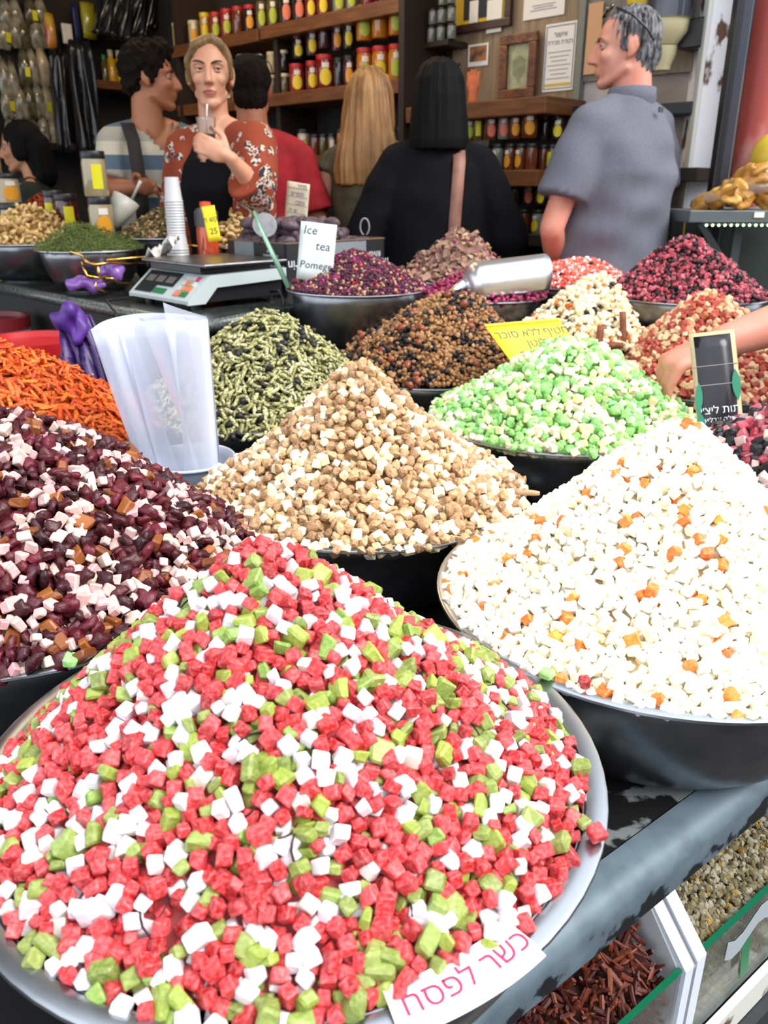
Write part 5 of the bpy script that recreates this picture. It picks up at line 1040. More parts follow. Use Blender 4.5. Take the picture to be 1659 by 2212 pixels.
for ri, (y0, xs, hp_) in enumerate(((-8, (6, 30, 58, 84), 60), (36, (4, 27, 50, 72, 94), 62), (100, (2, 24, 46, 64, 86), 78), (182, (8, 36, 56, 74, 96), 70), (252, (14, 38, 66, 92, 112), 62))):
    for ci, px in enumerate(xs):
        p = on_left(px + RNG.uniform(-3, 3), y0 + RNG.uniform(-4, 4) + (30 if (ri == 2 and ci < 2) else 0), .10); k = float(project(p)[2]) / F; sd = ri * 10 + ci
        o = empty('herb_packet', p, math.radians(45) + RNG.uniform(-.3, .3), f'hanging plastic herb packet, {ORD[ci]} from left in the {ROWN[ri]} row', 'packet', 'hanging herb packets')
        o.rotation_euler[1] = RNG.uniform(-.12, .12)
        me = pouch(36 * k, hp_ * k, .06, sd); obj_from('bag', me, PKM[[0, 0, 1, 0, 2][sd % 5]], o)
        if sd % 4 == 2: MB().box((.010, -.036, -hp_ * k * .62), (.030, .004, .055), Euler((0, 0, .1))).obj('tag', LAB['Y'], o)
        MB().tube([(0, 0, -.006), (0, .01, .03)], .003, 6).obj('hook', STEELRIM, o)
def flat_pack(px0, py0, px1, py1, off, m, label, name='snack_pouch', cat='packet', bul=.03):
    a, b = on_left(px0, py0, off), on_left(px1, py1, off); c = (a + b) / 2; w = (Vector((a.x, a.y, 0)) - Vector((b.x, b.y, 0))).length; h = abs(a.z - b.z)
    o = MB().sheet([[c + LT_ * (w * (i / 6 - .5)) + Vector((0, 0, h * (j / 6 - .5))) + LN * bul * math.sin(PI * i / 6) * math.sin(PI * j / 6) for j in range(7)] for i in range(7)], .02).obj(name, m, None, True); return tag(o, label, cat)
flat_pack(94, 28, 122, 106, .20, mat('candy_pouch', lin(206, 170, 60), lin(190, 60, 60), scale=9, rough=.3, coat=.5), 'shiny pouch in red, white and yellow beside the herb packets')
flat_pack(132, 50, 158, 96, .12, PAPER, 'small white carton on the left shelf beside the blue carton', 'carton', 'carton', .0)
flat_pack(154, 8, 174, 90, .11, mat('blue_carton', lin(34, 44, 96), rough=.4), 'tall blue carton beside the white carton', 'carton', 'carton', .0)
flat_pack(172, 4, 210, 86, .11, mat('lime_pouch', lin(150, 146, 30), lin(176, 166, 44), scale=12, rough=.3, coat=.5), 'lime yellow pouch beside the blue carton')
BAGB = mat('black_film', lin(44, 46, 52), lin(20, 21, 25), scale=9, stretch=(1, 1, .25), rough=.28, coat=.3)
def hang_bag(px0, py0, px1, py1, off, label, seed, sl=0.):
    a, b = on_left(px0, py0, off), on_left(px1, py1, off); c = (a + b) / 2; w = (Vector((a.x, a.y, 0)) - Vector((b.x, b.y, 0))).length; h = abs(a.z - b.z)
    g = [[c + LT_ * (w * (i / 14 - .5) * (1 - .25 * (j / 11)) + sl * (j / 11 - .5)) + Vector((0, 0, h * (j / 11 - .5))) + LN * (.035 * math.sin(i * 1.5 + seed + .25 * j) + .02 * math.sin(i * .7 + j * .5)) for j in range(12)] for i in range(15)]
    o = MB().sheet(g, .006).obj('black_bag', BAGB, None, True); return tag(o, label, 'bag')
hang_bag(98, 104, 160, 330, .35, 'black plastic bag hanging beside the herb packets, left of two', 1, .05)
hang_bag(140, 84, 224, 340, .30, 'long black plastic bag hanging behind the striped tee, right of two', 4)
for i, (x0, y0, x1, y1) in enumerate(((200, -30, 262, 80), (236, -40, 300, 92), (272, -40, 330, 84), (300, -44, 352, 66))):
    hang_bag(x0, y0, x1, y1, .36 - .04 * i, f'shiny bunched black bag up on the rack, {ORD[i]} of four from left', 7 + i * 2, .12)
a = on_left(262, 190, .15); o = MB().box((a.x, a.y, a.z), (.62, .22, .05), Euler((0, 0, math.radians(45))), .004).obj('wall_shelf', WOOD); tag(o, 'small brown shelf with yellow bottles behind the curly hair', 'shelf')
for i, (px, b_, l_, wp, hp_) in enumerate(((230, 'olive', 'green', 14, 60), (245, 'yellow', 'white', 17, 72), (262, 'yellow', 'white', 17, 72), (280, 'honey', 'yellow', 18, 62))):
    p = on_left(px, 183, .16); p.z = a.z + .025; k = float(project(p)[2]) / F
    jar(p, wp * k, hp_ * k / 1.15, b_, l_, '-', f'{b_} bottle with {l_} cap, {ORD[i]} from left on the small left shelf', lidh=.2, neck=.6)
struct(MB().box(on_left(120, 318, .12), (1.1, .24, .04), Euler((0, 0, math.radians(45)))).obj('trim_10', MATS['dark_wood']))
# ---------------------------------------------------------------- right side: pillar, pipe, neighbouring stall
def vbox(px0, px1, pyr, Y, th, z0, z1, name, m, ry=0.):
    a, b = at_y(px0, pyr, Y), at_y(px1, pyr, Y); return MB().box(((a.x + b.x) / 2, Y + th / 2, (z0 + z1) / 2), (b.x - a.x, th, z1 - z0), Euler((0, ry, 0)), .003).obj(name, m)
struct(vbox(1502, 1545, 300, 3.42, .16, 0, 3.0, 'trim_11', WHITEPAINT))
struct(vbox(1494, 1503, 300, 3.41, .05, 0, 3.0, 'trim_12', mat('pale_strip', lin(206, 210, 204), rough=.5)))
RUST = mat('rust_brown_edge', lin(92, 62, 44), lin(64, 44, 34), scale=14, rough=.8, bump=.5)
struct(vbox(1545, 1556, 300, 3.43, .16, 0, 3.0, 'trim_13', RUST))
o = vbox(1553, 1566, 300, 3.20, .05, 0, 3.0, 'frame_post', BLACK); tag(o, 'black metal post left of the red pipe', 'post')
o = vbox(1566, 1586, 300, 3.25, .04, 0, 3.0, 'frame_post', mat('grey_post', lin(70, 72, 82), rough=.4, metal=.5)); tag(o, 'grey metal post between black post and red pipe', 'post')
c = at_y(1622, 300, 3.36); o = MB().lathe([(0, 1.2), (.058, 1.2), (.058, 3.0), (0, 3.0)], (c.x, c.y, 0), 32).obj('drain_pipe', mat('red_pipe_paint', lin(150, 58, 50), lin(176, 120, 112), scale=7, stretch=(1, 1, .4), rough=.55, lo=.55, hi=.7), None, 'auto'); tag(o, 'red painted drain pipe with scratched paint at the right edge', 'pipe')
c = at_y(1648, 300, 3.44); o = MB().box((c.x, c.y, 2.0), (.035, .03, 2.2)).obj('frame_post', mat('mint_post', lin(176, 190, 184), rough=.5)); tag(o, 'pale mint post right of the red pipe', 'post')
c = at_y(1600, 20, 3.55); o = MB().box((c.x, c.y, c.z), (.16, .02, .40)).obj('awning_panel', mat('cyan_panel', lin(70, 178, 206), rough=.5)); tag(o, 'cyan panel behind the top of the red pipe', 'panel')
a, b = at_y(1490, 468, 3.00), at_y(1800, 468, 3.00); SHG = mat('grey_shelf_metal', lin(104, 110, 112), rough=.45, metal=.3)
sh = empty('stall_shelf', (0, 0, 0), 0, 'grey metal shelf of the next stall with fairy lights under it', 'shelf')
MB().box(((a.x + b.x) / 2, 3.16, a.z), (b.x - a.x, .32, .040), None, .003).obj('shelf_board', SHG, sh)
MB().tube([(a.x + .05, 3.03, a.z - .02), (a.x + .22, 3.12, a.z - .20)], .014, 4).obj('bracket', SHG, sh); MB().box((a.x + .23, 3.14, a.z - .32), (.03, .03, .6)).obj('bracket_post', SHG, sh)
MB().box((a.x + .24, 2.998, a.z + .006), (.034, .003, .018)).obj('price_sticker', PAPER, sh)
LED, nt, bs = base_mat('green_white_led'); bs.inputs['Emission Color'].default_value = (.65, 1, .45, 1); bs.inputs['Emission Strength'].default_value = 4.0
MB().tube([(a.x + .05, 2.998, a.z - .026), (b.x, 2.998, a.z - .026)], .003, 6).obj('light_wire', mat('green_wire', lin(40, 60, 40), rough=.6), sh)
lp_ = bpy.data.meshes.new('bulb'); bm = bmesh.new(); bmesh.ops.create_icosphere(bm, subdivisions=1, radius=.0048); bm.to_mesh(lp_); bm.free(); lp_.materials.append(LED)
for i in range(24): o = bpy.data.objects.new('bulb', lp_); link(o, sh); o.location = (a.x + .06 + i * .0215, 2.994, a.z - .028)
o = MB().box((a.x + .62, 3.40, .70), (1.1, .03, .95)).obj('backing_board', mat('dark_green_board', lin(44, 54, 50), rough=.6)); tag(o, 'dark green board under the grey shelf of the next stall', 'board')
struct(MB().box((3.6, 4.9, 1.6), (4.2, .1, 3.4)).obj('wall_neighbour', mat('pale_green_wall', lin(150, 160, 146), lin(120, 128, 118), scale=2, rough=.9)))
pb_ = empty('pastry_bag', (0, 0, 0), 0, 'clear bag of golden fried pastries lying on the grey shelf', 'pastry'); rg = random.Random(5)
PAST = piece_mat('golden_pastry', [lin(196, 138, 54), lin(214, 164, 80), lin(170, 108, 36)], dust=lin(120, 70, 26), dust_amt=.7, rough=.4, scale=30, bump=.6)
for i in range(26):
    x = a.x + .10 + .020 * i; zz = a.z + .045 + .012 * min(i, 9) * rg.uniform(.1, 1.2)
    obj_from('pastry', p_blob(200 + i, asp=(.125, .055, .045), jit=.26, sub=3, smooth=True), PAST, pb_).matrix_local = Matrix.Translation((x, 3.10 + rg.uniform(-.04, .05), zz)) @ Euler((rg.uniform(-.5, .5), rg.uniform(-.5, .5), rg.uniform(0, 3))).to_matrix().to_4x4()
MB().sheet([[(a.x + .06 + .52 * i / 10, 3.02 + .17 * j / 6, a.z + .030 + (.07 + .045 * min(i / 5, 1) + .010 * math.sin(i * 2.1 + j)) * math.sin(PI * (.08 + .84 * j / 6)) ** .6 * (.35 + .65 * math.sin(PI * min((i + .5) / 7, .5)))) for j in range(7)] for i in range(11)], .001).obj('bag_film', mat('clear_film', (.92, .92, .9), rough=.12, trans=.9, alpha=.35), pb_, True)
c = at_y(1668, 340, 3.2); o = MB().sphere(c, (.075, .07, .085), 3).obj('yellow_melon', mat('yellow_melon_skin', lin(214, 190, 60), lin(190, 160, 40), scale=6, rough=.4), None, True); tag(o, 'big round yellow fruit above the pastry bag at the right edge', 'fruit')
# ---------------------------------------------------------------- counter with the scale
GRANITE = mat('dark_granite', lin(58, 64, 62), lin(24, 26, 26), scale=90, rough=.25, detail=6, lo=.4, hi=.6)
ct = empty('shop_counter', (0, 0, 0), 0, 'dark granite shop counter carrying the price scale and dates box', 'counter')
KP = Vector((-.50, 2.25)); A2 = Vector((WA.x, WA.y)); B2v = Vector((math.sqrt(.5), math.sqrt(.5)))
cpoly = [KP + B2v * 0, Vector((-.20, 2.77)), Vector((.02, 2.86)), Vector((.06, 3.10)), Vector((-.23, 3.33)), Vector((-.55, 3.01)), Vector((-.72, 3.18)), Vector((-1.60, 4.06)), Vector((-2.05, 3.80))]
CZT = .93
MB().prism([tuple(p) for p in cpoly], (CZT - .035, CZT)).obj('counter_top', GRANITE, ct)
inner = [p.lerp(Vector((-.75, 3.0)), .06) for p in cpoly]
MB().prism([tuple(p) for p in inner], (0, CZT - .036)).obj('counter_base', mat('dark_base', lin(34, 32, 32), rough=.7), ct)
ed = [Vector((p.x, p.y, CZT - .0175)) for p in (cpoly[8], cpoly[0], cpoly[1])]
MB().tube(ed, .0185, 10).obj('edge_moulding', mat('granite_edge', lin(104, 112, 108), lin(58, 62, 60), scale=120, rough=.25), ct, True)
# price scale
N2 = Vector((-.575, 2.435)); sca = empty('price_scale', (N2.x, N2.y, CZT), math.radians(45), 'pale grey electronic price scale with steel plate on the counter', 'scale')
# local x runs along B (away right), local y along A (left)
SCW = mat('pale_scale_plastic', lin(178, 188, 188), rough=.45); SD, SW = .37, .345
prof = [(0, .018), (0, .030), (.085, .098), (SD, .104), (SD, .070), (.105, .062), (.06, .018)]
mb = MB(); mb.loft([[(x, 0, z) for x, z in prof], [(x, .012, z) for x, z in prof]], True); mb.loft([[(x, SW - .012, z) for x, z in prof], [(x, SW, z) for x, z in prof]], True)
p2 = [(0, .020), (0, .030), (.085, .098), (SD, .104), (SD, .075), (.105, .068), (.055, .020)]
mb.loft([[(x, .010, z) for x, z in p2], [(x, SW - .010, z) for x, z in p2]], True); mb.obj('housing', SCW, sca)
MB().box((.22, SW / 2, .045), (.28, SW - .03, .05)).obj('under_body', BLACK, sca)
MB().box((.20, SW / 2, .112), (.26, SW - .06, .018)).obj('plate_support', BLACK, sca)
MB().box((.215, SW / 2 - .0, .126), (.31, SW + .02, .010), None, .004).obj('weighing_plate', STEEL, sca)
SLP = math.atan2(.068, .085); SR = Matrix.Rotation(-SLP, 3, 'Y')
def onface(y, t): return Vector((.085 * t, y, .030 + .068 * t + .0012))
def facebox(y0, y1, t0, t1, th, name, m, parent=sca):
    c = (onface(y0, t0) + onface(y1, t1)) / 2; L = (onface(0, t1) - onface(0, t0)).length
    return MB().box(c, (L, abs(y1 - y0), th), SR.to_euler()).obj(name, m, parent)
facebox(.135, .325, .40, .93, .003, 'display_panel', mat('display_dark', lin(44, 46, 46), rough=.15)); facebox(.225, .325, .10, .40, .003, 'display_panel_lower', MATS['display_dark'])
for k_ in range(3): facebox(.150 + .058 * k_, .192 + .058 * k_, .52, .76, .005, 'display_window', mat('display_grey', lin(110, 104, 100), rough=.2))
KEYC = [mat('key_green', lin(40, 110, 70), rough=.5), mat('key_orange', lin(214, 120, 90), rough=.5), mat('key_white', lin(196, 196, 196), rough=.5), mat('key_pink', lin(206, 66, 110), rough=.5), mat('key_tan', lin(190, 150, 90), rough=.5)]
for i in range(4): facebox(.152 + .017 * i, .166 + .017 * i, .12, .30, .006, 'key', KEYC[0])
for r_ in range(4):
    for c_ in range(4): facebox(.030 + .018 * c_, .045 + .018 * c_, .12 + .20 * r_, .27 + .20 * r_, .006, 'key', [[0, 0, 1, 1], [1, 1, 4, 2], [2, 4, 1, 2], [3, 2, 2, 2]][r_][c_] and KEYC[[[0, 0, 1, 1], [1, 1, 4, 2], [2, 4, 1, 2], [3, 2, 2, 2]][r_][c_]] or KEYC[0])
for x, y in ((.05, .04), (.05, SW - .04), (.34, .04), (.34, SW - .04)): MB().lathe([(0, 0), (.016, 0), (.016, .022), (0, .022)], (x, y, 0), 12).obj('foot', BLACK, sca)
def cable(pts, label): o = MB().tube(pts, .0045, 8).obj('cable', BLACK, None, True); return tag(o, label, 'cable')
cable([(-.36, 2.64, .965), (-.33, 2.62, .97), (-.315, 2.585, .95), (-.31, 2.56, .90), (-.30, 2.54, .80)], 'black cable hanging over the counter edge right of the scale')
a_ = Vector((-.80, 2.60, .95)); cable([a_, a_ + Vector((-.05, -.06, .0)), (-.80, 2.47, .92), (-.78, 2.44, .84), (-.77, 2.42, .70)], 'black cable looping down the left front of the counter')
def put(px, py, z=CZT): return on_z(px, py, z)
# heaps on the counter
def cheap(c, R, zr, apex, label, kinds, cm, sp, seed, h=None, bm_=None, **kw):
    hh = Heap((c[0], c[1]), R, zr, apex, p=kw.pop('p', .9), round_=.2, noise=.005, seed=seed)
    if label: bowl((c[0], c[1]), R, zr, h or zr - CZT, label, None, kw.pop('bottom', .6), bm_)
    fill(hh, None, sp, kinds, cm, seed=seed, **kw); return hh
cheap((-1.40, 3.36), .215, 1.075, at_y(62, 444, 3.36), 'steel bowl heaped with cashews at the left edge of the counter', [K(V(p_cashew, 4), CASH, .034, 1., 'cashews', 'rest of the cashews in the bowl at the left edge', 'cashew', 'pale cashew nut on the heap at the left edge of the counter', 'nut', 'cashews at the left edge', spread=.2, limit=70)], core('cash_core', lin(150, 116, 66)), .019, 41)
cheap((-1.045, 3.02), .185, 1.072, at_y(160, 482, 3.03), 'steel bowl of green herb at the left of the scale', [K(V(p_sliver, 3, w=.10, t=.10, bend=.2, n=4, seg=4), DILL, .020, 1., 'dried_herb', 'feathery green dried herb heaped in the bowl left of the scale', cat='herb', flat=.6)], core('dill_core', lin(56, 66, 30)), .0085, 42)
cheap((-.875, 3.34), .150, 1.095, at_y(348, 452, 3.34), 'shallow dark tray of brown green herb behind the white cups', [K(FLAKE, OREG, .016, .8, 'crushed_herb', 'brown green crushed herb heaped behind the white cups', cat='herb', flat=.6), K(NUG, BEIGEB, .012, .2, 'crushed_herb', 'x', cat='herb')], core('oreg_core', lin(70, 62, 34)), .0085, 43, bm_=DARKMETAL)
cheap((-.505, 3.12), .125, 1.075, at_y(512, 458, 3.12), 'steel bowl of cashews behind the dates box', [K(V(p_cashew, 4), CASH, .034, 1., 'cashews', 'rest of the cashews behind the dates box', 'cashew', 'cashew nut on the heap behind the dates box', 'nut', 'cashews behind the dates box', spread=.2, limit=50)], core('cash_core', lin(150, 116, 66)), .019, 44)
cheap((-1.50, 3.72), .14, 1.10, at_y(92, 420, 3.72), 'bowl of red chili flakes behind the cashews', [K(FLAKE, REDH, .014, 1., 'chili_flakes', 'red chili flakes heaped behind the cashews', cat='spice', flat=.6)], core('chili_core', lin(120, 40, 20)), .008, 45)
# jar towers on the counter
def tower(px, Y, zs, w, body, labs, who, face, hs=None):
    x = at_y(px, 450, Y).x
    for i, (z0, z1) in enumerate(zs):
        jar((x + .006 * (i % 2), Y, z0), w, (z1 - z0), body, 'black', labs[i], f'{body} coloured jar with black lid, {["lowest","second","third","topmost"][i]} of the {who}', face, lidh=.17)
tower(213, 3.22, ((.93, 1.085), (1.086, 1.24), (1.241, 1.395)), .088, 'tahini', ('o', 'o', 'Y'), 'tower right of the green herb', math.radians(-60))
tower(-14, 3.70, ((.93, 1.06), (1.061, 1.19), (1.191, 1.32), (1.321, 1.45)), .105, 'tahini', ('Y', 'Y', 'o', 'o'), 'tall tower at the left edge', math.radians(-45))
tower(22, 3.60, ((.93, 1.07), (1.071, 1.21), (1.211, 1.325)), .100, 'tahini', ('Y', 'Y', 'o'), 'shorter tower at the left edge', math.radians(-50))
tower(140, 3.42, ((.93, 1.09), (1.091, 1.25)), .090, 'darkred', ('y', 'Y'), 'dark stack behind the green herb', math.radians(-60))
tower(114, 3.50, ((.93, 1.10), (1.101, 1.262)), .080, 'darkred', ('Y', 'Y'), 'rear dark stack behind the cashews', math.radians(-100))
# scoop standing in the herb, cups, bottle
s0 = at_y(262, 452, 3.30); sc2 = empty('herb_scoop', s0, 0, 'off white plastic scoop with handle stuck in the brown green herb', 'scoop')
MS = Matrix.Rotation(.5, 3, 'Y') @ Matrix.Rotation(-.3, 3, 'X')
OFFW = mat('off_white_plastic', lin(196, 194, 182), rough=.4)
MB().lathe([(0, -.075), (.022, -.07), (.045, .0), (.052, .045), (.050, .045), (.043, .0), (.020, -.066), (0, -.071)], seg=24, M=MS).obj('scoop_cup', OFFW, sc2, True)
MB().tube([(.045, 0, .035), (.070, .0, .075), (.085, 0, .10)], [.010, .010, .012], 8, flat=.6).obj('handle', OFFW, sc2, True)
cx_ = at_y(378, 470, 2.98); CUPM = mat('white_cup_plastic', lin(216, 216, 218), rough=.3, trans=.25)
zb_ = CZT
for i in range(34):
    zt_ = zb_ + .080 + i * .0092
    if zt_ > 1.305: break
    r0 = .036 - (.0065 if i > 15 else 0)
    o = MB().lathe([(r0 + .0015, zt_ - .080), (r0 + .0030, zt_ - .077), (r0, zt_ - .070), (r0 * .80, zt_ - .002), (r0 * .78, zt_), (0, zt_), (0, zt_ - .001), (r0 * .77, zt_ - .001), (r0 - .001, zt_ - .070), (r0 + .0015, zt_ - .080)], (cx_.x, 2.98, 0), 24).obj('drinking_cup', CUPM, None, 'auto')
    tag(o, 'white plastic cup upside down in the tall cup stack behind the scale', 'cup', 'stacked white cups')
bx = at_y(446, 480, 3.02); bt = empty('juice_bottle', (bx.x, 3.02, CZT), 0, 'bottle of orange red juice with grey cap on the counter', 'bottle')
MB().lathe([(0, 0), (.036, .0), (.038, .01), (.038, .20), (.036, .215), (0, .215)], seg=28).obj('bottle_body', mat('orange_juice', lin(196, 74, 40), rough=.1, coat=.8), bt, 'auto')
MB().lathe([(0, .215), (.041, .215), (.041, .262), (.030, .275), (0, .275)], seg=28).obj('cap', mat('grey_cap', lin(72, 72, 78), rough=.4), bt, 'auto'); MB().lathe([(0, .275), (.020, .275), (.019, .295), (0, .297)], seg=20).obj('cap_top', mat('orange_cap', lin(214, 84, 50), rough=.4), bt, 'auto')
def card(name, tl_, tr_, bl_, m, label, cat, th=.0015, bend=0.):
    tl_, tr_, bl_ = Vector(tl_), Vector(tr_), Vector(bl_); o = empty(name, (0, 0, 0), 0, label, cat); M = frame_mat(bl_ + (tr_ - bl_) / 2, tr_ - tl_, tl_ - bl_); o.matrix_world = M
    w = (tr_ - tl_).length; h = (tl_ - bl_).length
    MB().sheet([[(w * (i / 6 - .5), h * (j / 6 - .5), bend * math.sin(PI * j / 6) * h) for j in range(7)] for i in range(7)], th).obj('card_sheet', m, o, True); return o, w, h
o, w, h = card('price_tag', at_y(443, 447, 2.93), at_y(471, 443, 2.93), at_y(442, 523, 2.93), YELLOW, 'yellow price tag leaning before the juice bottle', 'price tag')
text_part('קש"ח', INK, o, Matrix.Translation((0, h * .12, .0012)), .022, rtl=True); text_part('25', INK, o, Matrix.Translation((.004, -h * .22, .0012)), .028)
# white cup, tissue, lined note
p = put(62, 606); cp_ = p; o = MB().lathe([(0, 0), (.055, 0), (.066, .15), (.068, .152), (.064, .150), (.053, .004), (0, .004)], (p.x, p.y + .05, CZT), 28).obj('white_tub', WHITEPL, None, True); tag(o, 'white plastic tub on the counter under the green herb bowl', 'tub')
p = at_y(352, 552, 2.86); rg = random.Random(3)
o = MB().sheet([[(p.x + .10 * (i / 6 - .5), p.y + .10 * (j / 6 - .5), p.z - .01 + .03 * math.sin(i * 1.7 + j) * math.cos(j * 1.3) + .01 * i) for j in range(7)] for i in range(7)], .002).obj('paper_tissue', mat('tissue', lin(214, 210, 204), rough=.9), None, True); tag(o, 'crumpled white tissue beside the cup stack', 'tissue')
o, w, h = card('lined_note', at_y(617, 390, 3.14), at_y(664, 398, 3.10), at_y(620, 480, 3.14), mat('cream_note', lin(214, 200, 172), rough=.8), 'tall cream note with lined handwriting standing behind the dates', 'note', .006)
for k_ in range(4): MB().box((0, h * (.36 - .2 * k_), .0035), (w * .96, .0012, .0004)).obj('ruled_line', mat('rule_ink', lin(120, 100, 90), rough=.8), o)
for k_, (s_, x_) in enumerate((('מחיר', .2), ('תמרים', 0), ('ג׳מבו', .15), ('35 ש"ח', 0))): text_part(s_, mat('blue_ink', lin(60, 66, 120), rough=.7), o, Matrix.Translation((w * x_, h * (.42 - .2 * k_), .0034)), .020, rtl=True)
# dates box
bxo = Vector((-.32, 2.75, CZT)); db = empty('dates_box', bxo, math.radians(45), 'black and grey cardboard box full of dates behind the scale', 'box')
LB, WB, HB = .455, .32, .172; CARD = mat('black_carton', lin(26, 27, 30), rough=.5); CARDG = mat('grey_carton', lin(122, 128, 134), rough=.5); KRAFT = mat('kraft_card', lin(128, 100, 74), rough=.8)
for nm, c, s_, m_ in (('side_panel', (LB / 2, .003, HB / 2), (LB, .006, HB), CARD), ('side_panel', (.003, WB / 2, HB / 2), (.006, WB, HB), CARD), ('side_panel', (LB / 2, WB - .003, HB / 2), (LB, .006, HB), CARD), ('side_panel', (LB - .003, WB / 2, HB / 2), (.006, WB, HB), CARD), ('bottom_panel', (LB / 2, WB / 2, .004), (LB, WB, .006), KRAFT)):
    MB().box(c, s_).obj(nm, m_, db)
for c, s_ in (((LB / 2, .003, HB + .001), (LB, .007, .003)), ((.003, WB / 2, HB + .001), (.007, WB, .003)), ((LB - .003, WB / 2, HB + .001), (.007, WB, .003)), ((LB / 2, WB - .003, HB + .001), (LB, .007, .003))): MB().box(c, s_).obj('cut_edge', KRAFT, db)
MB().box((-.0006, WB * .70, HB * .5), (.001, .11, HB * .98)).obj('grey_print', CARDG, db); MB().box((LB * .62, -.0006, HB * .55), (.16, .001, HB * .85)).obj('grey_print', CARDG, db)
MB().box((LB * .50, -.0012, HB * .42), (.075, .001, .10)).obj('pale_print', mat('pale_print_ink', lin(176, 190, 206), rough=.5), db)
for y_ in (.185, .06): MB().sphere((-.001, WB * .5 if y_ > .1 else 0, .05), (.001, .022, .016), 2).obj('red_badge', LID['red'], db) if y_ > .1 else MB().sphere((LB * .66, -.0015, .10), (.022, .001, .018), 2).obj('red_badge', LID['red'], db)
WINK = mat('white_ink', lin(214, 218, 224), rough=.6)
text_part('Mehadrin', WINK, db, Matrix.Translation((-.0014, WB * .26, .092)) @ Matrix(((0, 0, -1), (-1, 0, 0), (0, 1, 0))).to_4x4() @ Matrix.Rotation(PI, 4, 'Z'), .040)
text_part('Mehadrin', WINK, db, Matrix.Translation((LB * .20, -.0014, .105)) @ Matrix.Rotation(PI / 2, 4, 'X') @ Matrix.Rotation(PI, 4, 'Z'), .044)
text_part('Date growers\nexport', WINK, db, Matrix.Translation((-.0014, WB * .24, .138)) @ Matrix(((0, 0, -1), (-1, 0, 0), (0, 1, 0))).to_4x4() @ Matrix.Rotation(PI, 4, 'Z'), .014)
text_part('THE JORDAN\nRIVER', WINK, db, Matrix.Translation((LB * .88, -.0014, .11)) @ Matrix.Rotation(PI / 2, 4, 'X') @ Matrix.Rotation(PI, 4, 'Z'), .026)
DATEM = piece_mat('date_skin', [lin(72, 52, 58), lin(86, 66, 74), lin(58, 42, 46), lin(96, 76, 82)], rough=.5, scale=60, bump=.8, dust=lin(120, 108, 122), dust_amt=.4)
DM = V(p_blob, 4, asp=(1.25, .72, .70), jit=.08, sub=2, smooth=True); rg = random.Random(11)
Mdb = Matrix.Translation(bxo) @ Matrix.Rotation(math.radians(45), 4, 'Z')
for m_ in DM: m_.materials.append(DATEM)
cnt = 0
for lz, (nx, ny) in enumerate(((8, 8), (7, 7), (4, 5))):
    for i in range(nx):
        for j in range(ny):
            if lz == 2 and i > 2: continue
            if lz == 1 and i > 4 and j < 3: continue
            pos = Mdb @ Vector((.035 + (LB - .07) * (i + .5 * (lz % 2)) / nx + rg.uniform(-.008, .008) , .03 + (WB - .06) * (j + .5 * (lz % 2)) / ny + rg.uniform(-.008, .008), HB - .012 + lz * .026 + (.016 if i < 3 else 0)))
            o = bpy.data.objects.new('date', DM[(i * 3 + j + lz) % 4]); link(o); o.location = pos; o.rotation_euler = (rg.uniform(-.4, .4), rg.uniform(-.4, .4), rg.uniform(0, 6.3)); o.scale = (.052,) * 3
            tag(o, 'big dark purple brown date heaped in the cardboard box behind the scale', 'date', 'dates in the box')
dp = at_y(571, 492, 2.80); o = empty('clear_pot', dp, 0, 'small clear round plastic pot lying on the dates', 'pot')
PM = Matrix.Rotation(math.radians(72), 3, 'X') @ Matrix.Rotation(.2, 3, 'Y')
MB().lathe([(0, -.03), (.026, -.028), (.036, .022), (.039, .026), (.0345, .024), (.024, -.024), (0, -.026)], seg=28, M=PM).obj('pot_wall', CLEAR, o, True); MB().lathe([(0, .027), (.038, .027), (.039, .033), (0, .036)], seg=28, M=PM).obj('pot_lid', mat('clear_lid', (.9, .92, .94), rough=.1, trans=.9), o, 'auto')
lp = at_y(788, 508, 3.02); o = MB().tube([lp + Vector((.016 * math.sin(t) * (1 if t < PI else 1), 0, .028 * (1 - math.cos(t)))) for t in np.linspace(.25, 2 * PI - .25, 16)], .0055, 8, flat=.5).obj('strap_loop', mat('grey_strap', lin(140, 144, 150), rough=.5), None, True); tag(o, 'grey plastic strap loop standing at the right end of the dates box', 'strap')
# tea card and ladle in the purple tea
o, w, h = card('tea_card', at_y(640, 477, 2.43), at_y(718, 486, 2.43), at_y(650, 602, 2.40), mat('stained_card', lin(214, 222, 222), lin(190, 198, 196), scale=9, rough=.6), 'white handwritten ice tea card standing in the purple tea', 'card', .002)
text_part('Ice', INK, o, Matrix.Translation((-w * .22, h * .36, .0014)), .034, shear=.12); text_part('tea', INK, o, Matrix.Translation((w * .16, h * .10, .0014)), .034, shear=.12); text_part('Pomegr', INK, o, Matrix.Translation((0, -h * .24, .0014)), .029, shear=.12)
GLASSG = mat('green_tinted_plastic', lin(150, 196, 170), rough=.1, trans=.55)
o = MB().tube([at_y(624, 622, 2.42), at_y(585, 540, 2.46), at_y(565, 497, 2.47), at_y(548, 456, 2.48)], [.010, .0085, .0075, .006], 10, flat=.55).obj('ladle_handle', GLASSG, None, True); tag(o, 'pale green clear ladle handle leaning out of the purple tea bowl', 'ladle')
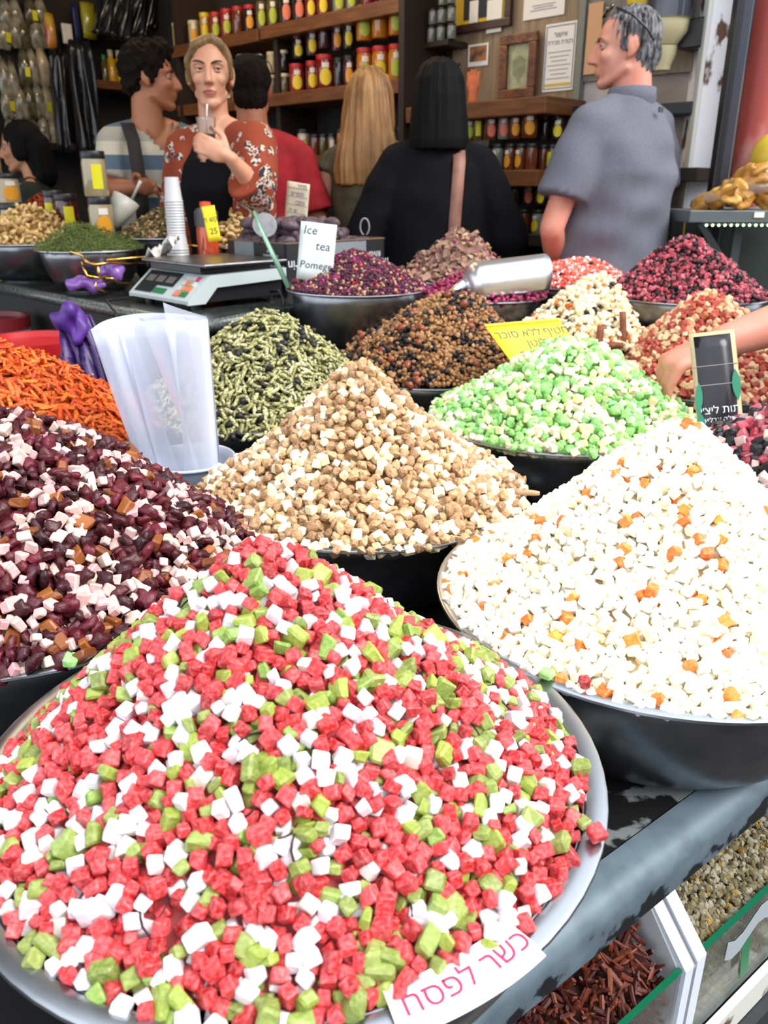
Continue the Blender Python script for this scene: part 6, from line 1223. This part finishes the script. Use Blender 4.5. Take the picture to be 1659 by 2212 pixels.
# gold wire rack and purple bags on the counter
gr = empty('wire_rack', (0, 0, 0), 0, 'empty gold wire rack on the counter left of the scale', 'rack'); GOLD = mat('gold_wire', lin(212, 168, 84), rough=.18, metal=1.)
def wire(pts, Y, r=.0042): return MB().tube([at_y(x, y, Y if not isinstance(Y, (list, tuple)) else Y[i]) for i, (x, y) in enumerate(pts)], r, 8).obj('wire', GOLD, gr, True)
wire([(150, 543), (178, 552), (186, 565), (205, 572), (232, 568), (330, 571)], [2.75, 2.78, 2.76, 2.74, 2.78, 2.95]); wire([(230, 562), (300, 556), (380, 552), (432, 552)], [2.80, 2.92, 3.02, 3.06])
wire([(176, 566), (188, 596), (212, 600), (272, 592)], [2.76, 2.75, 2.76, 2.90]); wire([(210, 572), (216, 596), (228, 612), (262, 606)], [2.74, 2.74, 2.76, 2.86])
wire([(228, 600), (246, 602), (252, 612), (290, 612)], [2.75, 2.76, 2.77, 2.84]); wire([(206, 610), (206, 622), (236, 632)], [2.72, 2.72, 2.74])
wire([(384, 548), (398, 536), (414, 530), (432, 532), (438, 544)], [3.05, 3.05, 3.05, 3.05, 3.05], .005)
PURP = mat('purple_film', lin(74, 42, 112), lin(46, 26, 78), scale=9, rough=.45); LILAC = mat('lilac_film', lin(150, 104, 186), lin(118, 78, 160), scale=9, rough=.3, coat=.4)
def crumple(pts, r, m, label, name='plastic_bag', amp=.012, f=60):
    o = obj_from(name, blob([('c', a, b, ra, rb) for (a, ra), (b, rb) in zip(list(zip(pts, r)), list(zip(pts, r))[1:])], .006, 2, strands(amp, f, 3, True)), m); return tag(o, label, 'plastic bag')
crumple([at_y(152, 612, 2.80), at_y(180, 612, 2.78), at_y(225, 618, 2.76)], [.016, .028, .012], LILAC, 'crumpled lilac plastic bag under the gold rack', amp=.007)
crumple([at_y(225, 588, 2.86), at_y(245, 588, 2.84), at_y(262, 584, 2.84)], [.022, .032, .018], LILAC, 'lilac plastic bag bunched behind the gold rack', amp=.007)
pb0 = [at_y(128, 690, 2.34), at_y(155, 678, 2.33), at_y(165, 720, 2.33)]
crumple(pb0, [.026, .034, .028], mat('bright_purple_film', lin(92, 44, 142), lin(60, 30, 104), scale=8, rough=.5), 'bright purple bag knot at the counter front', amp=.010)
g = [[Vector((0, 0, 0))] * 1]
tb_, bb_ = [at_y(122, 690, 2.36), at_y(196, 680, 2.38)], [at_y(148, 862, 2.24), at_y(268, 862, 2.28)]
grid = []
for i in range(16):
    u_ = i / 15; grid.append([tb_[0].lerp(tb_[1], u_).lerp(bb_[0].lerp(bb_[1], u_), j / 11) + Vector((0, .022 * math.sin(i * 1.9 + .3 * j) + .015 * math.sin(i * .8 + j * .7), 0)) for j in range(12)])
o = MB().sheet(grid, .01).obj('plastic_bag', PURP, None, True); tag(o, 'long dark purple plastic bag hanging from the counter front', 'plastic bag')
# buckets under the counter edge
BKW = mat('white_bucket', lin(186, 192, 198), rough=.4)
def bucket(x, y, z0, z1, R, label, lidm):
    b = empty('bucket', (x, y, z0), 0, label, 'bucket'); h = z1 - z0
    MB().lathe([(0, 0), (R * .86, 0), (R * .97, h * .80), (R * 1.0, h * .80), (R * 1.0, h * .86), (R * .975, h * .87), (R * .985, h * .94), (0, h * .94)], seg=40).obj('bucket_wall', BKW, b, 'auto')
    MB().lathe([(0, h * .955), (R * .90, h * .955), (R * .93, h), (R * 1.03, h), (R * 1.04, h * .90), (R * 1.0, h * .90), (R * .985, h * .94), (0, h * .94)], seg=40).obj('lid', lidm, b, 'auto')
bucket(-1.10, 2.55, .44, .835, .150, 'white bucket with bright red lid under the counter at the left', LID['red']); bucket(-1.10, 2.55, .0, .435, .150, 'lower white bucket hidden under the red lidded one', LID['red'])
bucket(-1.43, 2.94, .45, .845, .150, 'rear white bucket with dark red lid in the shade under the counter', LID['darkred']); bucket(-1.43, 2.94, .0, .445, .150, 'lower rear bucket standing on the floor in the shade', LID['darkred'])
# ---------------------------------------------------------------- things among the front bowls
tc_ = Vector((-.366, 1.445)); tub = empty('bag_tub', (tc_.x, tc_.y, TZ), 0, 'frosted white plastic tub holding the long clear bags', 'tub')
FROST = mat('frosted_tub', lin(206, 216, 232), rough=.25, trans=.35); RT = .083
MB().lathe([(0, .002), (RT * .80, .002), (RT * .95, .128), (RT, .132), (RT * 1.03, .140), (RT * 1.05, .137), (RT * 1.06, .141), (RT * 1.03, .144), (RT * .99, .141), (RT * .925, .128), (RT * .78, .005), (0, .005)], seg=48).obj('tub_wall', FROST, tub, True)
FILM, nt, bs = base_mat('clear_bag_film', .22, trans=.0, coat=.5); bs.inputs['Base Color'].default_value = (.80, .84, .97, 1); lw = node(nt, 'ShaderNodeLayerWeight'); lw.inputs[0].default_value = .55; mr = node(nt, 'ShaderNodeMapRange'); mr.inputs[3].default_value = .20; mr.inputs[4].default_value = .92; nt.links.new(lw.outputs['Facing'], mr.inputs[0]); nt.links.new(mr.outputs[0], bs.inputs['Alpha'])
bs.inputs['Subsurface Weight'].default_value = 0
FILM2, nt, bs = base_mat('thin_bag_film', .15, coat=.5); bs.inputs['Base Color'].default_value = (.80, .84, .95, 1); bs.inputs['Alpha'].default_value = .30
def interp(P, n):
    P = [Vector(p) for p in P]; out = []
    for i in range(n):
        t = i / (n - 1) * (len(P) - 1); k_ = min(int(t), len(P) - 2); f_ = t - k_; p0, p1, p2, p3 = P[max(k_ - 1, 0)], P[k_], P[k_ + 1], P[min(k_ + 2, len(P) - 1)]
        out.append(.5 * ((2 * p1) + (p2 - p0) * f_ + (2 * p0 - 5 * p1 + 4 * p2 - p3) * f_ ** 2 + (3 * p1 - p0 - 3 * p2 + p3) * f_ ** 3))
    return out
def bag(top, a0, a1, label, m=FILM, rb=.060, zb_=.69, bow=0., rr=None):
    T = interp([at_y(x, y, Y) for x, y, Y in top], 25); B_ = [Vector((tc_.x + rb * math.cos(t), tc_.y + rb * math.sin(t), zb_)) for t in np.linspace(a0, a1, 25)]
    g = [[B_[i].lerp(T[i], j / 12) + Vector((bow * math.sin(PI * j / 12), 0, 0)) for j in range(13)] for i in range(25)]
    o = MB().sheet(g, .0007).obj('clear_bag', m, None, True); return tag(o, label, 'plastic bag', 'clear bags in the tub')
bag([(196, 712, 1.40), (228, 692, 1.45), (285, 679, 1.50), (345, 676, 1.52), (405, 680, 1.50), (449, 689, 1.46)], PI * 1.02, -.05, 'rearmost wide clear bag sheet in the tub')
bag([(449, 689, 1.46), (440, 694, 1.42), (380, 690, 1.39), (320, 692, 1.38), (268, 700, 1.39), (262, 706, 1.41)], 0., -PI * .72, 'front right rolled clear bag in the tub', rb=.055)
bag([(197, 713, 1.39), (222, 712, 1.38), (245, 704, 1.40), (262, 694, 1.43)], PI * 1.08, PI * 1.45, 'left leaning clear bag in the tub', rb=.060, bow=-.006)
bag([(352, 653, 1.50), (375, 662, 1.50), (415, 675, 1.49), (446, 684, 1.48)], PI * .55, PI * .15, 'thin clear bag whose corner stands up at the rear', FILM2, rb=.058)
bag([(300, 684, 1.47), (318, 692, 1.43), (352, 694, 1.41), (376, 686, 1.44)], PI * .2, -PI * .5, 'narrow rolled clear bag in the middle of the tub', rb=.045)
bag([(398, 682, 1.48), (420, 690, 1.44), (444, 690, 1.44), (446, 684, 1.48)], PI * .15, -PI * .35, 'narrow clear bag at the right of the tub', rb=.050)
bag([(200, 710, 1.41), (240, 702, 1.43), (282, 690, 1.45)], PI * 1.0, PI * 1.62, 'second left leaning clear bag in the tub', rb=.047, bow=-.004)
# big scoop on the rose buds
ALU = mat('brushed_aluminium', (.80, .83, .88), rough=.36, metal=1., bump=.05, bscale=40)
q0, q1 = at_y(1004, 618, 2.44), at_y(1166, 598, 2.50); ax = (q1 - q0).normalized(); upv = Vector((-.10, -.45, 1)); sd = ax.cross(upv).normalized(); upv = sd.cross(ax).normalized(); Ls = (q1 - q0).length; rs = .064
g = []
for i in range(25):
    t = -1.75 + 3.5 * i / 24; Lk = Ls * (1.02 + .05 * math.cos(t)); rowp = []
    for j in range(17):
        if j < 7: a = j / 6 * PI / 2; rr_, xx = rs * math.sin(a), rs * .55 * (1 - math.cos(a))
        else: rr_, xx = rs, rs * .55 + (Lk - rs * .55) * (j - 6) / 10
        rr_ = max(rr_, .002); rowp.append(q0 + ax * xx + (upv * math.cos(t) + sd * math.sin(t)) * rr_)
    g.append(rowp)
sp = empty('big_scoop', (0, 0, 0), 0, 'big shiny aluminium scoop lying upside down on the rose buds', 'scoop')
MB().sheet(g, .0018).obj('scoop_shell', ALU, sp, True)
MB().tube([q0 + upv * .01 - ax * .0, q0 - ax * .05 - upv * .03, q0 - ax * .09 - upv * .07], [.016, .014, .013], 12).obj('handle', ALU, sp, True)
# cinnamon sticks
CIN = mat('cinnamon_bark', lin(140, 76, 44), lin(104, 52, 30), scale=30, stretch=(1, 1, .2), rough=.7)
for i, (x0, y0, x1, y1, Y0, Y1, r_, lb) in enumerate(((1345, 735, 1345, 674, 2.16, 2.18, .0085, 'tall cinnamon stick standing in the cream heap'), (1292, 750, 1298, 703, 2.12, 2.13, .009, 'shorter cinnamon stick leaning left in the cream heap'), (1318, 752, 1345, 746, 2.08, 2.10, .008, 'cinnamon stick lying low before the standing two'))):
    a = heap_hit(h11, x0, y0 - 6) or at_y(x0, y0, Y0); a.y -= .006; b = at_y(x1, y1, a.y + (.012 if abs(x1 - x0) < 12 else 0)); d = (b - a); a = a - d * .2; d = d * 1.2; mb = MB()
    g = [[a + d * (j / 4) + Vector((r_ * math.cos(t) * (1 - .25 * t / 9), r_ * math.sin(t) * (1 - .25 * t / 9), 0)) if abs(d.z) > abs(d.x) else a + d * (j / 4) + Vector((0, r_ * math.cos(t) * (1 - .25 * t / 9), r_ * math.sin(t) * (1 - .25 * t / 9))) for j in range(5)] for t in np.linspace(0, 8.5, 20)]
    o = MB().sheet(g, .0012).obj('cinnamon_stick', CIN, None, True); tag(o, lb, 'spice')
a, b = at_y(1112, 1064, 1.14), at_y(1166, 1066, 1.13)
o = obj_from('sugar_stick', p_sliver(31, w=.26, t=.22, bend=.02, blunt=.5), AMBER); o.matrix_world = frame_mat((a + b) / 2, b - a, Vector((0, 0, 1))) @ Matrix.Scale((b - a).length, 4); tag(o, 'tan ribbed sugar stick lying over the rim of the middle bowl', 'candy')
# yellow card in the nut clusters
TL, TR, BL = at_y(1047, 704, 1.97), at_y(1206, 690, 2.03), at_y(1113, 794, 1.90)
nrm = (TR - TL).cross(BL - TL).normalized(); BLp = BL; o, w, h = card('yellow_card', TL, TR, TL + (BL - TL) - (TR - TL) * ((BL - TL).dot(TR - TL) / (TR - TL).length_squared), YELLOW, 'yellow handwritten card leaning between nut clusters and bright green heap', 'card', .0016)
ch = o.children[0]; sh_ = (BL - TL).dot((TR - TL).normalized()) / max(h, 1e-6)
for v_ in ch.data.vertices: v_.co.x += (h / 2 - v_.co.y) * sh_
BLUEI = mat('blue_pen', lin(30, 56, 84), rough=.7)
for k_, (s_, x_, y_) in enumerate((('חטיף ללא סוכר', .06, .24), ('ללא גלוטן !!!', .12, .0), ('של אגוזים', .02, -.24))): text_part(s_, BLUEI, o, Matrix.Translation((w * x_ + (h / 2 - h * y_) * sh_ * .9 - w * .02, h * y_, .0014)), .031, rtl=True, shear=-.1)
MB().box((0, h * .49, .002), (w, h * .05, .004)).obj('folded_edge', mat('yellow_fold', lin(214, 190, 40), rough=.6), o)
# black sign in the pink and black heap
o, w, h = card('black_sign', at_y(1515, 722, 1.555), at_y(1614, 711, 1.55), at_y(1480, 950, 1.485), mat('beige_border_card', lin(186, 172, 132), rough=.6), 'black sign with beige border and white Hebrew words before the hand', 'sign', .0016, .02)
zz = lambda y: .02 * math.sin(PI * (y / h + .5)) * h + .0012
MB().sheet([[(w * .40 * (i / 3 - 1) * 2 / 2 + w * .0 + w * .40 * i / 3, h * (-.5 + .965 * j / 8), zz(h * (-.5 + .965 * j / 8))) for j in range(9)] for i in range(4)], .0008).obj('black_field', mat('black_print', lin(26, 24, 30), rough=.25), o, True)
text_part("תות ליצ׳י", WINK, o, Matrix.Translation((w * .02, -h * .24, zz(-h * .24) + .0008)), .0205, rtl=True); text_part('סלה אבליץ', WINK, o, Matrix.Translation((0, -h * .33, zz(-h * .33) + .0008)), .013, rtl=True, shear=.2)
LEAFG = mat('leaf_print_green', lin(30, 124, 92), rough=.4)
def leaf(x, y, L, W_, rot): pts = [(W_ * math.sin(PI * t) ** .8 * s_, L * (t - .5)) for s_, ts in ((1, np.linspace(0, 1, 8)), (-1, np.linspace(1, 0, 8)[1:-1])) for t in ts]; c, s = math.cos(rot), math.sin(rot); return MB().prism([(x + c * a - s * b, y + s * a + c * b) for a, b in pts], (zz(y) + .0006, zz(y) + .0016)).obj('leaf_print', LEAFG, o)
leaf(-w * .42, -h * .12, .062, .007, -.10); leaf(-w * .40, -h * .36, .052, .007, .10); leaf(w * .42, -h * .02, .060, .008, .02)
MB().sphere((w * .34, -h * .40, zz(-h * .4) + .0006), (.008, .015, .0012), 2).obj('almond_print', mat('almond_print', lin(206, 164, 90), rough=.5), o, True)
for y_ in (.18, .0): MB().box((0, h * y_, zz(h * y_) + .0006), (w * .98, .0012, .0012)).obj('crease', mat('crease_white', lin(150, 146, 140), rough=.7), o)
# clear tub at the right
c = on_z(1652, 893, .795); o = MB().lathe([(0, .002), (.072, .002), (.088, .128), (.094, .134), (.097, .130), (.098, .136), (.092, .139), (.086, .132), (.070, .005), (0, .005)], (c.x, c.y, TZ), 48).obj('grey_tub', mat('smoky_tub', lin(150, 164, 176), rough=.2, trans=.4), None, True); tag(o, 'empty smoky plastic tub behind the rose red heap at the right edge', 'tub')
# red lettered tape on the nearest rim
c1 = Vector((-.080, .581)); R1 = .268
def rim_ang(px, py): p = on_z(px, py, .811); return math.atan2(p.y - c1.y, p.x - c1.x)
a0, a1 = rim_ang(945, 2190), rim_ang(1160, 2085); ta = empty('label_tape', (c1.x, c1.y, .8118), 0, 'white tape with red Hebrew lettering stuck on the nearest bowl rim', 'tape')
MB().sheet([[((R1 + .006 - .033 * j / 3) * math.cos(t), (R1 + .006 - .033 * j / 3) * math.sin(t), .0022 + (-.003 if j == 0 else 0)) for j in range(4)] for t in np.linspace(a0 - .10, a1 + .035, 26)], .0006).obj('tape_strip', mat('white_tape', lin(246, 244, 246), rough=.5), ta)
tx = text_part('כשר לפסח', mat('red_print', lin(214, 40, 84), rough=.5), ta, Matrix.Identity(4), .0215, rtl=True, spacing=1.0); am = (a0 + a1) / 2 - .02; Rm = R1 - .0105
for v_ in tx.data.vertices: rr_ = Rm - v_.co.y; t = am + v_.co.x / Rm; v_.co = Vector((rr_ * math.cos(t), rr_ * math.sin(t), .0030 + v_.co.z))
# ---------------------------------------------------------------- bins under the table edge
GLASS = mat('bin_glass', (.80, .88, .84), rough=.05, trans=.95, alpha=.55); GEDGE = mat('green_glass_edge', lin(24, 110, 78), rough=.15, trans=.2)
MOULD = mat('white_moulding', lin(206, 212, 224), rough=.4); INNERW = mat('white_board', lin(190, 194, 196), rough=.5)
def binbox(s0, s1, label, zt, zb):
    b = empty('spice_bin', (0, 0, 0), 0, label, 'bin')
    def slab(pts, th_dir, th, name, m): pts = [Vector(p) for p in pts]; return MB().loft([pts, [p + Vector(th_dir) * th for p in pts]]).obj(name, m, b)
    slab([tp(s0, 0, zb), tp(s1, 0, zb), tp(s1, 0, zt), tp(s0, 0, zt)], EN, .005, 'glass_front', GLASS)
    slab([tp(s0, -.0006, zt), tp(s1, -.0006, zt), tp(s1, .0056, zt), tp(s0, .0056, zt)], (0, 0, 1), .003, 'glass_edge', GEDGE)
    slab([tp(s0, .30, zb), tp(s1, .30, zb), tp(s1, .30, zt + .12), tp(s0, .30, zt + .12)], EN, .006, 'back_panel', INNERW)
    slab([tp(s0, .006, zb - .006), tp(s1, .006, zb - .006), tp(s1, .30, zb - .006), tp(s0, .30, zb - .006)], (0, 0, 1), .006, 'bottom_panel', INNERW)
    slab([tp(s1, .006, zb), tp(s1, .30, zb), tp(s1, .30, zt + .12), tp(s1, .10, zt + .12), tp(s1, .006, zt)], EU, .006, 'side_panel', INNERW)
    slab([tp(s0, -.006, zb - .035), tp(s1, -.006, zb - .035), tp(s1, -.006, zb + .012), tp(s0, -.006, zb + .012)], -EN, .010, 'ledge', mat('worn_ledge', lin(196, 196, 190), lin(90, 70, 54), scale=18, rough=.6, lo=.55, hi=.62))
    return b
bn1 = binbox(.345, .585, 'glass fronted bin of dried chamomile under the table edge', .450, .300); bn2 = binbox(-.10, .300, 'glass fronted bin of dried red chilies under the table edge', .450, .300)
MB().sheet([[tp(.40 + .11 * i / 6, -.0012, .425 - .030 * j / 3 - .012 * math.sin(i * 1.1)) for j in range(4)] for i in range(7)], .0006).obj('paper_label', mat('torn_label', lin(150, 158, 164), rough=.7), bn1)
MB().sheet([[tp(.44 + .02 * i / 2 + .004 * j, -.0011, .40 - .08 * j / 4) for j in range(5)] for i in range(3)], .0005).obj('green_tape', mat('green_tape', lin(40, 110, 70), rough=.5), bn1)
dv = empty('bin_divider', (0, 0, 0), 0, 'white grooved divider board between chamomile and chili bins', 'divider')
for s_a, s_b, dz in ((.302, .318, .0), (.3185, .3245, -.006), (.325, .343, .0)):
    pts = [tp(s_a, -.004, .12), tp(s_a, -.004, .452 + dz), tp(s_a, .050, .512 + dz), tp(s_a, .30, .575 + dz), tp(s_a, .30, .12)]
    MB().loft([pts, [p + EU * (s_b - s_a) for p in pts]]).obj('board', MOULD if dz == 0 else mat('groove_grey', lin(120, 122, 126), rough=.6), dv)
struct(MB().loft([[tp(-1, -.03, .10), tp(1.6, -.03, .10), tp(1.6, -.03, .262), tp(-1, -.03, .262)], [tp(-1, .34, .10), tp(1.6, .34, .10), tp(1.6, .34, .262), tp(-1, .34, .262)]]).obj('trim_14', DARKMETAL))
struct(MB().loft([[tp(-1, -.034, .20), tp(1.6, -.034, .20), tp(1.6, -.034, .208), tp(-1, -.034, .208)], [tp(-1, -.030, .20), tp(1.6, -.030, .20), tp(1.6, -.030, .208), tp(-1, -.030, .208)]]).obj('trim_15', mat('grey_line', lin(110, 114, 120), rough=.4, metal=.6)))
def bin_fill(s0, s1, kinds, cm, sp_, seed, z0=.437, z1=.52, lim=300):
    rng = np.random.default_rng(seed); ns, nw = int((s1 - s0) / sp_), int(.28 / sp_); P = []
    for i in range(ns):
        for j in range(nw):
            for _ in (0, 1): s_, w_ = s0 + (i + rng.random()) * sp_, .012 + (j + rng.random()) * sp_; P.append(list(tp(s_, w_, z0 + (z1 - z0) * min(w_ / .16, 1) + rng.uniform(-.5, .5) * kinds[0]['size'] * .6 + .006 * math.sin(s_ * 40) * math.cos(w_ * 50))))
    # pieces seen through the glass front
    for i in range(int((s1 - s0) / sp_)):
        for k_ in range(int(.14 / sp_)): P.append(list(tp(s0 + (i + rng.random()) * sp_, .012 + rng.random() * .004, .302 + (k_ + rng.random()) * sp_)))
    P = np.array(P); fr = np.cumsum([k['frac'] for k in kinds]); Kk = np.minimum(np.searchsorted(fr / fr[-1], rng.random(len(P))), len(kinds) - 1)
    q = [tp(s0 + .004, .018, .30), tp(s1 - .004, .018, .30), tp(s1 - .004, .018, z0 - .012), tp(s0 + .004, .018, z0 - .012), tp(s0 + .004, .17, z1 - .012), tp(s1 - .004, .17, z1 - .012), tp(s1 - .004, .29, z1 - .012), tp(s0 + .004, .29, z1 - .012)]
    core_ = (np.array([list(p) for p in q]), np.array([[0, 1, 2, 3], [3, 2, 5, 4], [4, 5, 6, 7]]))
    for ki, k in enumerate(kinds):
        idx = np.nonzero(Kk == ki)[0]; R3 = rand_rot(len(idx), rng); sz = k['size'] * rng.uniform(.75, 1.25, len(idx)); M3 = R3 * sz[:, None, None]; vi = rng.integers(0, len(k['mesh']), len(idx)); sel = np.zeros(len(idx), bool)
        if k.get('name'):
            px_, py_, dp_ = project(P[idx]); good = np.argsort(dp_ + 9 * ((py_ > 2212) | (px_ > 1659) | (px_ < 1000)))[:60]
            for j in good:
                me = k['mesh'][vi[j]]
                if not me.materials: me.materials.append(k['mat'])
                o = bpy.data.objects.new(k['name'], me); M = Matrix(M3[j].tolist()).to_4x4(); M.translation = P[idx[j]].tolist(); o.matrix_world = M; o['label'] = k['label']; o['category'] = k['cat']; o['group'] = k['group']; COL.objects.link(o); sel[j] = True
        bt_ = [(k['mesh'][v_], 1, P[idx[(vi == v_) & ~sel]], M3[(vi == v_) & ~sel]) for v_ in range(len(k['mesh']))]
        me = join_pieces('loose_pieces', bt_, [cm, k['mat']], core_ if ki == 0 else None)
        if me: tag(obj_from(k['stuff'], me), k['rest'], k['cat'], None, 'stuff')
CHAM = piece_mat('chamomile', [lin(128, 120, 96), lin(150, 144, 124), lin(92, 82, 52), lin(108, 98, 68), lin(66, 58, 36)], rough=.8, scale=120); CHAMY = piece_mat('chamomile_yellow', [lin(140, 104, 30), lin(158, 120, 42)], rough=.8)
CHIL = piece_mat('dried_chili', [lin(76, 26, 18), lin(56, 18, 14), lin(96, 38, 24), lin(116, 58, 32)], rough=.55, scale=90, bump=.8)
bin_fill(.350, .580, [K(NUG, CHAM, .0080, .93, 'chamomile_flowers', 'dried chamomile flowers filling the bin at the lower right', cat='herb'), K(NUG, CHAMY, .0070, .07, 'chamomile_centres', 'yellow chamomile flower centres in the bin at the lower right', cat='herb')], core('cham_core', lin(92, 82, 54)), .0062, 51)
bin_fill(-.09, .296, [K(SLIV, CHIL, .023, 1., 'dried_chilies', 'rest of the dried red chilies in the lower bin', 'dried_chili', 'dried dark red chili in the bin at the lower right', 'chili', 'chilies in the lower bin')], core('chil_core', lin(60, 22, 16)), .0105, 52)
